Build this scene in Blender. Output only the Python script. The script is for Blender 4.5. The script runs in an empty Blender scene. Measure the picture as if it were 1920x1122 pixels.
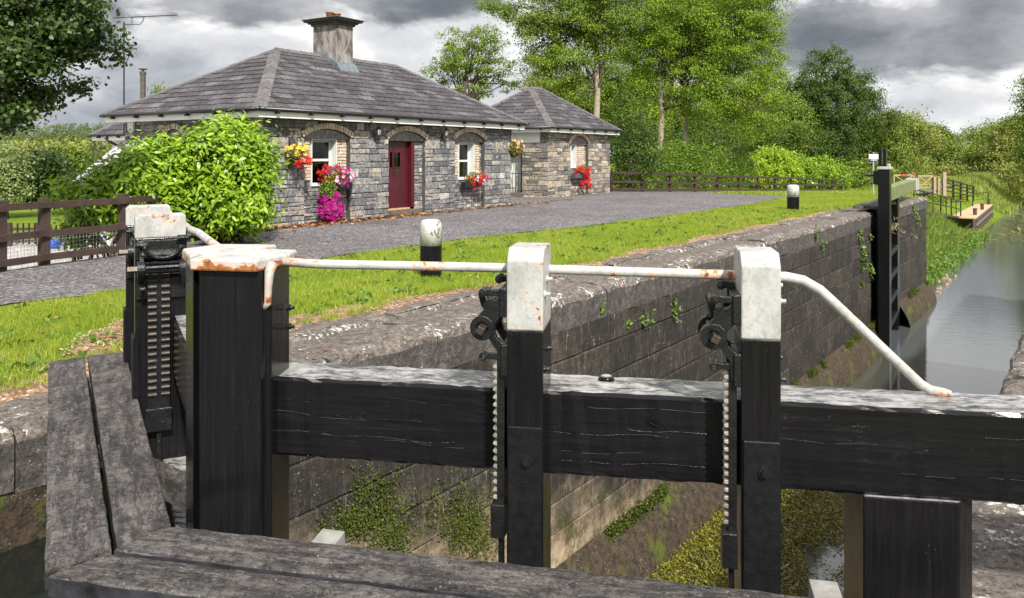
import bpy, math, random
import numpy as np
from mathutils import Vector, Matrix, Euler
R = random.Random(7)
NR = np.random.default_rng(11)
col = bpy.context.scene.collection
F = 1500.0                      # focal length in photo pixels, used once to read real positions off the ground
GZ = -1.65                      # towpath level, eye at z = 0
rad = math.radians

def P(px, py, z=GZ):
    Y = F * z / -(py - 290.0) if py != 290 else 1e3
    return Vector(((px - 960) / F * Y, Y, z))
def A(px, Y, z=0.0):
    return Vector(((px - 960) / F * Y, Y, z))

# ---------- canal axes: t along the lock, n to the left of the left chamber wall
O2 = Vector((1.2, 10.2)); TA = Vector((.5842, .8116)); NA = Vector((-.8116, .5842))
def TN(t, n, z=0.0):
    p = O2 + TA * t + NA * n
    return Vector((p.x, p.y, z))
def toTN(x, y):
    dx = x - 1.2; dy = y - 10.2
    return dx * .5842 + dy * .8116, -dx * .8116 + dy * .5842
WID = 4.47                      # chamber width

# ---------------------------------------------------------------- objects
def tag(o, label=None, cat=None, group=None, kind=None):
    if label: o['label'] = label
    if cat: o['category'] = cat
    if group: o['group'] = group
    if kind: o['kind'] = kind
    return o
def thing(name, label, cat, loc=(0, 0, 0), group=None):
    o = bpy.data.objects.new(name, None); col.objects.link(o)
    o.empty_display_size = .2; o.location = loc
    return tag(o, label, cat, group)
def offs(p):
    v = Vector((0, 0, 0))
    while p is not None:
        v += p.location; p = p.parent
    return v
class MB:
    def __init__(s): s.v = []; s.f = []; s.m = []
    def add(s, vs, fs, mi=0):
        b = len(s.v); s.v.extend([tuple(v) for v in vs])
        for f in fs: s.f.append(tuple(b + i for i in f)); s.m.append(mi)
        return s
    def hexa(s, c, mi=0):       # 8 corners: bottom 4 (ccw from above), top 4
        return s.add(c, [(3, 2, 1, 0), (4, 5, 6, 7), (0, 1, 5, 4), (1, 2, 6, 5), (2, 3, 7, 6), (3, 0, 4, 7)], mi)
    def box(s, x0, x1, y0, y1, z0, z1, tf=None, mi=0):
        c = [(x0, y0, z0), (x1, y0, z0), (x1, y1, z0), (x0, y1, z0), (x0, y0, z1), (x1, y0, z1), (x1, y1, z1), (x0, y1, z1)]
        if tf: c = [tf(*p) for p in c]
        return s.hexa(c, mi)
    def prism(s, poly, a, b, tf=None, mi=0):   # poly in (x,y), extruded along third coordinate a..b
        n = len(poly)
        vs = [(p[0], p[1], a) for p in poly] + [(p[0], p[1], b) for p in poly]
        if tf: vs = [tf(*p) for p in vs]
        fs = [tuple(range(n))[::-1], tuple(range(n, 2 * n))] + [(i, (i + 1) % n, n + (i + 1) % n, n + i) for i in range(n)]
        return s.add(vs, fs, mi)
    def tube(s, pts, r, seg=8, mi=0, caps=True):
        pts = [Vector(p) for p in pts]; n = len(pts)
        rs = r if hasattr(r, '__len__') else [r] * n
        up = Vector((0, 0, 1)); rings = []
        prev = None
        for i, p in enumerate(pts):
            d = (pts[min(i + 1, n - 1)] - pts[max(i - 1, 0)])
            d = d.normalized() if d.length > 1e-9 else Vector((0, 0, 1))
            if prev is None:
                a = d.cross(up if abs(d.z) < .95 else Vector((1, 0, 0))).normalized()
            else:
                a = (prev - d * prev.dot(d)).normalized()
            prev = a; b = d.cross(a)
            rings.append([p + (a * math.cos(2 * math.pi * k / seg) + b * math.sin(2 * math.pi * k / seg)) * rs[i] for k in range(seg)])
        vs = [v for r_ in rings for v in r_]; fs = []
        for i in range(n - 1):
            for k in range(seg):
                k2 = (k + 1) % seg
                fs.append((i * seg + k, i * seg + k2, (i + 1) * seg + k2, (i + 1) * seg + k))
        if caps:
            fs.append(tuple(range(seg))[::-1]); fs.append(tuple((n - 1) * seg + k for k in range(seg)))
        return s.add(vs, fs, mi)
    def lathe(s, prof, c, seg=16, mi=0):
        vs = []; fs = []
        for (r, z) in prof:
            for k in range(seg):
                a = 2 * math.pi * k / seg
                vs.append((c[0] + r * math.cos(a), c[1] + r * math.sin(a), c[2] + z))
        for i in range(len(prof) - 1):
            for k in range(seg):
                k2 = (k + 1) % seg
                fs.append((i * seg + k, i * seg + k2, (i + 1) * seg + k2, (i + 1) * seg + k))
        fs.append(tuple(range(seg))[::-1]); fs.append(tuple((len(prof) - 1) * seg + k for k in range(seg)))
        return s.add(vs, fs, mi)
    def beam(s, p, q, w, h, mi=0):    # rectangular bar from p to q; w sideways, h vertical
        p = Vector(p); q = Vector(q); d = (q - p).normalized()
        if abs(d.z) > .95: a = Vector((1, 0, 0)); b = Vector((0, 1, 0))
        else:
            a = d.cross(Vector((0, 0, 1))).normalized(); b = a.cross(d).normalized()
        c = [p - a * w / 2 - b * h / 2, p + a * w / 2 - b * h / 2, q + a * w / 2 - b * h / 2, q - a * w / 2 - b * h / 2,
             p - a * w / 2 + b * h / 2, p + a * w / 2 + b * h / 2, q + a * w / 2 + b * h / 2, q - a * w / 2 + b * h / 2]
        return s.hexa(c, mi)
    def build(s, name, mat, parent=None, smooth=False, bevel=0, seg=2, sub=0, fix=True):
        me = bpy.data.meshes.new(name)
        o_ = offs(parent) if parent is not None else Vector((0, 0, 0))
        me.from_pydata([(v[0] - o_.x, v[1] - o_.y, v[2] - o_.z) for v in s.v], [], s.f)
        mats = mat if isinstance(mat, (list, tuple)) else [mat]
        for m in mats: me.materials.append(m)
        if len(mats) > 1: me.polygons.foreach_set('material_index', s.m)
        if fix:
            import bmesh
            bm = bmesh.new(); bm.from_mesh(me); bmesh.ops.recalc_face_normals(bm, faces=bm.faces); bm.to_mesh(me); bm.free()
        if smooth: me.polygons.foreach_set('use_smooth', [True] * len(me.polygons))
        me.update()
        o = bpy.data.objects.new(name, me); col.objects.link(o)
        if parent is not None: o.parent = parent
        if bevel:
            b = o.modifiers.new('bevel', 'BEVEL'); b.width = bevel; b.segments = seg; b.limit_method = 'ANGLE'; b.angle_limit = rad(35)
        return o

def npmesh(name, V, k, mat, parent=None, mats_idx=None, shade_flat=True):
    """V: (N*k,3) float array of N polygons of k vertices."""
    if parent is not None:
        o_ = offs(parent); V = V - np.array([o_.x, o_.y, o_.z])
    N = len(V) // k
    me = bpy.data.meshes.new(name)
    me.vertices.add(N * k); me.vertices.foreach_set('co', V.astype(np.float32).ravel())
    me.loops.add(N * k); me.loops.foreach_set('vertex_index', np.arange(N * k, dtype=np.int32))
    me.polygons.add(N); me.polygons.foreach_set('loop_start', np.arange(0, N * k, k, dtype=np.int32))
    me.polygons.foreach_set('loop_total', np.full(N, k, dtype=np.int32))
    for m in (mat if isinstance(mat, (list, tuple)) else [mat]): me.materials.append(m)
    if mats_idx is not None: me.polygons.foreach_set('material_index', mats_idx.astype(np.int32))
    me.update(calc_edges=True); me.validate()
    o = bpy.data.objects.new(name, me); col.objects.link(o)
    if parent is not None: o.parent = parent
    return o
def unit(a): return a / (np.linalg.norm(a, axis=1, keepdims=True) + 1e-9)
def leaf_array(pts, L, W, out=None, k=4, jit=.35, spread=1.0):
    """leaf-shaped polygons at pts; out = preferred normals"""
    N = len(pts)
    rnd = unit(NR.normal(size=(N, 3)))
    nrm = unit(rnd * spread + (out if out is not None else np.array([0, 0, .6])))
    d = unit(np.cross(nrm, unit(NR.normal(size=(N, 3)))))
    w = np.cross(nrm, d)
    Ls = (L * (1 + jit * (NR.random((N, 1)) * 2 - 1))); Ws = Ls * (W / L)
    if k == 4:
        q = [pts, pts + d * Ls * .5 + w * Ws * .5, pts + d * Ls, pts + d * Ls * .5 - w * Ws * .5]
    elif k == 6:
        q = [pts, pts + d * Ls * .3 + w * Ws * .5, pts + d * Ls * .7 + w * Ws * .42, pts + d * Ls - nrm * Ls * .12, pts + d * Ls * .7 - w * Ws * .42, pts + d * Ls * .3 - w * Ws * .5]
    return np.stack(q, 1).reshape(-1, 3)

# ---------------------------------------------------------------- materials
def new_mat(name):
    m = bpy.data.materials.new(name); m.use_nodes = True
    nt = m.node_tree; b = nt.nodes['Principled BSDF']
    return m, nt, b
class NT:
    def __init__(s, nt): s.nt = nt
    def n(s, t, **kw):
        x = s.nt.nodes.new(t)
        for k, v in kw.items():
            if k in x.inputs.keys() if hasattr(x.inputs, 'keys') else False: x.inputs[k].default_value = v
            else: setattr(x, k, v)
        return x
    def l(s, a, b): s.nt.links.new(a, b)
    def noise(s, scale, detail=6, rough=.6, vec=None, dist=0):
        x = s.nt.nodes.new('ShaderNodeTexNoise'); x.inputs['Scale'].default_value = scale
        x.inputs['Detail'].default_value = detail; x.inputs['Roughness'].default_value = rough; x.inputs['Distortion'].default_value = dist
        if vec is not None: s.l(vec, x.inputs['Vector'])
        return x.outputs['Fac']
    def voro(s, scale, feat='F1', vec=None):
        x = s.nt.nodes.new('ShaderNodeTexVoronoi'); x.feature = feat; x.inputs['Scale'].default_value = scale
        if vec is not None: s.l(vec, x.inputs['Vector'])
        return x.outputs['Distance']
    def ramp(s, fac, stops, interp='LINEAR'):
        x = s.nt.nodes.new('ShaderNodeValToRGB'); x.color_ramp.interpolation = interp
        e = x.color_ramp.elements
        while len(e) < len(stops): e.new(.5)
        for i, (p, c) in enumerate(stops):
            e[i].position = p; e[i].color = (*c, 1) if len(c) == 3 else c
        s.l(fac, x.inputs['Fac']); return x.outputs['Color']
    def mix(s, fac, a, b, mode='MIX'):
        x = s.nt.nodes.new('ShaderNodeMix'); x.data_type = 'RGBA'; x.blend_type = mode
        for i, v in ((0, fac), (6, a), (7, b)):
            if hasattr(v, 'is_linked') or hasattr(v, 'links'): s.l(v, x.inputs[i])
            elif i == 0: x.inputs[i].default_value = v
            else: x.inputs[i].default_value = (*v, 1)
        return x.outputs[2]
    def math(s, op, a, b=None, clamp=False):
        x = s.nt.nodes.new('ShaderNodeMath'); x.operation = op; x.use_clamp = clamp
        for i, v in ((0, a), (1, b)):
            if v is None: continue
            if hasattr(v, 'links'): s.l(v, x.inputs[i])
            else: x.inputs[i].default_value = v
        return x.outputs[0]
    def coord(s, kind='Object', scale=None, rot=None):
        x = s.nt.nodes.new('ShaderNodeTexCoord').outputs[kind]
        if scale or rot:
            mp = s.nt.nodes.new('ShaderNodeMapping')
            if scale: mp.inputs['Scale'].default_value = scale
            if rot: mp.inputs['Rotation'].default_value = rot
            s.l(x, mp.inputs['Vector']); x = mp.outputs['Vector']
        return x
    def pos(s, scale=None, rot=None):
        x = s.nt.nodes.new('ShaderNodeNewGeometry').outputs['Position']
        if scale or rot:
            mp = s.nt.nodes.new('ShaderNodeMapping')
            if rot:
                m0 = s.nt.nodes.new('ShaderNodeMapping'); m0.inputs['Rotation'].default_value = rot
                s.l(x, m0.inputs['Vector']); x = m0.outputs['Vector']
            if scale: mp.inputs['Scale'].default_value = scale
            s.l(x, mp.inputs['Vector']); x = mp.outputs['Vector']
        return x
    def island(s): return s.nt.nodes.new('ShaderNodeNewGeometry').outputs['Random Per Island']
    def bump(s, h, strength=.3, dist=.01, nrm=None):
        x = s.nt.nodes.new('ShaderNodeBump'); x.inputs['Strength'].default_value = strength; x.inputs['Distance'].default_value = dist
        s.l(h, x.inputs['Height'])
        if nrm is not None: s.l(nrm, x.inputs['Normal'])
        return x.outputs['Normal']
def simple(name, c, rough=.6, metal=0, var=.25, scale=12, bump=.15, dist=.004, spec=.5, rust=None):
    m, nt, b = new_mat(name); N = NT(nt); p = N.pos()
    f = N.noise(scale, 6, .6, p)
    lo = tuple(x * (1 - var) for x in c); hi = tuple(min(1, x * (1 + var)) for x in c)
    cc = N.ramp(f, [(.3, lo), (.7, hi)])
    if rust:
        g = N.noise(9, 7, .65, p); mk = N.ramp(g, [(rust, (0, 0, 0)), (rust + .04, (1, 1, 1))])
        cc = N.mix(mk, cc, (.25, .09, .03))
    N.l(cc, b.inputs['Base Color'])
    b.inputs['Roughness'].default_value = rough; b.inputs['Metallic'].default_value = metal; b.inputs['Specular IOR Level'].default_value = spec
    N.l(N.bump(N.noise(scale * 5, 5, .6, p), bump, dist), b.inputs['Normal'])
    return m
def leafmat(name, stops, rough=.5, trans=.28, spec=.3, nscale=.8):
    m, nt, b = new_mat(name); N = NT(nt)
    f = N.island(); big = N.noise(nscale, 3, .5, N.pos())
    fac = N.math('ADD', N.math('MULTIPLY', f, .55), N.math('MULTIPLY', big, .55), True)
    c = N.ramp(fac, stops)
    N.l(c, b.inputs['Base Color']); b.inputs['Roughness'].default_value = rough; b.inputs['Specular IOR Level'].default_value = spec
    tr = nt.nodes.new('ShaderNodeBsdfTranslucent')
    N.l(N.mix(1.0, c, (1.15, 1.1, .5), 'MULTIPLY'), tr.inputs['Color'])
    ms = nt.nodes.new('ShaderNodeMixShader'); ms.inputs[0].default_value = trans
    N.l(b.outputs[0], ms.inputs[1]); N.l(tr.outputs[0], ms.inputs[2])
    N.l(ms.outputs[0], nt.nodes['Material Output'].inputs['Surface'])
    return m
M = {}
def g3(a, b, c, d=None):
    st = [(.12, a), (.5, b), (.85, c)]
    if d: st[-1] = (.78, c); st.append((.9, d))
    return st
M['ash'] = leafmat('ash_leaves', g3((.045, .09, .010), (.13, .21, .018), (.28, .36, .035)))
M['ash_bright'] = leafmat('bright_ash_leaves', g3((.045, .105, .008), (.145, .25, .016), (.35, .44, .035)))
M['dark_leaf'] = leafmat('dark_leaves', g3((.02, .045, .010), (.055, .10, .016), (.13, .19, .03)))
M['mid_leaf'] = leafmat('mid_green_leaves', g3((.055, .10, .015), (.13, .20, .025), (.25, .32, .045)))
M['pale_leaf'] = leafmat('pale_leaves', g3((.11, .15, .05), (.20, .26, .09), (.32, .38, .16)))
M['olive_leaf'] = leafmat('olive_leaves', g3((.09, .12, .025), (.20, .24, .045), (.34, .35, .09)))
M['far_leaf'] = leafmat('far_wood_leaves', g3((.05, .075, .03), (.10, .135, .045), (.19, .22, .08)), nscale=.06)
M['maple'] = leafmat('maple_leaves', g3((.02, .045, .01), (.045, .085, .015), (.09, .14, .02)), spec=.5)
M['laurel'] = leafmat('laurel_leaves', g3((.07, .15, .010), (.18, .32, .014), (.36, .52, .03)), rough=.32, spec=.5)
M['hedge'] = leafmat('hedge_leaves', g3((.035, .08, .01), (.10, .18, .015), (.22, .32, .03)), rough=.4)
M['lime_hedge'] = leafmat('light_hedge_leaves', g3((.14, .25, .015), (.28, .42, .02), (.45, .58, .06)), rough=.4)
M['ivy'] = leafmat('ivy_leaves', g3((.015, .035, .01), (.035, .065, .012), (.07, .11, .02)), rough=.35)
M['fern'] = leafmat('fern_leaves', g3((.05, .12, .02), (.11, .2, .03), (.2, .3, .06)))
M['moss_leaf'] = leafmat('moss_plants', g3((.02, .034, .006), (.06, .085, .010), (.14, .17, .02)), nscale=4)
M['brown_weed'] = leafmat('dead_brown_weed', g3((.05, .035, .02), (.14, .10, .055), (.36, .29, .18)), trans=.1, nscale=1.5)
M['grass'] = leafmat('grass_blades', g3((.10, .175, .014), (.235, .325, .028), (.38, .43, .06), (.48, .42, .2)), rough=.5, trans=.3, spec=.25, nscale=.9)
M['tall_grass'] = leafmat('tall_grass_blades', g3((.10, .17, .02), (.22, .29, .05), (.38, .38, .12)), trans=.3)
M['weed'] = leafmat('floating_weed', g3((.03, .03, .008), (.11, .11, .012), (.30, .28, .03)), trans=.15, nscale=1.5)
M['dead_leaf'] = leafmat('dead_leaves', g3((.12, .05, .02), (.3, .13, .05), (.5, .28, .12)), trans=.1)
M['straw'] = leafmat('dry_stems', g3((.25, .17, .09), (.4, .3, .17), (.55, .45, .3)), trans=.1)
def petal(name, a, b): return leafmat(name, [(.1, a), (.9, b)], trans=.25, rough=.5, spec=.2)
M['magenta'] = petal('magenta_petals', (.18, .0, .09), (.48, .01, .26))
M['red'] = petal('red_petals', (.3, .003, .008), (.7, .02, .02))
M['pink'] = petal('pink_petals', (.7, .3, .5), (.95, .7, .85))
M['yellow'] = petal('yellow_petals', (.8, .4, .02), (.95, .7, .08))
M['peach'] = petal('peach_petals', (.75, .3, .15), (.95, .65, .4))

# wood & paint
def black_paint(name, horiz=False, flake_sheen=.70):
    m, nt, b = new_mat(name); N = NT(nt)
    if horiz: p = N.pos((1.6, 26, 30), rot=(0, 0, rad(9.7))); pc = N.pos((.42, 5, 8), rot=(0, 0, rad(9.7)))
    else: p = N.pos((34, 34, 1.6)); pc = N.pos((9, 9, 1.0))
    q = N.pos()
    grain = N.noise(1.6, 8, .7, p, .3); fine = N.noise(150, 4, .6, q); rip = N.noise(26, 5, .6, q)
    cr = N.ramp(N.noise(1.5, 9, .72, pc, .5), [(.492, (0, 0, 0)), (.5, (1, 1, 1)), (.508, (0, 0, 0))])
    cb_ = N.noise(1.5, 9, .72, pc, .5); cmask = N.ramp(N.noise(1.7, 4, .6, q), [(.5, (0, 0, 0)), (.58, (1, 1, 1))])
    crm = N.math('MULTIPLY', cr, cmask)
    lip = N.math('MULTIPLY', N.ramp(cb_, [(.507, (0, 0, 0)), (.511, (1, 1, 1)), (.515, (0, 0, 0))]), N.math('MULTIPLY', cmask, N.ramp(N.noise(9, 6, .7, q), [(.5, (0, 0, 0)), (.58, (1, 1, 1))])))
    c = N.ramp(grain, [(.3, (.0045, .0045, .0055)), (.6, (.0095, .009, .0105)), (.75, (.02, .018, .02))])
    sp = N.ramp(N.noise(190, 2, .5, q), [(.735, (0, 0, 0)), (.76, (1, 1, 1))])
    blot = N.ramp(N.noise(3.5, 6, .7, q), [(.5, (0, 0, 0)), (.62, (1, 1, 1))])
    c = N.mix(N.math('MULTIPLY', sp, blot), c, (.22, .2, .19))
    pass
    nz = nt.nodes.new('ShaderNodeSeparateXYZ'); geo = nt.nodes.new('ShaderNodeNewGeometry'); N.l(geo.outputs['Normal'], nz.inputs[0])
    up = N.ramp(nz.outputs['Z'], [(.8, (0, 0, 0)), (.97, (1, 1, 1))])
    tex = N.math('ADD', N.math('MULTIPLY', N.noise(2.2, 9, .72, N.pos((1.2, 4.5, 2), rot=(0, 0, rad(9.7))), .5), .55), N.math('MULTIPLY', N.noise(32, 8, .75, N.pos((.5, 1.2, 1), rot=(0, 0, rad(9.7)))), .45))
    fl = N.ramp(tex, [(.42, (.010, .010, .010)), (.465, (.10, .097, .097)), (.52, (.30, .29, .287)), (.62, (.44, .425, .42))])  # flaked paint, with white sky sheen painted into the upward faces
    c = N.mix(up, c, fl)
    c = N.mix(crm, c, (.001, .001, .001)); pass
    N.l(c, b.inputs['Base Color'])
    ro = N.ramp(N.noise(6, 6, .65, q), [(.35, (.09, .09, .09)), (.65, (.24, .24, .24))]); N.l(ro, b.inputs['Roughness'])
    b.inputs['Specular IOR Level'].default_value = .28
    hh = N.math('ADD', N.math('ADD', N.math('MULTIPLY', grain, .8), N.math('MULTIPLY', rip, .35)), N.math('ADD', N.math('MULTIPLY', fine, .12), N.math('MULTIPLY', crm, -1.2)))
    N.l(N.bump(hh, .38, .004), b.inputs['Normal'])
    return m
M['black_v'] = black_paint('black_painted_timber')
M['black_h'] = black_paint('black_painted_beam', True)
def white_paint(name, chip=.62, base=.55, under=((.10, .06, .035), (.26, .18, .12)), edge=None):
    m, nt, b = new_mat(name); N = NT(nt); q = N.pos()
    g = N.math('ADD', N.math('MULTIPLY', N.noise(5, 8, .68, q, .4), .6), N.math('MULTIPLY', N.noise(24, 6, .7, q), .4))
    if edge:        # rust creeping up from the lower lip of the casting
        sx = nt.nodes.new('ShaderNodeSeparateXYZ'); N.l(q, sx.inputs[0])
        e = N.ramp(N.math('MULTIPLY', N.math('SUBTRACT', sx.outputs[2], edge[0]), 1 / (edge[1] - edge[0])), [(0, (.16, .16, .16)), (1, (0, 0, 0))])
        g = N.math('ADD', g, e)
    c = N.ramp(N.noise(11, 7, .68, N.pos((1, 1, .5))), [(.32, (base * .66, base * .65, base * .62)), (.5, (base * .92, base * .92, base * .9)), (.62, (base, base, base * .985))])
    grime = N.ramp(N.noise(60, 6, .7, q), [(.34, (.5, .5, .5)), (.46, (0, 0, 0))]); c = N.mix(grime, c, (base * .5, base * .48, base * .45))
    mk = N.ramp(g, [(chip, (0, 0, 0)), (chip + .012, (1, 1, 1))])
    halo = N.ramp(g, [(chip - .05, (0, 0, 0)), (chip, (.6, .6, .6))]); c = N.mix(halo, c, tuple(min(1, x * 2.2) for x in under[1]))
    c = N.mix(mk, c, N.ramp(N.noise(40, 5, .6, q), [(.35, under[0]), (.65, under[1])]))
    ck = N.ramp(N.noise(7, 9, .78, N.pos((2, 2, 1)), 1.0), [(.494, (0, 0, 0)), (.5, (1, 1, 1)), (.506, (0, 0, 0))])
    ck = N.math('MULTIPLY', ck, N.ramp(N.noise(3.5, 4, .6, q), [(.5, (0, 0, 0)), (.56, (.8, .8, .8))]))
    c = N.mix(ck, c, (.12, .10, .085))
    N.l(c, b.inputs['Base Color']); b.inputs['Roughness'].default_value = .5
    N.l(N.bump(N.math('ADD', N.math('ADD', N.noise(70, 6, .65, q), N.math('MULTIPLY', N.noise(9, 5, .6, N.pos((3, 3, .5))), .6)), N.math('MULTIPLY', N.math('ADD', mk, ck), -1.0)), .5, .003), b.inputs['Normal'])
    return m
RUST = ((.16, .05, .015), (.40, .16, .055))
M['white_post'] = white_paint('white_painted_timber', .585, .45)
M['white_iron'] = white_paint('white_painted_iron', .572, .48, RUST)
M['cap_iron'] = white_paint('rust_edged_white_iron', .60, .48, RUST, edge=(-.456, -.405))
M['iron'] = simple('black_cast_iron', (.010, .010, .011), .24, 0, .5, 25, .55, .006, .4)
M['brown_iron'] = simple('worn_steel', (.06, .045, .035), .42, .4, .4, 30, .3)
M['steel_teeth'] = simple('worn_bright_teeth', (.42, .37, .32), .4, .5, .5, 40, .3)
def weathered_wood(name, lo, hi, rot=0, moss=0):
    m, nt, b = new_mat(name); N = NT(nt)
    p = N.pos((2.2, 15, 12), rot=(0, 0, rot)); q = N.pos(); p2 = N.pos((5, 15, 12), rot=(0, 0, rot))
    g = N.noise(1.5, 9, .72, p, .4); s = N.noise(34, 8, .75, q); pit = N.noise(95, 4, .6, q)
    mid = tuple((a + b_) / 2 for a, b_ in zip(lo, hi))
    c = N.ramp(N.noise(9, 9, .75, N.pos((.45, 1.6, 1), rot=(0, 0, rot))), [(.34, tuple(x * .75 for x in mid)), (.5, mid), (.68, hi)])
    c = N.mix(N.ramp(g, [(.42, (.9, .9, .9)), (.54, (0, 0, 0))]), c, lo)
    c = N.mix(N.ramp(s, [(.36, (.9, .9, .9)), (.52, (0, 0, 0))]), c, tuple(x * .35 for x in lo))
    c = N.mix(N.ramp(pit, [(.60, (0, 0, 0)), (.68, (.6, .6, .6))]), c, tuple(min(1, x * 1.5) for x in hi))
    c1 = N.ramp(N.noise(2.4, 9, .78, p2, 1.0), [(.485, (0, 0, 0)), (.5, (1, 1, 1)), (.515, (0, 0, 0))])
    msk = N.ramp(N.noise(6, 4, .6, q), [(.48, (0, 0, 0)), (.56, (1, 1, 1))])
    c2 = N.ramp(N.noise(19, 5, .6, N.pos((1, 1.7, 1), rot=(0, 0, rot)), .8), [(.488, (0, 0, 0)), (.5, (.9, .9, .9)), (.512, (0, 0, 0))])
    c2 = N.math('MULTIPLY', c2, N.ramp(N.noise(3.5, 5, .6, q), [(.44, (0, 0, 0)), (.54, (1, 1, 1))]))
    crk = N.math('MAXIMUM', N.math('MULTIPLY', c1, msk), c2)
    c = N.mix(crk, c, tuple(x * .12 for x in lo))
    li = N.ramp(N.noise(17, 9, .8, q), [(.70, (0, 0, 0)), (.7, (.8, .8, .8))]); c = N.mix(li, c, (.4, .385, .38))
    dot = N.ramp(N.noise(70, 3, .5, q), [(.735, (0, 0, 0)), (.75, (1, 1, 1))]); c = N.mix(dot, c, (.6, .59, .57))
    N.l(c, b.inputs['Base Color']); b.inputs['Roughness'].default_value = .75
    h = N.math('ADD', N.math('ADD', g, N.math('MULTIPLY', s, .9)), N.math('MULTIPLY', crk, -.9))
    N.l(N.bump(h, 1.0, .006), b.inputs['Normal'])
    return m
M['deck_r'] = weathered_wood('weathered_deck_board', (.032, .028, .027), (.195, .173, .167), rad(12))
M['deck_l'] = weathered_wood('weathered_side_deck_board', (.032, .028, .027), (.195, .173, .167), rad(63))
M['fence_brown'] = simple('dark_brown_stained_wood', (.045, .026, .021), .75, 0, .45, 6, .4)
M['pale_wood'] = simple('bare_grey_brown_wood', (.34, .25, .18), .8, 0, .35, 10, .3)
M['jetty_deck'] = simple('sanded_jetty_deck', (.55, .36, .22), .85, 0, .12, 10, .3)
M['olive_beam'] = simple('algae_green_painted_beam', (.16, .19, .075), .6, 0, .3, 5, .3)
M['black_rail'] = simple('black_railing_paint', (.012, .012, .012), .4)
M['galv'] = simple('galvanised_pole', (.42, .46, .46), .45, .3, .1)
# masonry
def stone(name, stops, mott=.45, white=.66, moss=0, bmp=.6, dist=.012, streak=0, scale=1.0, tide=False):
    m, nt, b = new_mat(name); N = NT(nt); q = N.pos()
    base = N.ramp(N.island(), stops)
    s = N.noise(11 * scale, 9, .72, q, .3); s2 = N.noise(45 * scale, 6, .7, q)
    c = N.mix(1.0, base, N.ramp(s, [(.34, (mott, mott, mott)), (.5, (.95, .95, .95)), (.62, (1.5, 1.46, 1.4))]), 'MULTIPLY')
    c = N.mix(N.ramp(s2, [(.36, (.85, .85, .85)), (.52, (0, 0, 0))]), c, (.025, .025, .027))
    s3 = N.noise(60 * scale, 4, .6, q); c = N.mix(N.math('MULTIPLY', N.ramp(s3, [(.60, (0, 0, 0)), (.67, (.7, .7, .7))]), N.ramp(N.noise(4.5, 6, .7, q), [(.47, (.08, .08, .08)), (.6, (1, 1, 1))])), c, (.45, .42, .38))
    if streak:
        st = N.noise(2.2, 7, .7, N.pos((5, 5, .7)), .2)
        c = N.mix(N.ramp(st, [(.38, (.8, .8, .8)), (.6, (0, 0, 0))]), c, (.022, .02, .019))
        st2 = N.noise(3.3, 8, .75, N.pos((9, 9, .8)), .2)
        c = N.mix(N.ramp(st2, [(.59, (0, 0, 0)), (.69, (.75, .75, .75))]), c, (.36, .33, .29))
    w = N.ramp(N.math('MULTIPLY', N.math('ADD', N.noise(3.2 * scale, 9, .75, q), N.noise(22 * scale, 8, .75, q)), .5), [(white, (0, 0, 0)), (white + .03, (1, 1, 1))])
    c = N.mix(w, c, (.68, .66, .62))
    ck = N.ramp(N.noise(2.1 * scale, 8, .7, q, .9), [(.494, (0, 0, 0)), (.5, (1, 1, 1)), (.506, (0, 0, 0))])
    ck = N.math('MULTIPLY', ck, N.ramp(N.noise(1.7 * scale, 4, .6, q), [(.52, (0, 0, 0)), (.58, (.9, .9, .9))])); c = N.mix(ck, c, (.012, .011, .01))
    if tide:      # brown silt and algae below the water mark of a full lock
        sx = nt.nodes.new('ShaderNodeSeparateXYZ'); N.l(N.pos(), sx.inputs[0])
        tt = N.math('ADD', N.math('MULTIPLY', sx.outputs[0], .5842), N.math('MULTIPLY', sx.outputs[1], .8116))
        lim = N.math('ADD', sx.outputs[2], N.math('MULTIPLY', tt, .26))          # small = low and close to the near gate
        lim = N.math('ADD', lim, N.math('MULTIPLY', N.noise(2.4, 8, .7, q), 1.6))
        mk = N.ramp(N.math('MULTIPLY', N.math('ADD', lim, 3.0), .3), [(.34, (1, 1, 1)), (.62, (0, 0, 0))])
        silt = N.mix(N.ramp(N.noise(5, 9, .75, q), [(.4, (1, 1, 1)), (.6, (0, 0, 0))]), (.50, .40, .27), (.17, .115, .065))
        silt = N.mix(N.ramp(N.noise(15, 8, .75, q), [(.58, (0, 0, 0)), (.66, (.7, .7, .7))]), silt, (.6, .52, .4))
        grn = N.ramp(N.noise(1.7, 8, .7, q), [(.53, (0, 0, 0)), (.6, (.85, .85, .85))]); silt = N.mix(grn, silt, (.055, .07, .012))
        c = N.mix(mk, c, silt)
    if moss:
        mm = N.ramp(N.noise(2.0, 8, .7, q), [(moss, (0, 0, 0)), (moss + .06, (1, 1, 1))]); c = N.mix(mm, c, (.09, .12, .02))
    N.l(c, b.inputs['Base Color']); b.inputs['Roughness'].default_value = .9; b.inputs['Specular IOR Level'].default_value = .25
    N.l(N.bump(N.math('ADD', s, N.math('MULTIPLY', s2, .5)), bmp, dist), b.inputs['Normal'])
    return m
M['rubble'] = stone('limestone_rubble', [(0, (.12, .122, .135)), (.3, (.18, .182, .196)), (.55, (.245, .243, .25)), (.78, (.31, .30, .29)), (.92, (.38, .34, .28)), (1, (.58, .57, .55))], .38, .575)
M['rubble_warm'] = stone('warm_limestone_rubble', [(0, (.13, .125, .125)), (.3, (.22, .205, .195)), (.55, (.32, .285, .24)), (.8, (.42, .34, .24)), (1, (.56, .54, .5))], .42, .6)
M['mortar'] = simple('dark_mortar', (.07, .065, .06), .95, 0, .4, 20, .5, .01)
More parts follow.
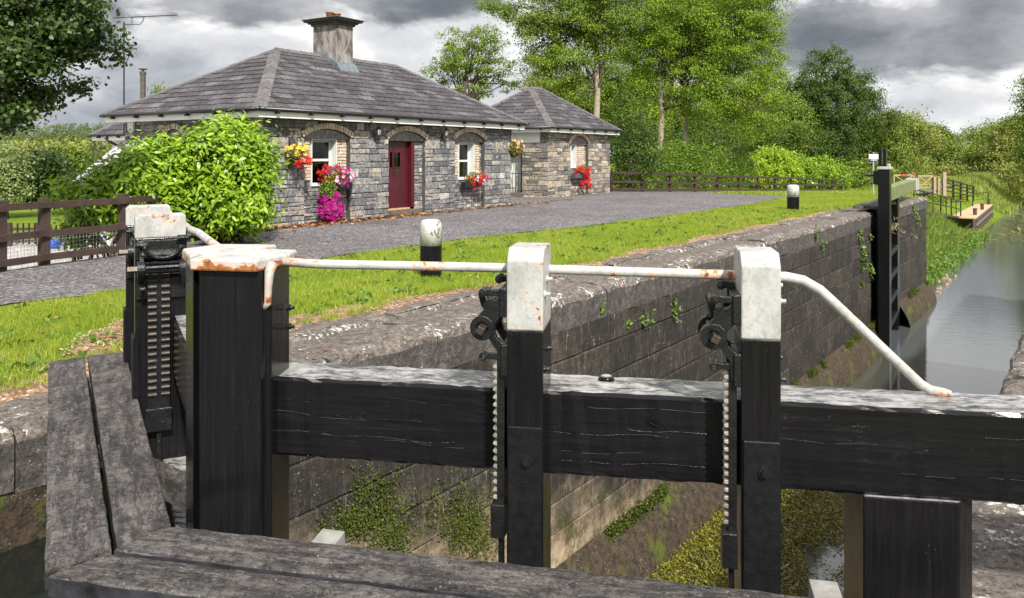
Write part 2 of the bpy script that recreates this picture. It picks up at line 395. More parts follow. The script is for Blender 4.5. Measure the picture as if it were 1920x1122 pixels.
M['brick'] = stone('cream_brick', [(0, (.50, .39, .31)), (.4, (.62, .49, .39)), (.85, (.70, .58, .47)), (1, (.52, .32, .22))], .8, .75, bmp=.3, dist=.004)
M['lintel'] = stone('dark_lintel_stone', [(0, (.17, .165, .16)), (1, (.24, .23, .22))], .6, .70)
M['lock_stone'] = stone('lock_ashlar', [(0, (.034, .029, .025)), (.5, (.052, .044, .037)), (1, (.085, .073, .06))], .4, .60, streak=1, bmp=.9, tide=True)
M['lock_low'] = stone('mossy_lower_lock_stone', [(0, (.05, .036, .022)), (.5, (.075, .055, .034)), (1, (.10, .076, .05))], .3, .64, moss=.55, bmp=1.0, dist=.04)
M['coping'] = stone('coping_stone', [(0, (.115, .095, .083)), (.5, (.155, .13, .114)), (1, (.20, .172, .152))], .5, .60, bmp=.8, dist=.02)
M['coping_dark'] = stone('dark_coping_stone', [(0, (.07, .064, .06)), (1, (.11, .10, .092))], .55, .6, bmp=.8, dist=.02)
M['coping_white'] = stone('lichen_white_coping', [(0, (.125, .106, .094)), (1, (.19, .165, .145))], .5, .552, bmp=.8, dist=.02)
M['slate'] = stone('roof_slate', [(0, (.052, .048, .055)), (.4, (.075, .070, .080)), (.7, (.093, .087, .098)), (.92, (.122, .114, .126)), (1, (.17, .16, .172))], .5, .72, bmp=.35, dist=.006)
M['slate_cap'] = stone('roof_ridge_tile', [(0, (.12, .11, .118)), (1, (.17, .157, .166))], .7, .72, bmp=.3, dist=.004)
M['white_wall'] = simple('white_render', (.72, .72, .71), .85, 0, .08, 3, .2)
M['fascia'] = simple('white_fascia', (.84, .83, .81), .5, 0, .06, 3, .05)
M['gutter'] = simple('black_gutter_plastic', (.014, .014, .015), .35)
def chimney_mat():
    m, nt, b = new_mat('stained_chimney_render'); N = NT(nt)
    st = N.noise(1.6, 7, .65, N.pos((3.0, 3.0, 1.2)), .5)
    c = N.ramp(st, [(.36, (.09, .06, .055)), (.46, (.16, .13, .125)), (.54, (.25, .235, .235)), (.66, (.31, .30, .30))])
    N.l(c, b.inputs['Base Color']); b.inputs['Roughness'].default_value = .9
    N.l(N.bump(N.noise(30, 6, .6, N.pos()), .3, .006), b.inputs['Normal'])
    return m
M['chimney'] = chimney_mat()
M['terracotta'] = simple('terracotta', (.42, .19, .09), .8)
M['lead'] = simple('lead_flashing', (.16, .19, .22), .45, .3, .3, 8)
def door_mat():
    m, nt, b = new_mat('maroon_door_paint'); N = NT(nt)
    f = N.noise(3, 4, .5, N.pos())
    N.l(N.ramp(f, [(.3, (.05, .004, .010)), (.7, (.078, .007, .016))]), b.inputs['Base Color'])
    b.inputs['Roughness'].default_value = .38
    return m
M['door'] = door_mat()
M['frame_white'] = simple('white_window_paint', (.6, .61, .6), .4, 0, .05)
def glass_mat():
    m, nt, b = new_mat('window_glass'); N = NT(nt)
    gl = nt.nodes.new('ShaderNodeBsdfGlossy'); gl.inputs['Roughness'].default_value = .03
    tr = nt.nodes.new('ShaderNodeBsdfTransparent'); tr.inputs['Color'].default_value = (.85, .88, .87, 1)
    fr = nt.nodes.new('ShaderNodeFresnel'); fr.inputs['IOR'].default_value = 1.6
    ms = nt.nodes.new('ShaderNodeMixShader'); N.l(fr.outputs[0], ms.inputs[0]); N.l(tr.outputs[0], ms.inputs[1]); N.l(gl.outputs[0], ms.inputs[2])
    N.l(ms.outputs[0], nt.nodes['Material Output'].inputs['Surface'])
    return m
M['glass'] = glass_mat()
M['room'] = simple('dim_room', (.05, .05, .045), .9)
M['curtain'] = simple('net_curtain', (.5, .5, .48), .9, 0, .15, 8)
M['tan_wood'] = simple('tan_wood_strip', (.5, .3, .14), .6)
M['plastic_white'] = simple('white_plastic', (.7, .72, .68), .4, 0, .04)
M['flue'] = simple('flue_steel', (.14, .12, .10), .4, .6, .4, 6)
# ground
def ground_mat():
    m, nt, b = new_mat('lawn_soil_and_turf'); N = NT(nt); q = N.pos()
    f = N.noise(1.1, 8, .7, q); g = N.noise(28, 8, .75, q)
    c = N.ramp(f, [(.3, (.095, .155, .014)), (.5, (.165, .24, .022)), (.7, (.23, .29, .04))])
    c = N.mix(N.ramp(g, [(.35, (.7, .7, .7)), (.6, (0, 0, 0))]), c, (.06, .10, .01))
    d = N.ramp(N.noise(2.6, 9, .75, q), [(.60, (0, 0, 0)), (.68, (1, 1, 1))]); c = N.mix(N.math('MULTIPLY', d, .7), c, (.3, .22, .11))
    N.l(c, b.inputs['Base Color']); b.inputs['Roughness'].default_value = .95; b.inputs['Specular IOR Level'].default_value = .1
    N.l(N.bump(g, .9, .04), b.inputs['Normal']); return m
M['ground'] = ground_mat()
def gravel(name, lo, mid, hi, sc=1.0):
    m, nt, b = new_mat(name); N = NT(nt); q = N.pos()
    v = N.nt.nodes.new('ShaderNodeTexVoronoi'); v.inputs['Scale'].default_value = 34 * sc; N.l(q, v.inputs['Vector'])
    sep = N.nt.nodes.new('ShaderNodeSeparateColor'); N.l(v.outputs['Color'], sep.inputs[0])
    c = N.ramp(sep.outputs[0], [(.0, lo), (.55, mid), (.93, hi), (1, tuple(min(1, x * 1.6) for x in hi))])
    big = N.noise(.9, 7, .65, N.pos((1, 1, 1), rot=(0, 0, rad(35))))
    c = N.mix(1.0, c, N.ramp(big, [(.35, (.78, .76, .74)), (.62, (1.15, 1.13, 1.14))]), 'MULTIPLY')
    c = N.mix(1.0, c, N.ramp(N.noise(9, 8, .8, q), [(.36, (.62, .6, .6)), (.5, (1, 1, 1)), (.66, (1.3, 1.28, 1.27))]), 'MULTIPLY')
    dirt = N.ramp(N.noise(3, 8, .75, q), [(.6, (0, 0, 0)), (.72, (1, 1, 1))]); c = N.mix(N.math('MULTIPLY', dirt, .35), c, (.17, .12, .08))
    N.l(c, b.inputs['Base Color']); b.inputs['Roughness'].default_value = .9
    N.l(N.bump(N.math('ADD', v.outputs['Distance'], N.noise(30, 6, .7, q)), .9, .012), b.inputs['Normal'])
    return m
M['road'] = gravel('grey_gravel', (.052, .05, .055), (.115, .108, .115), (.24, .225, .235))
M['yard'] = gravel('pale_gravel', (.26, .25, .25), (.38, .37, .365), (.52, .5, .49), .7)
M['dirt'] = gravel('brown_dirt', (.12, .07, .04), (.24, .15, .09), (.42, .28, .18), 1.2)
M['dark_dirt'] = gravel('dark_leafy_dirt', (.03, .025, .022), (.075, .06, .05), (.2, .14, .1), .9)
M['bank_soil'] = gravel('bank_soil', (.10, .07, .04), (.2, .15, .09), (.32, .25, .17), .3)
def water_mat(name, c, bmp, ior=1.45):
    m, nt, b = new_mat(name); N = NT(nt)
    b.inputs['Base Color'].default_value = (*c, 1); b.inputs['Roughness'].default_value = .03; b.inputs['IOR'].default_value = ior
    b.inputs['Specular IOR Level'].default_value = 1.0
    w = N.noise(2.4, 5, .6, N.pos((1, 2.2, 1), rot=(0, 0, rad(35))), .4)
    N.l(N.bump(w, bmp, .05), b.inputs['Normal']); return m
M['water'] = water_mat('canal_water_surface', (.085, .095, .10), .07, 1.95)
M['water_lock'] = water_mat('lock_chamber_water', (.07, .075, .06), .05)
M['water_dark'] = water_mat('upper_water_surface', (.01, .014, .012), .08)
M['pale_grey'] = simple('pale_lichened_timber', (.26, .255, .24), .85, 0, .35, 14, .5)
# ======================================================================= SITE
ROADN = [(7, -6.9), (8.68, -5.55), (9.7, -4.7), (13, -2.78), (15.8, -.75), (18.3, 1.71), (22, 4.6), (26.6, 8.0), (33.8, 12.4), (39.5, 16.8), (51, 25), (60, 31.3), (80, 45), (160, 102)]
FENCEP = [(-8.3, 7.0), (-7.75, 9.0), (-7.2, 11.25), (-7.0, 11.97), (-6.4, 13.14), (-5.95, 14.3), (-5.35, 16.0), (-5.72, 17.5)]
def interp(tab, y):
    if y <= tab[0][0]: return tab[0][1]
    for (a, p), (b, q) in zip(tab, tab[1:]):
        if y <= b: return p + (q - p) * (y - a) / (b - a)
    return tab[-1][1]
def road_x(y): return interp(ROADN, y)
BX = [(0, -9.2)] + [(y, x) for x, y in FENCEP] + [(20, -6.2), (28, -3.5), (36, -2.0), (60, -2.0), (400, -2)]
def sm(x): x = max(0, min(1, x)); return x * x * (3 - 2 * x)
def ztop(t):
    if t < 22: return GZ
    if t < 56: return GZ - 1.2 * (t - 22) / 34
    return GZ - 1.2
def height(x, y):
    t, n = toTN(x, y)
    z = ztop(t)
    bx = interp(BX, y)
    z = z + (-2.9 - z) * sm((bx - x) / .5) if x < bx else z
    if x < -30 and y > 90: z += 11.5 * sm((y - 90) / 330) * sm((-30 - x) / 60)
    if t < 24.9 and -1 < n < (1.26 if t > -5.7 else 1.62) and t > -14: z -= .16
    if t > 24.9:
        k = sm((t - 24.9) / .6)
        n0_ = .55 + 1.1 * sm((t - 44) / 12) * (1 - sm((t - 78) / 8))
        if n > -1: z = z + (-5.75 + (z + 5.75) * sm((n - n0_) / (3.9 if t < 60 else 4.2)) - z) * k
    nr = -(n + WID)
    if n < -2:
        z = ztop(t) - (.16 if nr < 1.42 and t < 24.9 else 0)
        if t > 24.9: z = -5.75 + (z + 5.75) * sm((nr - 1.2) / 5.0)
    return z
def axis(segs):
    out = []
    for a, b, s in segs:
        x = a
        while x < b - 1e-6: out.append(x); x += s
    out.append(segs[-1][1]); return out
def ground_grid(name, ts, ns, dz=0):
    mb = MB(); I = len(ns)
    for t in ts:
        for n in ns:
            p = TN(t, n); j = 0
            z = height(p.x, p.y)
            mb.v.append((p.x, p.y, z + dz))
    for i in range(len(ts) - 1):
        for j in range(I - 1):
            mb.f.append((i * I + j, i * I + j + 1, (i + 1) * I + j + 1, (i + 1) * I + j)); mb.m.append(0)
    return mb
ts = axis([(-60, -12, 6), (-12, 70, .5), (70, 130, 3), (130, 700, 30)])
ns = axis([(.5, 1.2, .25), (1.27, 1.28, .01), (1.28, 1.6, .32), (1.63, 16, .4), (16, 50, 1.5), (50, 150, 8), (150, 900, 50)])
tag(ground_grid('lawn_ground', ts, ns).build('lawn_ground', M['ground'], smooth=True), kind='structure')
ns2 = [-x for x in axis([(WID + .5, WID + 16, .6), (WID + 16, WID + 60, 4), (WID + 60, 500, 60)])]
tag(ground_grid('right_bank_ground', ts, ns2).build('right_bank_ground', M['ground'], smooth=True), kind='structure')
# bank strip right at the water beyond the lock
ns3 = axis([(.3, .52, .1)]); ts3 = axis([(24.9, 130, 1), (130, 700, 30)])
b = MB()
for t in ts3:
    for n in ns3:
        p = TN(t, n); b.v.append((p.x, p.y, -5.75 + (0) * 0 ))
for i in range(len(ts3) - 1):
    for j in range(len(ns3) - 1):
        I = len(ns3); b.f.append((i * I + j, i * I + j + 1, (i + 1) * I + j + 1, (i + 1) * I + j)); b.m.append(0)
tag(b.build('canal_bank', M['bank_soil'], smooth=True), kind='structure')

# road
pairs = [((-6.9, 7), (-8.1, 7.2)), ((-5.55, 8.68), (-7.6, 9.2)), ((-4.7, 9.7), (-7.05, 11.3)), ((-3.7, 11.4), (-6.25, 13.1)), ((-2.78, 13), (-5.3, 16.1)),
         ((-.75, 15.8), (-4.8, 19.3)), ((1.71, 18.3), (-2.6, 22.6)), ((4.6, 22), (-.9, 27.4)), ((8.0, 26.6), (-.3, 31.3)), ((12.4, 33.8), (4.4, 35.9)),
         ((16.8, 39.5), (12.9, 44.9)), ((25, 51), (22.9, 56.2)), ((31.3, 60), (28.4, 62.1)), ((45, 80), (41.4, 79.8)), ((73, 119), (69, 120.5)), ((102, 160), (98, 162))]
mb = MB(); K = 9; rows = []
for i in range(len(pairs) - 1):
    for s in range(10 if i < len(pairs) - 2 else 11):
        f = s / 10
        n_ = [pairs[i][0][k] * (1 - f) + pairs[i + 1][0][k] * f for k in (0, 1)]
        f_ = [pairs[i][1][k] * (1 - f) + pairs[i + 1][1][k] * f for k in (0, 1)]
        w = math.sin(len(rows) * .9) * .05 + R.uniform(-.05, .05)
        rows.append([(n_[0] + (f_[0] - n_[0]) * (j / (K - 1) * (1 - 0)) + (w if j == 0 else 0), n_[1] + (f_[1] - n_[1]) * j / (K - 1)) for j in range(K)])
for r in rows:
    for (x, y) in r: mb.v.append((x, y, max(height(x, y), ztop(toTN(x, y)[0])) + .014))
for i in range(len(rows) - 1):
    for j in range(K - 1):
        mb.f.append((i * K + j, i * K + j + 1, (i + 1) * K + j + 1, (i + 1) * K + j)); mb.m.append(0)
tag(mb.build('gravel_road', M['road'], smooth=True), kind='structure')
# the pale gravel yard, a step lower than the road, behind the brown fence
def sheet(name, pts, z, mat):
    mb = MB(); n = len(pts); mb.add([(x, y, z) for x, y in pts], [tuple(range(n))])
    return tag(mb.build(name, mat, fix=False), kind='structure')
sheet('gravel_yard', [(-40, 8), (-8.9, 7), (-8.3, 9), (-7.75, 11.3), (-6.9, 13.3), (-6.4, 16), (-6.4, 18), (-9.5, 22), (-9, 26), (-14, 26.3), (-22, 25.6), (-40, 25)], -2.88, M['yard'])
# bare soil along the back of the coping and behind the left gate
def dirt_strip():
    mb = MB(); n_ = 0
    tt = axis([(-9, 16, .25)]); 
    for t in tt:
        base = 1.28 + .10 * math.sin(t * 2.1) + R.uniform(-.07, .07)
        if -6.6 < t < -1.5: base += .38 * sm((t + 6.6) / 1) * sm((-1.5 - t) / 2.5)
        for n in (1.0, 1.12, base): 
            p = TN(t, n); mb.v.append((p.x, p.y, GZ + (-.035 if n == 1.0 else (-.004 if n == 1.12 else .008))))
    for i in range(len(tt) - 1):
        for j in range(2): mb.f.append((i * 3 + j, i * 3 + j + 1, (i + 1) * 3 + j + 1, (i + 1) * 3 + j)); mb.m.append(0)
    return mb
tag(dirt_strip().build('dirt_edge', M['dirt']), kind='structure')
c0 = P(246, 615); pts = []
for k in range(40):
    a = 2 * math.pi * k / 40; r = 1 + R.uniform(-.18, .18)
    pts.append((c0.x + .24 * r * math.cos(a) - .1 * math.sin(a), c0.y + 1.1 * r * math.sin(a)))
sheet('dirt_patch', pts, GZ + .01, M['dirt'])
# verge of dark dirt along the cottage foot
hb0 = Vector((-5.52, 17.68)); hbu = Vector((.5448, .8386)); hbv = Vector((-.8386, .5448)); pts = []
for k in range(30):
    f = k / 29; p = hb0 + hbu * (-.6 + 10.9 * f) - hbv * (.42 + .14 * math.sin(k * 1.7) + R.uniform(-.06, .06)); pts.append((p.x, p.y))
for f in (1, 0):
    p = hb0 + hbu * (-.6 + 10.9 * f) + hbv * .1; pts.append((p.x, p.y))
sheet('dirt_verge', pts, GZ + .022, M['dark_dirt'])
# water
def poly_tn(name, pts, z, mat):
    mb = MB(); mb.add([TN(t, n, z) for t, n in pts], [tuple(range(len(pts)))])
    return tag(mb.build(name, mat, fix=False), kind='structure')
poly_tn('canal_water', [(15, -WID - .5), (700, -WID - 4.5), (700, 1.2), (24.9, 1.2), (24.9, .5), (15, .5)], -5.55, M['water'])
poly_tn('chamber_water', [(-6.5, -WID - .5), (15, -WID - .5), (15, .5), (-6.5, .5)], -5.55, M['water_lock'])
poly_tn('upper_canal_water', [(-60, -8), (-7.3, -8), (-5.6, -WID - .4), (-7.0, -WID / 2), (-5.6, .8), (-7.3, 3), (-60, 3)], -2.45, M['water_dark'])

# ------------------------------------------------------------ masonry helpers
def block(mb, tf, u0, u1, z0, z1, d, g=.006, ch=.014, jit=.008, back=-.08, mi=0, rnd=R):
    j = lambda: rnd.uniform(-jit, jit)
    u0 += g; u1 -= g; z0 += g; z1 -= g
    if u1 - u0 < .02 or z1 - z0 < .02: return
    ch = min(ch, (u1 - u0) * .3, (z1 - z0) * .3)
    c = [(u0 + j(), z0 + j()), (u1 + j(), z0 + j()), (u1 + j(), z1 + j()), (u0 + j(), z1 + j())]
    cx = (u0 + u1) / 2; cz = (z0 + z1) / 2
    inn = [(p[0] + math.copysign(ch, cx - p[0]), p[1] + math.copysign(ch, cz - p[1])) for p in c]
    v = [tf(p[0], back, p[1]) for p in c] + [tf(p[0], d - ch * .8, p[1]) for p in c] + [tf(p[0], d + rnd.uniform(-.006, .006), p[1]) for p in inn]
    f = [(8, 9, 10, 11)]
    for k in range(4):
        k2 = (k + 1) % 4
        f.append((k, k2, 4 + k2, 4 + k)); f.append((4 + k, 4 + k2, 8 + k2, 8 + k))
    mb.add(v, f, mi)
def spans(u0, u1, holes):
    out = [(u0, u1)]
    for a, b in holes:
        nxt = []
        for x, y in out:
            if b <= x or a >= y: nxt.append((x, y))
            else:
                if a > x: nxt.append((x, a))
                if b < y: nxt.append((b, y))
        out = nxt
    return out
def rubble(mb, tf, u0, u1, z0, z1, holes=lambda a, b: [], hs=(.09, .2), ls=(.14, .42), proud=(.0, .03), rnd=R, quoin=True, g=.006, back=-.08):
    z = z0
    while z < z1 - .02:
        h = rnd.uniform(*hs); h = min(h, z1 - z)
        if z1 - z - h < hs[0] * .6: h = z1 - z
        for a, b in spans(u0, u1, holes(z, z + h)):
            u = a
            while u < b - .01:
                l = rnd.uniform(*ls) * (1.0 if rnd.random() > .12 else 1.5)
                if quoin and (u == u0 or b - u < ls[1] * 1.3): l = rnd.uniform(ls[0] * 1.8, ls[1] * 1.2)
                if b - u - l < ls[0] * .6: l = b - u
                d = rnd.uniform(*proud)
                if h > .15 and rnd.random() < .3:      # two thin stones instead of one
                    k = rnd.uniform(.38, .62)
                    block(mb, tf, u, u + l, z, z + h * k, rnd.uniform(*proud), g, back=back, rnd=rnd)
                    block(mb, tf, u, u + l, z + h * k, z + h, d, g, back=back, rnd=rnd)
                else: block(mb, tf, u, u + l, z, z + h, d, g, back=back, rnd=rnd)
                u += l
        z += h
def backing(mb, tf, u0, u1, z0, z1, holes, d=-.015, th=.3, mi=0, step=.05):
    z = z0
    while z < z1 - 1e-4:
        zz = min(z + step, z1)
        for a, b in spans(u0, u1, holes(z, zz)):
            c = [tf(a, d, z), tf(b, d, z), tf(b, d - th, z), tf(a, d - th, z), tf(a, d, zz), tf(b, d, zz), tf(b, d - th, zz), tf(a, d - th, zz)]
            mb.hexa(c, mi)
        z = zz

# ------------------------------------------------------------ LOCK WALLS
def lock_tf(side, off=0.0):          # u = t, d = out towards the chamber
    if side == 'L': return lambda u, d, z: TN(u, off - d, z)
    return lambda u, d, z: TN(u, -WID - off + d, z)
def ashlar(mb, tf, u0, u1, ztop_, zbot, h0=.42, low=None, rnd=R):
    z = ztop_; 
    while z > zbot + .02:
        h = min(h0 * rnd.uniform(.85, 1.15), z - zbot)
        u = u0 - rnd.uniform(0, .5)
        while u < u1:
            l = rnd.uniform(.6, 1.3); a = max(u, u0); b = min(u + l, u1)
            if b - a > .05:
                mi = 1 if (low and (z - h / 2) < low((a + b) / 2)) else 0
                block(mb, tf, a, b, z - h, z, rnd.uniform(-.006, .012), .004, .016, .004, back=-.1, mi=mi, rnd=rnd)
            u += l
        z -= h
def coping(parent, side, t0, t1, n0, n1, z1=GZ, th=.4, name='coping_stone', dark=False, off=0.0, rnd=R):
    K = max(5, int((t1 - t0) / .12)); mb = MB()
    prof = [(0, -th), (0, -.10), (.018, -.045), (.05, -.015), (.11, 0), (.2, .004), (.34, .003), (.5, .002), (.68, -.002), (.86, -.004), (1, -.02), (1, -th)]
    wd = n1 - n0; g = .008
    tilt = rnd.uniform(-.012, .012); zz = z1 + rnd.uniform(-.012, .012)
    ph = [rnd.uniform(0, 6.28) for _ in range(len(prof) * 2)]
    for i in range(K + 1):
        t = t0 + g + (t1 - t0 - 2 * g) * i / K
        e = (.018 if i in (0, K) else 0)
        for j, (a, dz) in enumerate(prof):
            nn = n0 + (a * wd if a > .11 else a * 1.0) + .012 * math.sin(t * 7 + ph[j]) + .008 * math.sin(t * 17 + ph[-j - 1]) * (1 if a < .2 else .4)
            z = zz + dz + tilt * (a - .5) + (.008 * math.sin(t * 9 + ph[j] + a * 9) + rnd.uniform(-.004, .004) if dz > -.2 else 0) - (e if dz > -.2 else 0)
            if side == 'L': p = TN(t, off + nn, z)
            else: p = TN(t, -WID - off - nn, z)
            mb.v.append(tuple(p))
    L = len(prof)
    for i in range(K):
        for j in range(L - 1):
            mb.f.append((i * L + j, i * L + j + 1, (i + 1) * L + j + 1, (i + 1) * L + j))
            mb.m.append(2 if j <= 0 else (1 if j <= 5 else 0))
    mb.f.append(tuple(range(L))); mb.m.append(2)
    mb.f.append(tuple(K * L + k for k in range(L))[::-1]); mb.m.append(2)
    return mb.build(name, [M['coping'], M['coping_white'], M['coping_dark']], parent)
lw = thing('lock_wall', 'long dark ashlar wall of the lock chamber on the cottage side with pale worn coping', 'lock wall', TN(0, 0, GZ))
mb = MB()
low = lambda t: -2.45 - (t + 5.75) * .30
ashlar(mb, lock_tf('L'), -5.75, 15.65, GZ - .4, -4.8)
ashlar(mb, lock_tf('L', .5), 15.65, 19.2, GZ - .05, -4.8)
ashlar(mb, lock_tf('L'), 19.2, 24.9, GZ - .38, -4.85)
# wall end facing down the canal and upstream return
ashlar(mb, lambda u, d, z: TN(24.9 + d, u, z), .0, 5.0, GZ - .38, -5.9)
mb.box(-5.7, 15.6, .06, .7, -6.2, GZ - .06, tf=lambda a, b_, c: TN(a, b_, c), mi=2)
mb.box(15.6, 19.3, .56, .8, -6.2, GZ - .06, tf=lambda a, b_, c: TN(a, b_, c), mi=2)
mb.box(19.25, 24.85, .06, .8, -6.2, GZ - .06, tf=lambda a, b_, c: TN(a, b_, c), mi=2)
mb.box(24.5, 24.84, .06, 5, -6.2, GZ - .1, tf=lambda a, b_, c: TN(a, b_, c), mi=2)
# recess returns
for tt_, s_ in ((15.65, 1), (19.2, -1)):
    mb.box(tt_ - .25 if s_ > 0 else tt_, tt_ if s_ > 0 else tt_ + .25, -.004, .62, -6.2, GZ - .42, tf=lambda a, b_, c: TN(a, b_, c), mi=0)
mb.build('wall_face', [M['lock_stone'], M['lock_low'], M['mortar']], lw)
# sloping foot of the wall at the waterline
mb = MB()
for a, b_, off in ((-5.75, 15.65, 0), (19.2, 24.9, 0), (15.65, 19.2, .45)):
    K = int((b_ - a) / .3); prof = [(.05, -4.76), (-.02, -4.80), (-.16, -5.0), (-.31, -5.3), (-.36, -5.5), (-.36, -6.3), (.1, -6.3)]
    base = len(mb.v)
    for i in range(K + 1):
        t = a + (b_ - a) * i / K
        for (n, z) in prof: mb.v.append(tuple(TN(t, off + n + R.uniform(-.02, .02), z + R.uniform(-.02, .02))))
    L = len(prof)
    for i in range(K):
        for j in range(L - 1): mb.f.append((base + i * L + j, base + i * L + j + 1, base + (i + 1) * L + j + 1, base + (i + 1) * L + j)); mb.m.append(0)
mb.build('wall_foot', M['lock_low'], lw, smooth=True)
t = -5.75
while t < 15.6:
    l = R.uniform(.9, 1.6); t2 = min(t + l, 15.65)
    if 15.65 - t2 < .5: t2 = 15.65
    coping(lw, 'L', t, t2, .0, R.uniform(.62, .78), th=.4)
    t = t2
t = -5.6
while t < 15.4:
    l = R.uniform(1.0, 2.2); t2 = min(t + l, 15.7)
    o = coping(lw, 'L', t, t2, .76, 1.0 + R.uniform(.12, .34), z1=GZ - .012, th=.3, name='paving_stone')
    t = t2
t = 19.2
while t < 24.8:
    t2 = min(t + R.uniform(1.2, 1.9), 24.95)
    if 24.95 - t2 < .6: t2 = 24.95
    coping(lw, 'L', t, t2, -.03, .8, z1=GZ + .02, th=.42); t = t2
coping(lw, 'L', 15.7, 19.15, .5, 1.5, z1=GZ - .06)
# rounded quoin beside the near gate
# upstream wing wall on the far side, left edge of the picture
ww = thing('wing_wall', 'stone wing wall with lichen spotted coping beside the left gate walkway at the picture edge', 'wall', TN(-8, .5, GZ))
mb = MB()
ashlar(mb, lock_tf('L', .45), -14, -5.6, GZ - .42, -4.2, .5, low=lambda t: -2.05)
mb.box(-14, -5.65, .52, 1.2, -5, GZ - .06, tf=lambda a, b_, c: TN(a, b_, c), mi=2)
mb.box(-5.72, -5.6, .0, 1.0, -5, GZ - .42, tf=lambda a, b_, c: TN(a, b_, c), mi=0)
mb.build('wall_face', [M['lock_stone'], M['lock_low'], M['mortar']], ww)
for a, b_, z in ((-11.5, -9.4, GZ), (-9.4, -7.9, GZ - .02), (-7.9, -6.75, GZ + .0), (-6.75, -5.75, GZ - .03)):
    coping(ww, 'L', a, b_, .0, R.uniform(.7, .95), z1=z - .01, th=.43, off=.42)
for a, b_ in ((-8.3, -7.1), (-7.1, -6.1)):
    coping(ww, 'L', a, b_, .8, 1.25, z1=GZ - .03, th=.3, off=.42, name='paving_stone')
# right hand wall
rw = thing('lock_wall', 'right lock wall with pale lichen covered coping slabs behind the long balance beam', 'lock wall', TN(0, -WID, GZ))
mb = MB(); ashlar(mb, lock_tf('R'), -6, 24.9, GZ - .4, -5.8, low=low)
mb.box(-6, 24.9, -WID - .9, -WID - .06, -6.2, GZ - .08, tf=lambda a, b_, c: TN(a, b_, c), mi=2)
mb.build('wall_face', [M['lock_stone'], M['lock_low'], M['mortar']], rw)
t = -9.5
for l in (2.4, 1.9, 2.05, 1.2, 1.5, 1.3, 1.6, 1.4, 1.5, 1.6, 1.3, 1.5, 1.7, 1.4):
    coping(rw, 'R', t, t + l, .0 if t > -6 else .02, 1.5, th=.4); t += l
# chamber head: low breast wall beneath the near gates, hidden by water on the near side
hw = MB(); hw.box(-6.4, -5.4, -WID, 0, -6.3, -3.4, tf=lambda a, b_, c: TN(a, b_, c))
tag(hw.build('lock_sill', M['lock_low']), kind='structure')

# wing of rough stones where the bank meets the water past the wall
bs = MB()
for k in range(70):
    t = R.uniform(25.0, 33); n = R.uniform(-.1, 1.5)
    p = TN(t, n); z = height(p.x, p.y) if n > .5 else -5.6; s = R.uniform(.1, .28)
    q = Euler((R.uniform(0, 6), R.uniform(0, 6), R.uniform(0, 6))).to_matrix()
    cc = [q @ Vector((x * s * .5, y * s * .35, zz * s * .25)) * R.uniform(.8, 1.1) + Vector((p.x, p.y, z + .05)) for x, y, zz in
          ((-1, -1, -1), (1, -1, -1), (1, 1, -1), (-1, 1, -1), (-.8, -.8, 1), (.8, -.8, 1), (.8, .8, 1), (-.8, .8, 1))]
    bs.hexa(cc)
tag(bs.build('bank_rubble', simple('bank_rock', (.3, .22, .15), .9, 0, .35, 8, .6), bevel=.02), 'loose brown rubble stones on the bank below the lock wall end', 'rubble', kind='stuff')
M['paint_lip'] = simple('lifted_paint_edge', (.03, .028, .028), .6, 0, .6, 40, .4)
M['deck_edge'] = simple('seam_shade_board_edge', (.030, .030, .036), .55, 0, .7, 9, .6, .006, .3)  # old dark paint on edges, plus shade of the board gaps painted in
M['iron_strap'] = simple('black_painted_strap', (.008, .008, .009), .4, 0, .4, 30, .5, .004, .25)
M['rusty_teeth'] = simple('rusty_rack_teeth', (.06, .048, .04), .45, .3, .6, 40, .4)
# ======================================================================= NEAR LOCK GATES
g0 = Vector((-.995, 3.245)); gd = Vector((.9857, -.1686)); gq = Vector((.1686, .9857))
def GR(s, q, z):
    p = g0 + gd * s + gq * q; return (p.x, p.y, z)
hl = rad(27); l0 = Vector((-1.34, 3.375)); ld = Vector((-math.sin(hl), math.cos(hl))); lq = Vector((math.cos(hl), math.sin(hl)))   # q downstream
def GL(s, q, z):
    p = l0 + ld * s + lq * q; return (p.x, p.y, z)
SQ = lambda pts: pts
def sz_poly(mb, tf, poly, q0, q1, mi=0):   # polygon in (s,z), thickness along q
    n = len(poly)
    vs = [tf(p[0], q0, p[1]) for p in poly] + [tf(p[0], q1, p[1]) for p in poly]
    fs = [tuple(range(n)), tuple(range(n, 2 * n))[::-1]] + [(i, n + i, n + (i + 1) % n, (i + 1) % n) for i in range(n)]
    return mb.add(vs, fs, mi)
def ring(mb, tf, cs, cz, ro, ri, q0, q1, seg=20):
    vs = []
    for q in (q0, q1):
        for r in (ro, ri):
            for k in range(seg):
                a = 2 * math.pi * k / seg; vs.append(tf(cs + r * math.cos(a), q, cz + r * math.sin(a)))
    fs = []
    for k in range(seg):
        j = (k + 1) % seg
        fs += [(k, j, seg + j, seg + k), (2 * seg + k, 3 * seg + k, 3 * seg + j, 2 * seg + j), (k, 2 * seg + k, 2 * seg + j, j), (seg + k, seg + j, 3 * seg + j, 3 * seg + k)]
    return mb.add(vs, fs)
def arc(cs, cz, r, a0, a1, n=10):
    return [(cs + r * math.cos(rad(a0 + (a1 - a0) * i / n)), cz + r * math.sin(rad(a0 + (a1 - a0) * i / n))) for i in range(n + 1)]
def bolt(root, tf, s, q, z, dirq=-1, r=.016, mat='iron', name='bolt', side=None):
    mb = MB(); c = Vector(tf(s, q, z))
    if side is None: d = Vector(tf(s, q + dirq, z)) - c
    else: d = Vector(tf(s + side, q, z)) - c
    mb.tube([c - d * .01, c + d * .006], r * 1.5, 12); mb.tube([c, c + d * .022], r * .85, 6)
    return mb.build(name, M[mat], root)
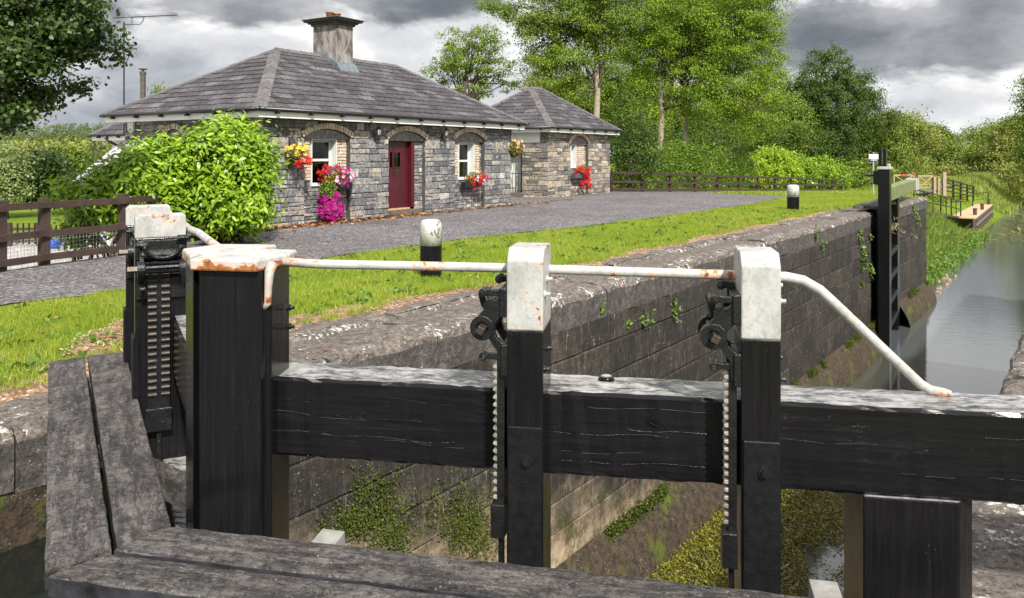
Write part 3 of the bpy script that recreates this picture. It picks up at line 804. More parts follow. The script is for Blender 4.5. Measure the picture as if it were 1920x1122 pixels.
def paddle_post(root, tf, s0, s1, q0, q1, ztop_, zbot=-2.6, zwhite=-.645, ch=.045):
    mb = MB()
    # one timber, white-painted head with bevelled top, black below
    qz = [(q0, zbot), (q1, zbot), (q1, ztop_ - ch * .6), (q1 - ch * .6, ztop_), (q0 + ch, ztop_), (q0, ztop_ - ch)]
    def sect(zlo, zhi, top):
        if top: pl = [(q0, zlo), (q1, zlo - .0), (q1, ztop_ - ch * .5), (q1 - ch * .5, ztop_), (q0 + ch, ztop_), (q0, ztop_ - ch)]
        else: pl = [(q0, zlo), (q1, zlo), (q1, zhi), (q0, zhi)]
        vs = [tf(s0, q, z) for q, z in pl] + [tf(s1, q, z) for q, z in pl]; n = len(pl)
        return vs, [tuple(range(n)), tuple(range(n, 2 * n))[::-1]] + [(i, (i + 1) % n, n + (i + 1) % n, n + i) for i in range(n)]
    v, f = sect(zbot, zwhite, False); mb.add(v, f, 0)
    v, f = sect(zwhite, ztop_, True); mb.add(v, f, 1)
    p = mb.build('paddle_post', [M['black_v'], M['white_post']], root, bevel=.006)
    # iron strap low on the face with its bolt
    mb = MB(); mb.box(s0 + .006, s1 - .004, q0 - .014, q0 + .001, zbot, -1.0 + R.uniform(-.01, .01), tf=tf)
    mb.build('face_strap', M['iron_strap'], root, bevel=.004)
    return p
def paddle_gear(root, tf, se, qa, qb, rear=True, dz=0.0):
    """cast rack-and-pinion gear on the mitre side of a post. se = s of the post face; qa..qb = depth range; local px scale .00195"""
    k = .00195; X = lambda px: se - (950 - px) * k; Z = lambda py: -.645 - (py - 612) * k + dz
    side_plate = [(X(949), Z(690)), (X(933), Z(690)), (X(931), Z(655)), (X(923), Z(645))] + [(X(902) + .040 * math.cos(rad(a)), Z(610.5) + .040 * math.sin(rad(a))) for a in range(300, 120, -15)] \
        + [(X(905), Z(575)), (X(920), Z(560)), (X(931), Z(556)), (X(933), Z(553)), (X(933), Z(536)), (X(949), Z(534)), (X(949), Z(588)), (X(938), Z(590)), (X(928), Z(600)), (X(925), Z(613)), (X(929), Z(628)), (X(940), Z(638)), (X(949), Z(640))]
    for j, (a, b_) in enumerate(((qa, qa + .022), (qb - .022, qb))):
        mb = MB(); sz_poly(mb, tf, side_plate, a, b_)
        ring(mb, tf, X(902), Z(610.5), .046, .022, a - .012, b_ + .004)
        mb.build('gear_plate', M['iron'], root, bevel=.003)
    # flange against the post
    mb = MB(); mb.box(X(936), X(950) + .002, qa - .012, qb + .012, Z(588), Z(534), tf=tf); mb.build('gear_flange', M['iron'], root, bevel=.004)
    mb = MB(); mb.box(X(938), X(950) + .002, qa - .012, qb + .012, Z(700), Z(640), tf=tf)
    mb.build('gear_flange', M['iron'], root, bevel=.004)
    # pinion: drum with teeth between the plates
    mb = MB(); c = (X(904), Z(610))
    for i in range(9):
        a = 2 * math.pi * i / 9
        mb.add([tf(c[0] + r * math.cos(a + da), q, c[1] + r * math.sin(a + da)) for q in (qa + .03, qb - .03) for r, da in ((.012, -.25), (.036, -.14), (.036, .14), (.012, .25))],
               [(0, 1, 2, 3), (7, 6, 5, 4), (0, 4, 5, 1), (1, 5, 6, 2), (2, 6, 7, 3), (3, 7, 4, 0)])
    mb.tube([tf(c[0], qa + .024, c[1]), tf(c[0], qb - .024, c[1])], .022, 12)
    mb.build('pinion', M['iron'], root)
    # square spindle that takes the windlass
    mb = MB(); r = .0155; ang = .35
    pts = [(c[0] + r * 1.25 * math.cos(ang + i * math.pi / 2), c[1] + r * 1.25 * math.sin(ang + i * math.pi / 2)) for i in range(4)]
    sz_poly(mb, tf, pts, qa - .062, qb + .02); mb.build('spindle', M['brown_iron'], root, bevel=.002)
    # pins, arms and the safety pawl on top
    for (px, py, q) in ((903.7, 543.7, qa + .012), (921.5, 528.5, qb - .012)):
        mb = MB(); mb.tube([tf(X(px), q - .028, Z(py)), tf(X(px), q + .03, Z(py))], .0165, 14); mb.tube([tf(X(px), q - .036, Z(py)), tf(X(px), q - .026, Z(py))], .009, 10)
        sz_poly(mb, tf, [(X(px), Z(py) - .013), (X(948), Z(py + 6)), (X(948), Z(py - 4)), (X(px), Z(py) + .013)], q - .014, q + .014)
        mb.build('pivot_arm', M['iron'], root, bevel=.002)
    # semicircular pawl loop linking both sides
    mb = MB(); n = 14; qm = (qa + qb) / 2; hw_ = (qb - qa) / 2 * .8
    path = [tf(X(898) + .012 * math.sin(math.pi * i / n), qm - hw_ * math.cos(math.pi * i / n), Z(546) - .07 * math.sin(math.pi * i / n)) for i in range(n + 1)]
    mb.tube(path, .0125, 8); mb.build('pawl_loop', M['iron'], root, smooth=True)
    # domed cap over pinion
    mb = MB(); mb.tube([tf(X(916), qa + .01, Z(572)), tf(X(916), qb - .01, Z(572))], [.028, .028], 14)
    mb.build('gear_cover', M['iron'], root)
    # lower eye bracket
    mb = MB(); ring(mb, tf, X(903), Z(666), .0165, .008, qa, qa + .03); sz_poly(mb, tf, [(X(910), Z(670)), (X(934), Z(672)), (X(934), Z(660)), (X(910), Z(660))], qa + .004, qa + .026)
    mb.build('eye_bracket', M['iron'], root, bevel=.002)
def toothed_rack(root, tf, se, q0, q1, z0, z1, zend, zrod, two=False):
    k = .00195; xb = se - .041; xt = se - .012
    mb = MB(); mb.box(xb, xt, q0, q1, zend + .11, z0 + .02, tf=tf)
    p = mb.build('paddle_rack', M['iron'], root, bevel=.002)
    mb = MB(); z = z0; pit = .037 if two else .0285; th_ = pit / .0285
    lanes = [(q0 + .002, q1 - .002)] if not two else [(q0 + .002, q0 + (q1 - q0) * .40), (q0 + (q1 - q0) * .60, q1 - .002)]
    while z > z1:
        for a, b_ in lanes:
            sz_poly(mb, tf, [(xb + .001, z), (xb - .013, z - .003 * th_), (xb - .016, z - .008 * th_), (xb - .013, z - .014 * th_), (xb + .001, z - .0165 * th_)], a, b_)
        z -= pit
    o = mb.build('teeth', M['rusty_teeth'] if two else M['steel_teeth'], p, bevel=.0015)
    mb = MB(); mb.box(xb - .022, xt + .002, q0 - .012, q1 + .008, zend, zend + .125, tf=tf); mb.box(xb - .008, xt - .002, q0 - .004, q1, zend - .6 + .2, zend, tf=tf) if False else None
    mb.build('rack_foot', M['iron'], p, bevel=.004)
    mb = MB(); mb.box(xb + .002, xb + .022, (q0 + q1) / 2 - .012, (q0 + q1) / 2 + .012, zrod, zend + .01, tf=tf)
    mb.build('paddle_rod', M['iron'], p)
def rough_beam(tf, s0, s1, q0, q1, z0, z1, mb, K=60, amp=.004):
    # timber with slightly wandering arrises
    ring_ = []
    for i in range(K + 1):
        s = s0 + (s1 - s0) * i / K
        r = lambda a=amp: R.uniform(-a, a)
        c = .012
        pr = [(q0 + r(), z0 + c), (q0 + c, z0 + r()), (q1 - c, z0 + r()), (q1 + r(), z0 + c), (q1 + r(), z1 - c), (q1 - c, z1 + r(.003)), (q0 + (q1 - q0) * .6, z1 + r()), (q0 + (q1 - q0) * .3, z1 + r()), (q0 + c, z1 + r(.003)), (q0 + r(), z1 - c)]
        ring_.append([tf(s, q, z) for q, z in pr])
    n = 10; vs = [v for x in ring_ for v in x]
    fs = [(i * n + j, i * n + (j + 1) % n, (i + 1) * n + (j + 1) % n, (i + 1) * n + j) for i in range(K) for j in range(n)]
    fs += [tuple(range(n))[::-1], tuple(K * n + j for j in range(n))]
    mb.add(vs, fs)

# ---- right leaf
rg = thing('lock_gate', 'near black lock gate with two white topped posts and long balance beam running right', 'lock gate', (.6, 2.95, -2.4))
mb = MB(); rough_beam(GR, .0, 5.6, 0, .25, -1.218, -.902, mb, 140)
# split lines and lifted paint along the front face
def split(mb, tf, s0, s1, z0, z1, r=.0016, mi=1, wob=.004, q=-.0005):
    r *= .6
    K = int((s1 - s0) / .03) + 2; ph = R.uniform(0, 9)
    pts = [tf(s0 + (s1 - s0) * i / K, q, z0 + (z1 - z0) * i / K + wob * math.sin(i * .5 + ph) + R.uniform(-.0015, .0015)) for i in range(K + 1)]
    mb.tube(pts, [r * (.3 + .7 * abs(math.sin(i * .7 + ph))) for i in range(K + 1)], 5, mi=mi)
for s0, s1, z0, z1, r, mi in ((.02, .42, -1.035, -1.06, .0022, 2), (.02, .78, -1.115, -1.125, .003, 1), (.02, .30, -1.113, -1.121, .0016, 2), (.3, .72, -1.045, -1.05, .0018, 1), (.5, .82, -1.13, -1.14, .0015, 2), (.05, .35, -.99, -1.0, .0014, 1), (.45, .8, -.96, -.975, .0014, 1),
                              (1.16, 1.6, -1.06, -1.05, .002, 1), (1.2, 1.5, -1.13, -1.12, .0018, 2), (1.3, 1.75, -.955, -.95, .002, 2), (1.45, 1.76, -1.03, -1.035, .003, 1), (1.2, 1.8, -1.165, -1.15, .0016, 1),
                              (2.0, 2.5, -1.035, -1.04, .0014, 1), (2.35, 3.1, -1.135, -1.13, .0014, 2), (2.6, 3.3, -.985, -.99, .0012, 1)):
    split(mb, GR, s0, s1, z0, z1, r, mi)
# torn splinter under the second bay
mb.add([GR(1.50, -.003, -.985), GR(1.57, -.010, -.995), GR(1.60, -.003, -1.03), GR(1.55, -.008, -1.01)], [(0, 1, 2, 3)], 1)
mb.build('balance_beam', [M['black_h'], M['iron'], M['paint_lip']], rg)
# mitre post
def poly_post(root, pts, z0, z1, mat, name, bevel=.008):
    mb = MB(); mb.prism(pts, z0, z1); return mb.build(name, M[mat], root, bevel=bevel)
rp = [(-1.235, 3.155), (-.978, 3.11), (-.972, 3.145), (-.950, 3.16), (-.945, 3.40), (-1.09, 3.45), (-1.235, 3.24)]
poly_post(rg, rp, -2.9, -.452, 'black_v', 'mitre_post')
cap = [(-1.262, 3.13), (-.985, 3.082), (-.915, 3.30), (-.92, 3.43), (-1.09, 3.48), (-1.262, 3.25)]
poly_post(rg, cap, -.455, -.408, 'cap_iron', 'post_cap', .009)
mb = MB(); mb.tube([(-.945, 3.16, -.43), (-.952, 3.14, -.46), (-.955, 3.135, -.52), (-.958, 3.14, -.585), (-.985, 3.15, -.61)], [.02, .019, .015, .014, .012], 10)
mb.build('rail_bracket', M['white_iron'], rg, smooth=True)
for z in (-.64, -.72): bolt(rg, GR, .045, .11, z, side=1, r=.009)
for s0, s1 in ((1.013, 1.148), (1.846, 1.98)):
    paddle_post(rg, GR, s0, s1, -.14, .10, -.345)
    paddle_gear(rg, GR, s0, -.125, .045)
    bolt(rg, GR, (s0 + s1) / 2 + .01, -.154, -1.115 + (.015 if s0 > 1.5 else 0), r=.015)
    for z, mt in ((-.47, 'white_post'), (-.515, 'white_post'), (-.73, 'iron'), (-.79, 'iron')):
        bolt(rg, GR, s1, -.10 if z in (-.515, -.79) else -.03, z, side=1, r=.009, mat=mt)
toothed_rack(rg, GR, 1.013, -.115, -.055, -.78, -1.27, -1.42, -2.3)
toothed_rack(rg, GR, 1.846, -.115, -.055, -.78, -1.32, -1.46, -2.3)
# heel post with rounded back
hp = []
for (s, q) in ((2.285, .0), (2.60, .0), (2.665, .06), (2.69, .14), (2.67, .23), (2.60, .30), (2.285, .30)):
    p = GR(s, q, 0); hp.append((p[0], p[1]))
poly_post(rg, hp, -4.5, -1.22, 'black_v', 'heel_post')
# planking and rails below the walkway
mb = MB(); s = .0
while s < 2.28:
    mb.box(s + .004, s + .20, .17 + R.uniform(-.003, .003), .24, -5.4, -1.86, tf=GR); s += .205
mb.build('gate_planking', M['black_v'], rg)
for z in (-1.80, -2.9, -4.0):
    mb = MB(); mb.box(.0, 2.3, .0, .18, z - .12, z + .02, tf=GR); mb.build('cross_rail', M['black_v'], rg, bevel=.01)
# handrail (bent tube)
mb = MB(); zr = -.445; qr = .06
path = [GR(.03, .03, zr + .008), GR(.2, .04, zr), GR(.9, qr, zr), GR(1.8, qr, zr - .006), GR(2.03, qr, zr - .008), GR(2.09, qr + .005, zr - .02), GR(2.15, qr + .01, zr - .055)]
path += [GR(2.19, qr + .012, zr - .092)] + [GR(2.19 + (2.53 - 2.19) * f, qr + .02 + .10 * f, zr - .092 + (-.86 - zr + .092) * f) for f in (.25, .5, .75, 1)] + [GR(2.565, .185, -.882), GR(2.61, .19, -.888), GR(2.64, .19, -.893)]
path = [tuple(p) for p in path]
mb.tube(path, [.0185] * (len(path) - 2) + [.016, .011], 12)
mb.build('handrail', M['white_iron'], rg, smooth=True)
# fixing lump on the beam and the broken chip in its face
mb = MB(); mb.lathe([(.0, .02), (.018, .018), (.03, .01), (.034, 0)][::-1], GR(1.36, .19, -.901), 14); mb.build('dome_bolt', M['black_h'], rg, smooth=True)
# walkway of two boards
def board(root, tf_pts, z0, z1, mat, K=24):
    """tf_pts: 4 plan corners a,b (start edge), c,d (end edge) ; boards with slightly ragged long edges"""
    a, b_, c, d = [Vector(p) for p in tf_pts]; mb = MB()
    for i in range(K + 1):
        f = i / K; e0 = a.lerp(d, f); e1 = b_.lerp(c, f); w = (e1 - e0)
        for g_, z in ((0, z0), (0, z1 - .006), (.02, z1), (.25, z1 + .001), (.5, z1 - .001), (.75, z1 + .001), (.98, z1), (1, z1 - .006), (1, z0)):
            p = e0 + w * g_; j = .0025
            mb.v.append((p.x + R.uniform(-j, j), p.y + R.uniform(-j, j), z + R.uniform(-j, j) * .8))
    n = 9
    for i in range(K):
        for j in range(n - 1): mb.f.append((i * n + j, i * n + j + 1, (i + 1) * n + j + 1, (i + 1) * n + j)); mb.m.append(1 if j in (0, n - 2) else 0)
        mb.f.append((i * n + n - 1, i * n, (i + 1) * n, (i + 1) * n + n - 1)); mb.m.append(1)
    mb.f.append(tuple(range(n))); mb.m.append(0); mb.f.append(tuple(K * n + k for k in range(n))[::-1]); mb.m.append(0)
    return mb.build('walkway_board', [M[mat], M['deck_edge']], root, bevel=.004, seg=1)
WZ = -1.345
Q = lambda px, py: P(px, py, WZ).xy
# corner points read on the deck plane
ci = Q(322, 986); cm_ = Q(213, 1031); co = Q(88, 1078)
far = Q(1500, 1116); dvec = (far - ci).normalized(); nv = Vector((dvec.y, -dvec.x))   # toward the camera
if nv.y > 0: nv = -nv
L_ = 4.2; w1 = abs((cm_ - ci).dot(nv)); w2 = w1 + .012
e = ci + dvec * L_
board(rg, [ci, cm_ + (ci - cm_) * .0, e + nv * w1, e], WZ - .07, WZ, 'deck_r', 60)
cm2 = cm_ + nv * .02 + (co - cm_) * .03; co2 = Q(92, 1086)
wo = (co2 - ci).dot(nv)
b1 = co2 + dvec * .0
# outer board has its corner sawn off
board(rg, [cm2, Q(90, 1079), ci + dvec * (L_) + nv * wo, ci + dvec * L_ + nv * (w1 + .022)], WZ - .07, WZ - .002, 'deck_r', 60)
for px in (585, 1548):
    c = P(px, 1010 if px < 900 else 1092, WZ if px < 900 else WZ - .05).xy; mb = MB()
    a = c + nv * .25; b_ = c - nv * .10; pr = dvec
    mb.beam((a.x, a.y, WZ - .12), (b_.x, b_.y, WZ - .12), .085, .085) if False else None
    mb.beam((a.x, a.y, WZ - .125), (b_.x + (.03 if px < 900 else -.01), b_.y + (.03 if px < 900 else -.045), WZ - (.075 if px < 900 else .12)), .09, .10)
    mb.build('walkway_bracket', M['pale_grey'] if 'pale_grey' in M else M['deck_r'], rg, bevel=.004)

# ---- left leaf, seen nearly end on
lg = thing('lock_gate', 'left leaf of the near lock gate seen end on with double toothed rack', 'lock gate', GL(1.2, 0, -2.4))
lp = [(-1.262, 3.165), (-1.395, 3.42), (-1.30, 3.56), (-1.115, 3.52), (-1.10, 3.47), (-1.25, 3.26)]
poly_post(lg, lp, -2.9, -.452, 'black_v', 'mitre_post')
poly_post(lg, [(-1.275, 3.17), (-1.41, 3.42), (-1.31, 3.60), (-1.05, 3.58), (-1.09, 3.49), (-1.27, 3.265)], -.45, -.402, 'cap_iron', 'post_cap', .009)
mb = MB(); rough_beam(GL, -.02, 5.4, 0, .25, -1.218, -.902, mb, 120)
mb.build('balance_beam', M['black_h'], lg)
def post_left(sf, x0, x1, s1):
    # mitre-side face spans picture x0..x1; convert to q at this s
    def q_at(px):
        k = (px - 960) / F; p = l0 + ld * sf
        return (k * p.y - p.x) / (lq.x - k * lq.y)
    qa, qb = q_at(x0), q_at(x1)
    paddle_post(lg, GL, sf, sf + .14, qa, qb, -.335, zwhite=-.462, ch=.02)
    return qa, qb
qa1, qb1 = post_left(1.24, 253, 349, 1.38)
paddle_gear(lg, GL, 1.24, qa1 + .02, qb1 - .01, dz=.02)
toothed_rack(lg, GL, 1.24, (qa1 + qb1) / 2 - .07, (qa1 + qb1) / 2 + .045, -.68, -1.31, -1.52, -2.4, two=True)
qa2, qb2 = post_left(2.12, 236, 320, 2.26)
paddle_gear(lg, GL, 2.12, qa2 + .02, qb2 - .01, dz=.02)
toothed_rack(lg, GL, 2.12, (qa2 + qb2) / 2 - .07, (qa2 + qb2) / 2 + .045, -.68, -1.31, -1.52, -2.4, two=True)
hp = []
for (s, q) in ((2.3, .0), (2.64, .0), (2.7, .15), (2.6, .30), (2.3, .30)):
    p = GL(s, q, 0); hp.append((p[0], p[1]))
poly_post(lg, hp, -4.5, -1.22, 'black_v', 'heel_post')
mb = MB(); s = .0
while s < 2.28:
    mb.box(s + .004, s + .20, .12 + R.uniform(-.003, .003), .2, -5.4, -1.9, tf=GL); s += .205
mb.build('gate_planking', M['black_v'], lg)
for z in (-1.72, -2.9, -4.0):
    mb = MB(); mb.box(-.05, 2.3, -.05, .12, z - .12, z + .02, tf=GL); mb.build('cross_rail', M['black_v'], lg, bevel=.01)
mb = MB(); q = qb1 + .03
mb.tube([GL(2.3, q, -.43), GL(1.38, q, -.435), GL(1.24, q, -.43), GL(1.1, q + .02, -.43), GL(.3, .14, -.44), GL(.1, .17, -.445)], .021, 12)
mb.build('handrail', M['white_iron'], lg, smooth=True)
il = Q(235, 660); ml1 = Q(165, 667); ml0 = Q(158, 668); ol = Q(91, 678)
board(lg, [ci - (ci - cm_) * .0 + Vector((-.004, .006)), cm_ + Vector((-.0, .012)) + (ci - cm_) * .03, ml1, il], WZ - .07, WZ, 'deck_l', 40)
board(lg, [cm_ + Vector((-.014, .012)), Q(85, 1068), ol, ml0], WZ - .07, WZ - .003, 'deck_l', 40)
mb = MB(); mb.beam((*Q(200, 800), WZ - .13), (*(Q(380, 880)), WZ - .13), .09, .1); mb.build('walkway_bracket', M['deck_l'], lg)
mb = MB(); a = Q(120, 690); b_ = Q(236, 690); mb.beam((a.x, a.y, GZ + .11), (b_.x, b_.y, GZ + .11), .1, .24); mb.build('walkway_bracket', M['deck_l'], lg)

# ======================================================================= FAR GATES (open, folded into the recess)
def far_gate():
    g = thing('lock_gate', 'distant open lock gate leaf folded against the wall with green tinged balance beam', 'lock gate', TN(17.4, -.2, -3))
    T = lambda a, b_, c: TN(a, b_, c)
    mb = MB(); mb.box(15.15, 15.42, -.52, -.22, -6.2, -.42, tf=T); mb.build('mitre_post', M['black_v'], g, bevel=.012)
    mb = MB(); mb.box(15.12, 15.45, -.55, -.20, -.42, -.34, tf=T); mb.build('post_cap', M['white_post'], g, bevel=.015)
    mb = MB(); mb.box(15.9, 16.1, -.34, -.12, -1.3, -.36, tf=T); mb.build('paddle_post', M['black_v'], g, bevel=.012)
    mb = MB(); mb.box(15.88, 16.12, -.38, -.08, -.40, -.27, tf=T); mb.build('post_cap', M['white_post'], g, bevel=.015)
    mb = MB(); mb.box(15.5, 15.64, -.2, -.02, -.85, -.46, tf=T); mb.tube([TN(15.57, -.02, -.6), TN(15.57, .2, -.6)], .035, 8); mb.build('gear_box', M['iron'], g, bevel=.02)
    for n_ in (-.33, -.21):
        mb = MB(); mb.box(15.72, 15.82, n_, n_ + .09, -6, .24 + n_ * .2, tf=T)
        for i in range(16): mb.box(15.69, 15.72, n_ + .01, n_ + .08, -.35 + i * .03, -.335 + i * .03, tf=T)
        mb.build('paddle_rack', M['iron'], g)
    mb = MB(); mb.box(18.6, 18.9, -.12, .2, -6.2, -1.25, tf=T); mb.build('heel_post', M['black_v'], g, bevel=.01)
    mb = MB(); mb.hexa([TN(15.42, -.50, -1.32), TN(15.42, -.22, -1.32), TN(24.2, .55, -1.32), TN(24.2, .20, -1.32), TN(15.42, -.50, -.92), TN(15.42, -.22, -.92), TN(24.2, .55, -.92), TN(24.2, .20, -.92)])
    mb.build('balance_beam', M['olive_beam'], g, bevel=.02)
    mb = MB(); mb.hexa([TN(23.6, .12, -1.33), TN(23.6, .5, -1.33), TN(24.24, .58, -1.33), TN(24.24, .17, -1.33), TN(23.6, .12, -.9), TN(23.6, .5, -.9), TN(24.24, .58, -.9), TN(24.24, .17, -.9)])
    mb.build('beam_end', M['white_post'], g, bevel=.02)
    for k, z in enumerate((-2.3, -3.0, -3.7, -4.4, -5.1)):
        mb = MB(); mb.hexa([TN(15.42, -.42, z), TN(15.42, -.2, z), TN(18.6, .05, z), TN(18.6, -.12, z), TN(15.42, -.42, z + .16), TN(15.42, -.2, z + .16), TN(18.6, .05, z + .16), TN(18.6, -.12, z + .16)]); mb.build('cross_rail', M['iron_strap'], g, bevel=.01)
    mb = MB(); s = 15.4
    while s < 18.7: mb.box(s + .01, s + .3, -.19 + (s - 15.4) * .08, -.13 + (s - 15.4) * .08, -6.1, -1.6, tf=T); s += .305
    mb.build('gate_planking', M['black_v'], g)
    for i, (a, b_) in enumerate(((-.16, .16), (.19, .52))):
        mb = MB(); mb.hexa([TN(15.5, a, -1.56), TN(15.5, b_, -1.56), TN(18.9, b_ + .1, -1.56), TN(18.9, a + .1, -1.56), TN(15.5, a, -1.47), TN(15.5, b_, -1.47), TN(18.9, b_ + .1, -1.47), TN(18.9, a + .1, -1.47)])
        mb.build('walkway_board', M['deck_r'], g, bevel=.01)
    return g
far_gate()
# ======================================================================= COTTAGE
hA = Vector((-5.52, 17.68)); hu = Vector((.5448, .8386)); hv = Vector((-.8386, .5448)); HL = 10.04; HW = 5.25; ZE = .90
def H(e, w, z=0):
    p = hA + hu * e + hv * w; return (p.x, p.y, z)
def e_px(px, base=hA, d=hu, off=0):
    b = base + hv * off; k = (px - 960) / F
    return (b.x - k * b.y) / (k * d.y - d.x)
def arch_half(a, b, zs, zt):
    c = (a + b) / 2; r = (b - a) / 2
    def f(z0, z1):
        z = (z0 + z1) / 2
        if z >= zt: return None
        if z <= zs: return (a, b)
        k = math.sqrt(max(0, 1 - ((z - zs) / (zt - zs)) ** 2)) * r
        return (c - k, c + k)
    return f
def voussoirs(mb, tf, a, b, zs, zt, th=.135, n=None):
    """segmental brick arch above an opening a..b springing at zs, crown at zt: circular arc"""
    c = (a + b) / 2; h = (b - a) / 2; r_ = zt - zs; n = n or int((b - a) / .082)
    R0 = (h * h + r_ * r_) / (2 * r_); cz = zt - R0; th0 = math.asin(min(1, h / R0))
    tot = 2 * th0 + 2 * .04
    for i in range(n):
        a0 = -th0 - .04 + tot * i / n + .009 / R0; a1 = -th0 - .04 + tot * (i + 1) / n - .009 / R0
        d = R.uniform(.02, .035)
        p = [(c + rr * math.sin(t), cz + rr * math.cos(t)) for rr, t in ((R0, a0), (R0, a1), (R0 + th, a1), (R0 + th, a0))]
        vs = [tf(x, -.04, z) for x, z in p] + [tf(x, d, z) for x, z in p]
        mb.add(vs, [(4, 5, 6, 7), (0, 1, 5, 4), (1, 2, 6, 5), (2, 3, 7, 6), (3, 0, 4, 7)])
def seg_arch(a, b, zs, zt, extra=0.0):
    c = (a + b) / 2; h = (b - a) / 2; r_ = zt - zs
    R0 = (h * h + r_ * r_) / (2 * r_); cz = zt - R0; RR = R0 + extra
    def f(z0, z1):
        z = (z0 + z1) / 2
        if z <= zs: return (a - 0, b + 0) if not extra else (a, b)
        if z >= cz + RR: return None
        k = math.sqrt(max(0, RR * RR - (z - cz) ** 2))
        k = min(k, h + extra * .9)
        return (c - k, c + k)
    return f
def window_wall(root, base, d, out, e0, e1, zb, zt_, openings, stonemat, wname='wall', seed=5, hs=(.09, .2)):
    """openings: dict(a,b,zs,zt, win=(wa,wb,wz0,wz1) or None, kind)"""
    rnd = random.Random(seed)
    def tf(u, dd, z):
        p = base + d * u + out * dd; return (p.x, p.y, z)
    hf = [seg_arch(o['a'], o['b'], o['zs'], o['zt']) for o in openings]
    hx = [seg_arch(o['a'], o['b'], o['zs'], o['zt'], .125) for o in openings]
    def holes(z0, z1, fs=hf):
        r = []
        for f, o in zip(fs, openings):
            x = f(z0, z1)
            if x and z1 > o.get('z0', -99): r.append(x)
        return r
    mb = MB()
    rubble(mb, tf, e0, e1, zb, zt_, lambda a, b: holes(a, b, hx), rnd=rnd, hs=hs, back=-.06)
    n_st = len(mb.f)
    # recess layer: rubble below / beside window
    for o in openings:
        f = seg_arch(o['a'], o['b'], o['zs'], o['zt']); wz = o['win']; dep = o.get('dep', .13)
        tf2 = lambda u, dd, z, dep=dep: tf(u, dd - dep, z)
        def holes2(z0, z1, f=f, o=o, wz=wz):
            zc = (z0 + z1) / 2
            r = []
            if wz[2] - .005 < zc < wz[3] + .005: r.append((wz[0], wz[1]))
            if zc > wz[3]: r.append((o['a'], o['b']))          # lintel goes here
            if o.get('brick') and o['bz'] < zc <= wz[3]: 
                r.append((max(o['a'], wz[0] - o['brick'][0]), wz[0])); r.append((wz[1], min(o['b'], wz[1] + o['brick'][1])))
            return r
        zz = [zb, wz[2], wz[3]] if wz[2] > zb + .05 else [zb, wz[3]]
        for q0, q1 in zip(zz, zz[1:]): rubble(mb, tf2, o['a'], o['b'], q0, q1, holes2, rnd=rnd, hs=(.06, .14), ls=(.1, .34), proud=(0, .02), quoin=False, back=-.06)
    wall = mb.build(wname, M[stonemat], root)
    # mortar backing, split in main leaf and recess leaf
    mb = MB()
    backing(mb, tf, e0 + .01, e1 - .01, zb, zt_, holes, d=-.012, th=.11)
    for o in openings:
        f = seg_arch(o['a'], o['b'], o['zs'], o['zt']); wz = o['win']; dep = o.get('dep', .13)
        def bh(z0, z1, f=f, wz=wz):
            zc = (z0 + z1) / 2; x = f(z0, z1); r = []
            if x: r += [(-99, x[0] - .05), (x[1] + .05, 99)]
            else: r += [(-99, 99)]
            if wz[2] < zc < wz[3]: r.append((wz[0], wz[1]))
            return r
        backing(mb, lambda u, dd, z, dep=dep: tf(u, dd - dep, z), o['a'] - .05, o['b'] + .05, zb, o['zt'] + .1, bh, d=-.012, th=.18)
    mb.build('mortar', M['mortar'], wall)
    for o in openings:
        wz = o['win']; dep = o.get('dep', .13)
        mb = MB(); voussoirs(mb, tf, o['a'], o['b'], o['zs'], o['zt']); mb.build('brick_arch', M['brick'], root)
        # lintel filling the arch head
        c = (o['a'] + o['b']) / 2; h = (o['b'] - o['a']) / 2 - .02; r_ = o['zt'] - o['zs']; R0 = (h * h + r_ * r_) / (2 * r_); cz = o['zt'] - .02 - R0
        t0 = math.asin(min(1, h / R0)); z_s = cz + R0 * math.cos(t0)
        pl = [(c - h, wz[3]), (c + h, wz[3])] + [(c + R0 * math.sin(t), cz + R0 * math.cos(t)) for t in [t0 - 2 * t0 * i / 14 for i in range(15)] if cz + R0 * math.cos(t) > wz[3]]
        mb = MB(); n = len(pl); vs = [tf(x, -.045, z) for x, z in pl] + [tf(x, -.3, z) for x, z in pl]
        mb.add(vs, [tuple(range(n)), tuple(range(n, 2 * n))[::-1]] + [(i, n + i, n + (i + 1) % n, (i + 1) % n) for i in range(n)])
        mb.build('lintel', M['lintel'], root)
        if o.get('brick'):
            mbs = (MB(), MB()); z = o['bz']; k = 0
            while z < wz[3] - .02:
                hb = .078; z1 = min(z + hb, wz[3])
                for (a, b_, sgn) in ((max(o['a'], wz[0] - o['brick'][0]), wz[0], 0), (wz[1], min(o['b'], wz[1] + o['brick'][1]), 1)):
                    tf2 = lambda u, dd, zz, dep=dep: tf(u, dd - dep, zz)
                    L = b_ - a
                    if L > .25: cuts = [a, a + L * (.33 if (k + sgn) % 2 else .62), b_]
                    else: cuts = [a, b_] if k % 2 else [a + L * .0, b_]
                    for x, y in zip(cuts, cuts[1:]): block(mbs[sgn], tf2, x, y, z, z1, rnd.uniform(.012, .026), .006, .008, .002, back=-.2, rnd=rnd)
                z = z1; k += 1
            for m_ in mbs:
                if m_.v: m_.build('brick_jamb', M['brick'], root)
    return tf
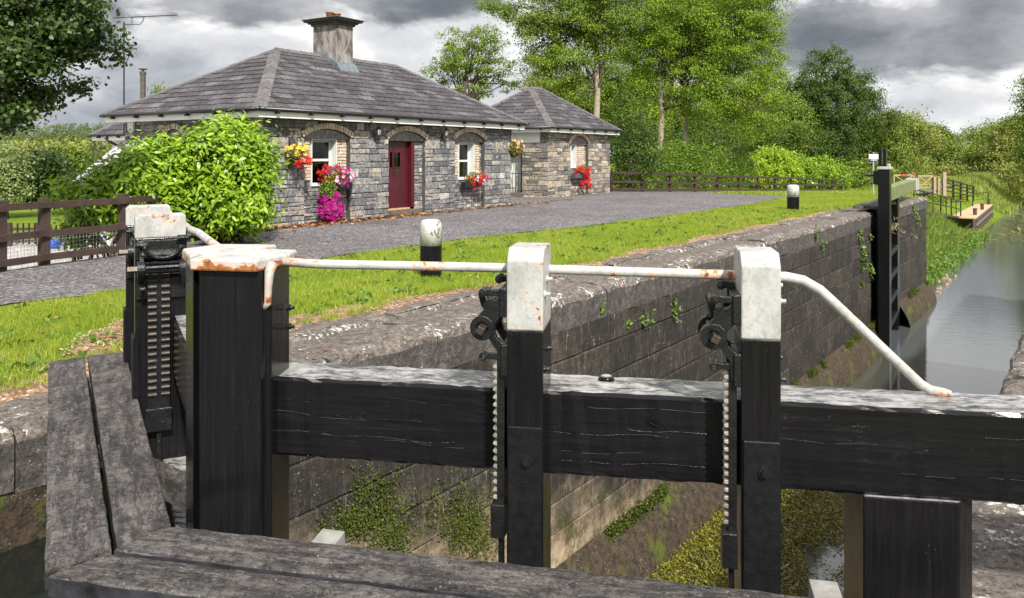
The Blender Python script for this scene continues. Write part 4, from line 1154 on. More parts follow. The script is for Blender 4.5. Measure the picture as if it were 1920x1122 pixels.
def sash(root, tf, wz, dep, meet=.5, curtain=True, bar=False):
    wa, wb, z0, z1 = wz
    mb = MB(); D = dep
    # white lining of the deep reveal, then sashes
    t = .025
    for (a, b_, c, d_) in ((wa, wa + t, z0, z1), (wb - t, wb, z0, z1), (wa + t, wb - t, z1 - t, z1), (wa + t, wb - t, z0, z0 + t)):
        mb.box(a, b_, -D - .20, -D + .045, c, d_, tf=tf)
    fr = mb.build('window', M['frame_white'], root, bevel=.003)
    mb = MB(); zm = z0 + (z1 - z0) * meet; s = .05; y0, y1 = -D - .19, -D - .145
    for (a, b_, c, d_) in ((wa + t, wa + t + s, z0 + t, z1 - t), (wb - t - s, wb - t, z0 + t, z1 - t), (wa + t + s, wb - t - s, z1 - t - s, z1 - t), (wa + t + s, wb - t - s, z0 + t, z0 + t + s), (wa + t + s, wb - t - s, zm - .03, zm + .03)):
        mb.box(a, b_, y0, y1, c, d_, tf=tf)
    mb.build('sash_frame', M['frame_white'], fr, bevel=.003)
    mb = MB(); mb.box(wa + t + s, wb - t - s, y0 + .015, y0 + .02, z0 + t + s, z1 - t - s, tf=tf); mb.build('pane', M['glass'], fr)
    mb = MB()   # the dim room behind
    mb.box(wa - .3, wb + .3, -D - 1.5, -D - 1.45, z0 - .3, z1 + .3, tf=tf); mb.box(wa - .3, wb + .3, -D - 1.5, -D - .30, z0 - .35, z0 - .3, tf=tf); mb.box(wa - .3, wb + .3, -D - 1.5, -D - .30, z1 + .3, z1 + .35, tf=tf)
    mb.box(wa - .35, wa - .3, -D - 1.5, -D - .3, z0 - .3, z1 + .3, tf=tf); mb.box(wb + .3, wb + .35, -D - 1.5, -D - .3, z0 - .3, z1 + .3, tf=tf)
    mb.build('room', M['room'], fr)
    if curtain:
        mb = MB(); n = 26; a0, a1 = wa + .09, wb - .05
        for i in range(n + 1):
            u = a0 + (a1 - a0) * i / n; dd = -D - .24 - .012 * math.sin(i * 1.9)
            mb.v += [tf(u, dd, z0 + .05), tf(u, dd, z1 - .08)]
        for i in range(n): mb.f.append((2 * i, 2 * i + 1, 2 * i + 3, 2 * i + 2)); mb.m.append(0)
        mb.build('curtain', M['curtain'], fr)
    if bar:
        mb = MB(); u = wa + (wb - wa) * .33; mb.box(u, u + .05, -D - .26, -D - .23, z0 + .05, z1 - .05, tf=tf); mb.build('wooden_strip', M['tan_wood'], fr)
    return fr

def clip_poly(poly, clip):
    """Sutherland-Hodgman, both ccw convex 2d"""
    out = poly
    for i in range(len(clip)):
        a = clip[i]; b = clip[(i + 1) % len(clip)]; inp = out; out = []
        if not inp: break
        side = lambda p: (b[0] - a[0]) * (p[1] - a[1]) - (b[1] - a[1]) * (p[0] - a[0])
        for j in range(len(inp)):
            p = inp[j]; q = inp[(j + 1) % len(inp)]; sp = side(p); sq = side(q)
            if sp >= 0: out.append(p)
            if (sp >= 0) != (sq >= 0):
                f = sp / (sp - sq); out.append((p[0] + (q[0] - p[0]) * f, p[1] + (q[1] - p[1]) * f))
    return out
def slate_plane(mb, P0, P1, corners, tw=.46, th=.265, rnd=R):
    """P0->P1 eave line; corners: list of 3d points ccw seen from outside starting P0,P1"""
    P0 = Vector(P0); P1 = Vector(P1); ex = (P1 - P0).normalized()
    C = [Vector(c) for c in corners]
    nrm = (C[1] - C[0]).cross(C[2] - C[0]).normalized()
    if nrm.z < 0: nrm = -nrm
    ey = nrm.cross(ex).normalized()
    if ey.z < 0: ey = -ey
    c2 = [((c - P0).dot(ex), (c - P0).dot(ey)) for c in C]
    area = sum(c2[i][0] * c2[(i + 1) % len(c2)][1] - c2[(i + 1) % len(c2)][0] * c2[i][1] for i in range(len(c2)))
    if area < 0: c2 = c2[::-1]
    ymax = max(c[1] for c in c2); xmin = min(c[0] for c in c2); xmax = max(c[0] for c in c2)
    to3 = lambda x, y, h: P0 + ex * x + ey * y + nrm * h
    j = 0; y = -.03
    while y < ymax:
        x = xmin - tw * (.5 if j % 2 else 0) - .02
        while x < xmax:
            g = .004; lift = rnd.uniform(.014, .024)
            t = rnd.uniform(-.004, .004)
            pl = clip_poly([(x + g, y + t), (x + tw - g, y - t), (x + tw - g, y + th + .02), (x + g, y + th + .02)], c2)
            if len(pl) > 2:
                vs = [to3(px_, py_, .004 + lift * (1 - (py_ - y) / (th + .02))) for px_, py_ in pl]
                vs += [to3(px_, py_, -.006) for px_, py_ in pl]
                n = len(pl)
                mb.add(vs, [tuple(range(n))] + [(i, n + i, n + (i + 1) % n, (i + 1) % n) for i in range(n)])
            x += tw
        y += th; j += 1
    return nrm
def hip_cap(mb, p, q, n1, n2, w=.15, l=.42, lift=.03):
    p = Vector(p); q = Vector(q); d = (q - p).normalized(); L = (q - p).length
    s1 = d.cross(n1).normalized(); s2 = d.cross(n2).normalized(); up = (n1 + n2).normalized()
    if s1.dot(up) > 0: s1 = -s1
    if s2.dot(up) > 0: s2 = -s2
    if s1.dot(n2) > 0: s1 = -s1
    if s2.dot(n1) > 0: s2 = -s2
    i = 0; x = 0
    while x < L - .02:
        x2 = min(x + l, L + .02); h0 = lift + .012; h1 = lift
        a = p + d * (x - .015); b = p + d * x2
        vs = [a + up * h0, b + up * h1, a + s1 * w + n1 * (h0 * .6), b + s1 * w + n1 * (h1 * .6), a + s2 * w + n2 * (h0 * .6), b + s2 * w + n2 * (h1 * .6),
              a + up * (h0 - .02), b + up * (h1 - .02), a + s1 * w + n1 * (h0 * .6 - .02), b + s1 * w + n1 * (h1 * .6 - .02), a + s2 * w + n2 * (h0 * .6 - .02), b + s2 * w + n2 * (h1 * .6 - .02)]
        mb.add(vs, [(0, 1, 3, 2), (0, 4, 5, 1), (2, 3, 9, 8), (4, 10, 11, 5), (0, 2, 8, 6), (0, 6, 10, 4), (1, 7, 9, 3), (1, 5, 11, 7)])
        x += l
def hip_roof(root, hf, L, W, ov, ze, zr, ridge0, ridge1, name='roof'):
    """hf(e,w,z) frame; eave rect with overhang; ridge from e=ridge0 to ridge1"""
    c = W / 2
    E = [hf(-ov, -ov, ze), hf(L + ov, -ov, ze), hf(L + ov, W + ov, ze), hf(-ov, W + ov, ze)]
    r0 = hf(ridge0, c, zr); r1 = hf(ridge1, c, zr)
    mb = MB(); d = -.02
    vs = [(x, y, z + d) for x, y, z in E + [r0, r1]]
    mb.add(vs, [(0, 1, 5, 4), (1, 2, 5), (2, 3, 4, 5), (3, 0, 4), (3, 2, 1, 0)])
    roof = mb.build(name, M['gutter'], root)
    mb = MB()
    n_f = slate_plane(mb, E[0], E[1], [E[0], E[1], r1, r0]); n_r = slate_plane(mb, E[1], E[2], [E[1], E[2], r1])
    n_b = slate_plane(mb, E[2], E[3], [E[2], E[3], r0, r1]); n_l = slate_plane(mb, E[3], E[0], [E[3], E[0], r0])
    mb.build('roof_slates', M['slate'], roof, fix=False)
    mb = MB()
    hip_cap(mb, E[0], r0, n_f, n_l); hip_cap(mb, E[1], r1, n_f, n_r); hip_cap(mb, E[2], r1, n_b, n_r); hip_cap(mb, E[3], r0, n_b, n_l)
    hip_cap(mb, r0, r1, n_f, n_b, lift=.045)
    mb.build('ridge_tiles', M['slate_cap'], roof, fix=False)
    # fascia boards and gutter along the four eaves
    mb = MB(); gm = MB(); brs = []; o2 = ov - .05
    F4 = [hf(-o2, -o2, 0), hf(L + o2, -o2, 0), hf(L + o2, W + o2, 0), hf(-o2, W + o2, 0)]
    G4 = [hf(-ov - .03, -ov - .03, 0), hf(L + ov + .03, -ov - .03, 0), hf(L + ov + .03, W + ov + .03, 0), hf(-ov - .03, W + ov + .03, 0)]
    for i in range(4):
        a = Vector(F4[i]); b = Vector(F4[(i + 1) % 4]); mb.beam((a.x, a.y, ze - .125), (b.x, b.y, ze - .125), .025, .17)
        a = Vector(G4[i]); b = Vector(G4[(i + 1) % 4]); gm.tube([(a.x, a.y, ze - .035), (b.x, b.y, ze - .035)], .048, 8)
        n = max(2, int((b - a).length / .95))
        for k in range(n):
            p = a.lerp(b, (k + .5) / n); dd = (b - a).normalized(); br = MB(); brs.append(br); br.box(-.03, .03, -.05, .055, -.10, -.0, tf=lambda x, y, z, p=p, dd=dd: (p.x + dd.x * x - dd.y * y, p.y + dd.y * x + dd.x * y, ze - .03 + z))
    # soffit
    a, b, c_, d_ = [Vector(x) for x in F4]
    mb.add([(v.x, v.y, ze - .19) for v in (a, b, c_, d_)], [(0, 1, 2, 3)])
    mb.build('fascia', M['fascia'], root, fix=False)
    g_ = gm.build('gutter', M['gutter'], root, smooth=True); [x.build('gutter_bracket', M['gutter'], g_) for x in brs]
    return roof
ct = thing('stone_cottage', 'single storey grey stone cottage with hipped slate roof, big chimney and maroon door', 'cottage', H(HL / 2, HW / 2, GZ))
def outv(v): return Vector(v)
oW = -hv      # outward of the front
w1 = (e_px(589), e_px(636.5), -.76, .375)
a1 = dict(a=e_px(571), b=e_px(657), zs=.44, zt=.62, win=w1, brick=(.6, .36), bz=-.62)
dr = (e_px(730.5), e_px(781.5), GZ - .05, .37)
a2 = dict(a=e_px(728.5), b=e_px(797.5), zs=.44, zt=.64, win=dr, dep=.11)
w2 = (e_px(864.5), e_px(894), -.76, .37)
a3 = dict(a=e_px(853), b=e_px(909), zs=.46, zt=.68, win=w2, brick=(.45, .30), bz=-.62)
tfF = window_wall(ct, hA, hu, oW, 0, HL, GZ - .1, ZE, [a1, a2, a3], 'rubble', 'front_wall', 5, hs=(.11, .25))
sash(ct, tfF, w1, .13, .55, curtain=False, bar=True); sash(ct, tfF, w2, .13, .5)
print('windows', w1, dr, w2)
# left side wall: runs back from the front-left corner
kL = (235 - 960) / F
wl = (hA.x - kL * hA.y) / (kL * hv.y - hv.x); HW = wl
wpx = lambda px: (hA.x - (px - 960) / F * hA.y) / ((px - 960) / F * hv.y - hv.x)
a4 = dict(a=wpx(346), b=wpx(306), zs=.42, zt=.62, win=(wpx(340), wpx(315), -.7, .37), brick=(.3, .3), bz=-.62)
tfL = window_wall(ct, hA, hv, -hu, 0, wl, -3.0, ZE, [a4], 'rubble', 'side_wall', 9)
sash(ct, tfL, a4['win'], .13, .5)
mb = MB()
bR = Vector(H(HL, 0)).xy
tfR = lambda u, dd, z: tuple((bR + hv * u + hu * dd).to_3d() + Vector((0, 0, z)))
rubble(mb, tfR, 0, HW, GZ - .1, ZE); mb.build('side_wall', M['rubble'], ct)
mb = MB(); backing(mb, tfR, 0.01, HW, GZ - .1, ZE, lambda a, b: [], step=3); mb.box(.0, HL, HW - .3, HW - .02, -3, ZE, tf=lambda a, b, c: H(a, b, c)); mb.build('mortar', M['mortar'], ct)
# stone eaves course
roof = hip_roof(ct, H, HL, HW, .38, 1.02, 2.80, 2.62, HL - 2.55)
# quoin strip below eaves
# door
mb = MB(); D0 = .11
da, db = dr[0], dr[1]
fl = (db - da) * .88
zdb = GZ + .20
n = 9
for i in range(n):
    a = da + .03 + (fl - .03) * i / n; b = da + .03 + (fl - .03) * (i + 1) / n
    u0, u1 = da + fl * .30, da + fl * .62
    for s_, e_ in ((zdb, dr[3] - .02),):
        mb.box(a + .003, b - .003, -D0 - .13, -D0 - .09 + R.uniform(-.001, .001), s_, e_, tf=tfF) if not (b > u0 and a < u1) else [mb.box(a + .003, b - .003, -D0 - .13, -D0 - .09, s0, s1, tf=tfF) for s0, s1 in ((zdb, -.34), (.06, e_))]
dp = mb.build('door', M['door'], ct, bevel=.003)
mb = MB(); mb.box(da + .002, da + .03, -D0 - .15, -D0 + .02, zdb, dr[3], tf=tfF); mb.box(da + fl + .006, db - .002, -D0 - .12, -D0 + .03, zdb, dr[3], tf=tfF); mb.box(da + .03, db, -D0 - .15, -D0 + .02, dr[3] - .02, dr[3] + .01, tf=tfF)
mb.build('door_frame', M['door'], ct, bevel=.004)
mb = MB(); u0, u1 = da + .03 + (fl - .03) * 3 / 9, da + .03 + (fl - .03) * 6 / 9
if u0 > u1: u0, u1 = u1, u0
mb.box(u0, u1, -D0 - .125, -D0 - .12, -.34, .06, tf=tfF); mb.build('pane', M['glass'], dp)
mb = MB()
for (a, b, c, d_) in ((u0 - .02, u0 + .02, -.36, .08), (u1 - .02, u1 + .02, -.36, .08), (u0, u1, -.37, -.33), (u0, u1, .05, .09)): mb.box(a, b, -D0 - .10, -D0 - .078, c, d_, tf=tfF)
mb.build('glazing_frame', M['door'], dp, bevel=.003)
mb = MB(); mb.box(u0 - .1, u1 + .1, -D0 - .5, -D0 - .48, -.5, .2, tf=tfF); mb.build('room', M['room'], dp)
mb = MB(); uc = (u0 + u1) / 2; 
ring(mb, lambda s, q, z: tfF(s, q, z), uc, -.47, .055, .035, -D0 - .085, -D0 - .065); mb.box(uc - .07, uc + .07, -D0 - .088, -D0 - .08, -.55, -.40, tf=tfF); mb.build('door_knocker', M['brown_iron'], dp, bevel=.003)
mb = MB(); mb.box(da - .05, db + .02, -.14, .16, GZ - .1, GZ + .15, tf=tfF); mb.build('doorstep', M['coping'], ct, bevel=.015)
mb = MB(); mb.box(da + .03, da + fl, -.24, -.13, GZ + .15, GZ + .195, tf=tfF); mb.build('threshold', M['tan_wood'], ct, bevel=.004)
# chimney
e0 = 3.42; 
def solve_e(px, w):
    b = hA + hv * w; k = (px - 960) / F; return (b.x - k * b.y) / (k * hu.y - hu.x)
wc = HW / 2; cw = .62      # half depth across the ridge
ea = solve_e(631, wc - cw); eb = solve_e(662, wc - cw)
print('chimney', ea, eb)
ch = MB(); ch.box(ea, eb, wc - cw, wc + cw * .5, 1.6, 3.66, tf=lambda a, b, c: H(a, b, c))
chim = ch.build('chimney', M['chimney'], ct, bevel=.01)
mb = MB()
for (o_, z0, z1) in ((.05, 3.64, 3.70), (.11, 3.70, 3.75), (.20, 3.75, 3.80), (.24, 3.80, 3.83)):
    mb.box(ea - o_, eb + o_, wc - cw - o_, wc + cw * .5 + o_, z0, z1, tf=lambda a, b, c: H(a, b, c))
mb.hexa([H(ea - .18, wc - cw - .18, 3.83), H(eb + .18, wc - cw - .18, 3.83), H(eb + .18, wc + cw * .5 + .18, 3.83), H(ea - .18, wc + cw * .5 + .18, 3.83),
         H(ea + .1, wc - cw + .1, 3.90), H(eb - .1, wc - cw + .1, 3.90), H(eb - .1, wc + cw * .5 - .1, 3.90), H(ea + .1, wc + cw * .5 - .1, 3.90)])
mb.build('chimney_cap', M['coping_dark'], chim, bevel=.02)
for f in (.35, .78):
    mb = MB(); c = H(ea + (eb - ea) * f, wc - .12, 3.86); mb.lathe([(.10, 0), (.10, .16), (.125, .17), (.125, .2), (.09, .2), (.085, .05)], c, 18)
    mb.build('chimney_pot', M['terracotta'], chim, smooth=True)
mb = MB()
def zroof(w): return 1.02 + (w + .38) * (2.80 - 1.02) / (HW / 2 + .38)
w_f = wc - cw
mb.hexa([H(ea - .05, w_f - .22, zroof(w_f - .22)), H(eb + .05, w_f - .22, zroof(w_f - .22)), H(eb + .03, w_f - .01, zroof(w_f)), H(ea - .03, w_f - .01, zroof(w_f)),
         H(ea - .05, w_f - .22, zroof(w_f - .22) + .035), H(eb + .05, w_f - .22, zroof(w_f - .22) + .035), H(eb + .03, w_f - .015, zroof(w_f) + .16), H(ea - .03, w_f - .015, zroof(w_f) + .16)])
for s_ in (ea - .015, eb + .015):
    mb.beam(H(s_, w_f, zroof(w_f) + .07), H(s_, wc, zroof(wc) + .07), .04, .12)
mb.build('lead_flashing', M['lead'], chim)
# wall lanterns
def lantern(px, z):
    e = e_px(px); t = thing('wall_lantern', 'black coach lantern on the wall ' + ('left' if px < 760 else 'right') + ' of the maroon door arch', 'lantern', tfF(e, 0, z), 'coach lanterns beside the door')
    mb = MB(); mb.box(e - .03, e + .03, -.005, .05, z - .20, z - .02, tf=tfF); mb.tube([tfF(e, .04, z - .15), tfF(e, .12, z - .17), tfF(e, .16, z - .12), tfF(e, .16, z - .06)], .013, 8); mb.build('bracket', M['gutter'], t)
    c = tfF(e, .16, z); mb = MB(); 
    for r0, r1, z0, z1 in ((.045, .03, -.07, -.05), (.085, .02, .09, .15), (.02, .01, .15, .19)):
        mb.lathe([(r0, z0), (r1, z1)], c, 6)
    for k in range(6):
        a = k * math.pi / 3; mb.tube([(c[0] + .045 * math.cos(a), c[1] + .045 * math.sin(a), c[2] - .06), (c[0] + .075 * math.cos(a), c[1] + .075 * math.sin(a), c[2] + .095)], .006, 5)
    mb.build('cage', M['gutter'], t)
    mb = MB(); mb.lathe([(.038, -.055), (.066, .09)], c, 6); mb.build('glass_shade', M['galv'], t)
lantern(702, .56); lantern(828.5, .60)
# alarm box on the side wall
t = thing('alarm_box', 'white alarm box high on the side wall of the stone cottage', 'alarm box', tfL(wpx(250), 0, .68))
mb = MB(); u = wpx(250); sz = [(u - .13, .82), (u - .12, .60), (u, .54), (u + .12, .60), (u + .13, .82)]
vs = [tfL(a, .02, z) for a, z in sz] + [tfL(a, .09, z * 1) for a, z in sz]; mb.add(vs, [(0, 1, 2, 3, 4), (9, 8, 7, 6, 5)] + [(i, 5 + i, 5 + (i + 1) % 5, (i + 1) % 5) for i in range(5)])
mb.build('casing', M['plastic_white'], t, bevel=.015)
mb = MB(); mb.box(u - .06, u + .06, .088, .094, .58, .66, tf=tfL); mb.build('lens', simple('green_lens', (.2, .45, .3), .4), t)

# ======================================================================= ANNEXE
nA = Vector((1.37, 30.2)); NL = 5.6; NW = 4.2; ZN = .93
def HN(e, w, z=0):
    p = nA + hu * e + hv * w; return (p.x, p.y, z)
an = thing('stone_outbuilding', 'small warm grey stone outbuilding with pyramid slate roof beside the cottage gate', 'outbuilding', HN(2.8, 2, GZ))
en = lambda px: e_px(px, nA)
NL = en(1143.5)
o1 = dict(a=en(1069), b=en(1103.5), zs=.46, zt=.76, win=(en(1074.5), en(1084), -.55, .40), brick=(.34, .75), bz=-.62, dep=.13)
tfN = window_wall(an, nA, hu, oW, 0, NL, GZ - .1, ZN, [o1], 'rubble_warm', 'front_wall', 21, hs=(.13, .26))
sash(an, tfN, o1['win'], .13, .5, curtain=False)
mb = MB(); tfNL = lambda u, dd, z: tuple((nA + hv * u - hu * dd).to_3d() + Vector((0, 0, z)))
NG = (nA.x - .0127 * nA.y) / (.0127 * hv.y - hv.x)
rubble(mb, tfNL, 0, NG, GZ - .1, ZN, hs=(.13, .26)); mb.build('side_wall', M['rubble_warm'], an); mb = MB(); rubble(mb, tfNL, NG + 1.2, NW, GZ - .1, ZN, hs=(.13, .26)); mb.build('side_wall', M['rubble_warm'], an)
mb = MB(); backing(mb, tfNL, 0.01, NG, GZ - .1, ZN, lambda a, b: [], step=3, d=-.012, th=.25); backing(mb, tfNL, NG + 1.2, NW, GZ - .1, ZN, lambda a, b: [], step=3, d=-.012, th=.25)
mb.box(NL - .25, NL - .02, .02, NW, GZ - .1, ZN, tf=lambda a, b, c: HN(a, b, c)); mb.box(0, NL, NW - .2, NW, GZ - .1, ZN, tf=lambda a, b, c: HN(a, b, c)); mb.build('mortar', M['mortar'], an)
mb = MB(); mb.box(-.02, NG + 1.4, -.05, .03, .30, .46, tf=lambda a, b, c: tfNL(a, b, c)); mb.build('lintel', M['lintel'], an, bevel=.01)
mb = MB(); mb.box(.35, NG + 1.4, -.02, .055, .46, .90, tf=lambda a, b, c: tfNL(a, b, c)); mb.build('white_panel', M['fascia'], an)
hip_roof(an, HN, NL, NW, .36, 1.05, 2.78, 2.15, NL - 2.2)
mb = MB(); rubble(mb, lambda u, dd, z: tuple((Vector(HN(NL, 0)).xy + hv * u + hu * dd).to_3d() + Vector((0, 0, z))), 0, NW, GZ - .1, ZN); mb.build('side_wall', M['rubble_warm'], an)
# white yard wall behind the iron gate
yw = MB(); yw.box(NG - .02, NG + 1.22, -.55, -.4, GZ - .1, .32, tf=tfNL); tag(yw.build('yard_wall', M['white_wall']), 'white rendered yard wall seen through the ornate iron gate', 'wall')
# iron gate
ig = thing('iron_gate', 'narrow ornamental wrought iron gate between the cottage and the outbuilding', 'gate', tfNL(NG + .55, .02, GZ))
gz0, gz1 = GZ + .22, .28
mb = MB(); g0_, g1_ = NG + .03, NG + 1.1
for u in (g0_, g1_): mb.box(u - .018, u + .018, .0, .03, gz0, gz1, tf=tfNL)
for z in (gz0, -.75, gz1 - .02): mb.box(g0_, g1_, .003, .027, z, z + .025, tf=tfNL)
mb.build('gate_frame', M['gutter'], ig)
for k in range(1, 8):
    u = g0_ + (g1_ - g0_) * k / 8
    mb = MB(); mb.tube([tfNL(u, .015, gz0), tfNL(u, .015, -.74)], .009, 6)
    amp = .055 * (1 if k % 2 else -1)
    mb.tube([tfNL(u + amp * math.sin(i / 12 * 2 * math.pi), .015, -.74 + (gz1 + .74) * i / 12) for i in range(13)], .008, 6)
    mb.build('bar', M['gutter'], ig)
mb = MB(); mb.box(g0_ - .1, g1_ + .1, -.2, .12, GZ - .1, GZ + .18, tf=tfNL); tag(mb.build('step_stone', M['coping'], bevel=.02), 'pale stone step under the ornate iron gate', 'step')

# ======================================================================= WHITE HOUSE BEHIND, ON THE LEFT
bh = thing('white_house', 'white rendered house with slate roof half hidden behind the left end of the cottage', 'house', (-13, 27, -2.9))
bu = hu; bo = Vector(A(190, 26.2).xy)
def HB(e, w, z=0):
    p = bo + hu * e + hv * w; return (p.x, p.y, z)
mb = MB(); mb.box(.35, 9, -4.6, .0, -2.95, .52, tf=lambda a, b, c: HB(a, b, c)); mb.build('wall', M['white_wall'], bh)
hip_roof(bh, lambda e, w, z: HB(e + .3, w - 4.7, z), 8.8, 4.8, .4, .66, 2.75, 2.6, 6.0)
dpp = MB(); c = HB(.32, -.6, 0); dpp.tube([HB(-.12, -.45, .55), HB(-.02, -.5, .42), HB(.27, -.7, .22), HB(.27, -.7, -2.6)], .05, 8); dpp.build('downpipe', M['gutter'], bh, smooth=True)
# lower sun-room roof
sr = thing('garden_room', 'pale roofed low garden room behind the laurel bush', 'garden room', (-12.6, 24.5, -2.9))
pa = A(128, 24.0); pb = A(236, 24.8)
S = lambda px, Y, py: Vector(((px - 960) / F * Y, Y, (290 - py) / F * Y))
mb = MB(); q = [S(128, 23.6, 346), S(262, 23.0, 352), S(262, 26, 268), S(236, 26.4, 276)]
slate_plane(mb, q[0], q[1], q, tw=.8, th=.5)
mb.build('roof', simple('pale_grey_roof_sheet', (.46, .43, .47), .5, 0, .1, 4), sr, fix=False)
mb = MB(); mb.add([v - Vector((0, 0, .02)) for v in q], [(0, 1, 2, 3)]); mb.build('roof_deck', M['gutter'], sr)
mb = MB(); mb.beam(q[0] - Vector((0, 0, .06)), q[1] - Vector((0, 0, .06)), .08, .1); mb.build('gutter', M['gutter'], sr)
a = q[0] + Vector((.35, .3, 0)); b_ = q[1] + Vector((0, .3, 0))
for i in range(6):
    p = a.lerp(b_, i / 5); mb = MB(); mb.beam((p.x, p.y, -2.9), (p.x, p.y, p.z - .1), .09, .09); mb.build('window_post', M['frame_white'], sr)
mb = MB(); mb.add([(a.x, a.y + .02, -2.9), (b_.x, b_.y + .02, -2.9), (b_.x, b_.y + .02, b_.z - .1), (a.x, a.y + .02, a.z - .1)], [(0, 1, 2, 3)]); mb.build('pane', M['glass'], sr)
mb = MB(); mb.add([(a.x, a.y + 1.5, -2.9), (b_.x, b_.y + 1.5, -2.9), (b_.x, b_.y + 1.5, b_.z), (a.x, a.y + 1.5, a.z)], [(0, 1, 2, 3)]); mb.build('back_wall', M['white_wall'], sr)
# flue pipe
fp = thing('flue_pipe', 'thin dark metal flue with round cowl standing above the left hip of the cottage', 'flue', A(268, 25.5, 1.0))
c = A(268, 25.5, 0); mb = MB(); mb.lathe([(.085, .9), (.085, 2.55)], c, 14); mb.build('pipe', M['flue'], fp, smooth=False)
mb = MB(); mb.lathe([(.10, 2.55), (.10, 2.64), (.04, 2.65), (.04, 2.70), (.12, 2.70), (.13, 2.735)], c, 14); mb.build('cowl', M['flue'], fp)
# aerial
ae = thing('tv_aerial', 'tall thin black mast with long comb-like television aerial pointing right', 'aerial', A(233, 25, -.5))
c = A(232.5, 25, 0); zt_ = (290 - 42) / F * 25
mb = MB(); mb.tube([(c.x, c.y, .6), (c.x, c.y, zt_)], .024, 8); mb.build('mast', M['gutter'], ae)
mb = MB(); zb_ = (290 - 33) / F * 25; p0 = Vector((c.x - .05, c.y, zb_ + .0)); p1 = Vector((c.x + 1.75, c.y - .25, zb_ + .03))
mb.tube([p0 - Vector((.35, 0, .02)), p1], .014, 6)
mb.tube([(c.x + .25, c.y, zb_ + .01), (c.x + .25, c.y, zb_ - .22), (c.x + .5, c.y, zb_ - .22), (c.x + .6, c.y, zb_ - .1), (c.x + .62, c.y, zb_ + .01)], .012, 6)
mb.tube([(c.x, c.y, zb_ - .22), (c.x + .3, c.y, zb_ - .22)], .012, 6)
for i in range(17):
    p = p0.lerp(p1, .15 + .85 * i / 16); mb.tube([p + Vector((-.03, -.17, .05)), p + Vector((0.03, .17, -.03))], .006, 4); mb.tube([p + Vector((-.03, 0, .04)), p + Vector((.02, 0, -.035))], .007, 4)
mb.build('antenna_array', M['gutter'], ae)
# ======================================================================= FENCES, BOLLARDS, SIGN, JETTY
def bollard(px, py, wide, h, label, white_from):
    p = P(px, py); t = thing('bollard', label, 'bollard', p, 'bollards on the lawn')
    r = wide / 2 / F * p.y
    mb = MB(); mb.lathe([(r * 1.0, -.05), (r, h * white_from)], p, 24); mb.build('shaft', M['black_v'], t, smooth=False)
    mb = MB(); mb.lathe([(r * 1.02, h * white_from), (r * 1.01, h * .84), (r * .96, h * .93), (r * .8, h * .985), (r * .45, h)], p, 24)
    o = mb.build('painted_head', M['white_bollard'], t, smooth=True)
    return t
M['white_bollard'] = white_paint('lichened_white_bollard_paint', .555, .54, ((.12, .11, .09), (.28, .27, .24)))
M['white_bollard2'] = M['white_bollard']
bollard(808, 519, 41, .775, 'nearest black and white bollard with grey lichen stains on the lawn', .55)
bollard(1487, 394, 22, .75, 'smaller clean black and white bollard on the lawn near the far gate', .52)

def rail_fence(name, label, pts, rails, rw, rh, posts, pw, ph, mat, depth=.05, group=None, off=0):
    """pts: list of (x,y,z); rails: heights above pts; posts: list of param indices (float) ; ph post height"""
    t = thing(name, label, 'fence', pts[len(pts) // 2])
    V = [Vector(p) for p in pts]
    def at(f):
        i = min(int(f), len(V) - 2); return V[i].lerp(V[i + 1], f - i)
    for f in posts:
        p = at(f); i = min(int(f), len(V) - 2); d = (V[i + 1] - V[i]).normalized(); d.z = 0; d.normalize()
        mb = MB(); mb.box(-pw / 2, pw / 2, -pw / 2, pw / 2, -.3, ph + R.uniform(-.01, .02), tf=lambda x, y, z: (p.x + d.x * x - d.y * y, p.y + d.y * x + d.x * y, p.z + z))
        mb.build('post', M[mat], t, bevel=.006)
    for h in rails:
        for a, b in zip(V, V[1:]):
            d = (b - a).normalized(); nrm = Vector((d.y, -d.x, 0)).normalized() * (pw / 2 + rw / 2 + .002) * (1 if off >= 0 else -1)
            mb = MB(); dz = R.uniform(-.012, .012)
            mb.beam(a + nrm + Vector((0, 0, h + dz)) - d * .03, b + nrm + Vector((0, 0, h + R.uniform(-.01, .01))) + d * .03, rw, rh)
            mb.build('rail', M[mat], t, bevel=.004)
    return t
fp_ = [(x, y, GZ) for x, y in FENCEP[1:7]]
rail_fence('rail_fence', 'dark brown three rail fence between the road and the lower gravel yard on the left', fp_, [.13, .475, .90], .045, .10, [0, 1, 2, 3.02, 4, 5], .125, .99, 'fence_brown')
# retaining wall below it
mb = MB(); pr = None
for (x, y), (x2, y2) in zip(FENCEP, FENCEP[1:]):
    a = Vector((x, y)); b = Vector((x2, y2)); d = (b - a).normalized(); n = Vector((-d.y, d.x))
    mb.hexa([(*(a + n * .02), -3.1), (*(b + n * .02), -3.1), (*(b + n * .6), -3.1), (*(a + n * .6), -3.1), (*(a + n * .02), GZ - .01), (*(b + n * .02), GZ - .01), (*(b + n * .1), GZ - .01), (*(a + n * .1), GZ - .01)])
tag(mb.build('retaining_wall', M['mortar']), 'low pale retaining wall under the brown fence at the left', 'wall')
# wire mesh low on the yard side
mb = MB(); V = [Vector(p) for p in fp_]
for a, b in zip(V, V[1:]):
    L = (b - a).length; n = int(L / .055)
    for i in range(n):
        p = a.lerp(b, i / n) + Vector((-.07, .03, 0)); mb.beam(p + Vector((0, 0, .0)), p + Vector((0, 0, .5)), .003, .003)
    for k in range(1, 9): mb.beam(a + Vector((-.07, .03, .06 * k)), b + Vector((-.07, .03, .06 * k)), .003, .003)
tag(mb.build('wire_mesh', M['galv']), 'thin wire netting behind the lower rails of the brown roadside fence', 'netting')
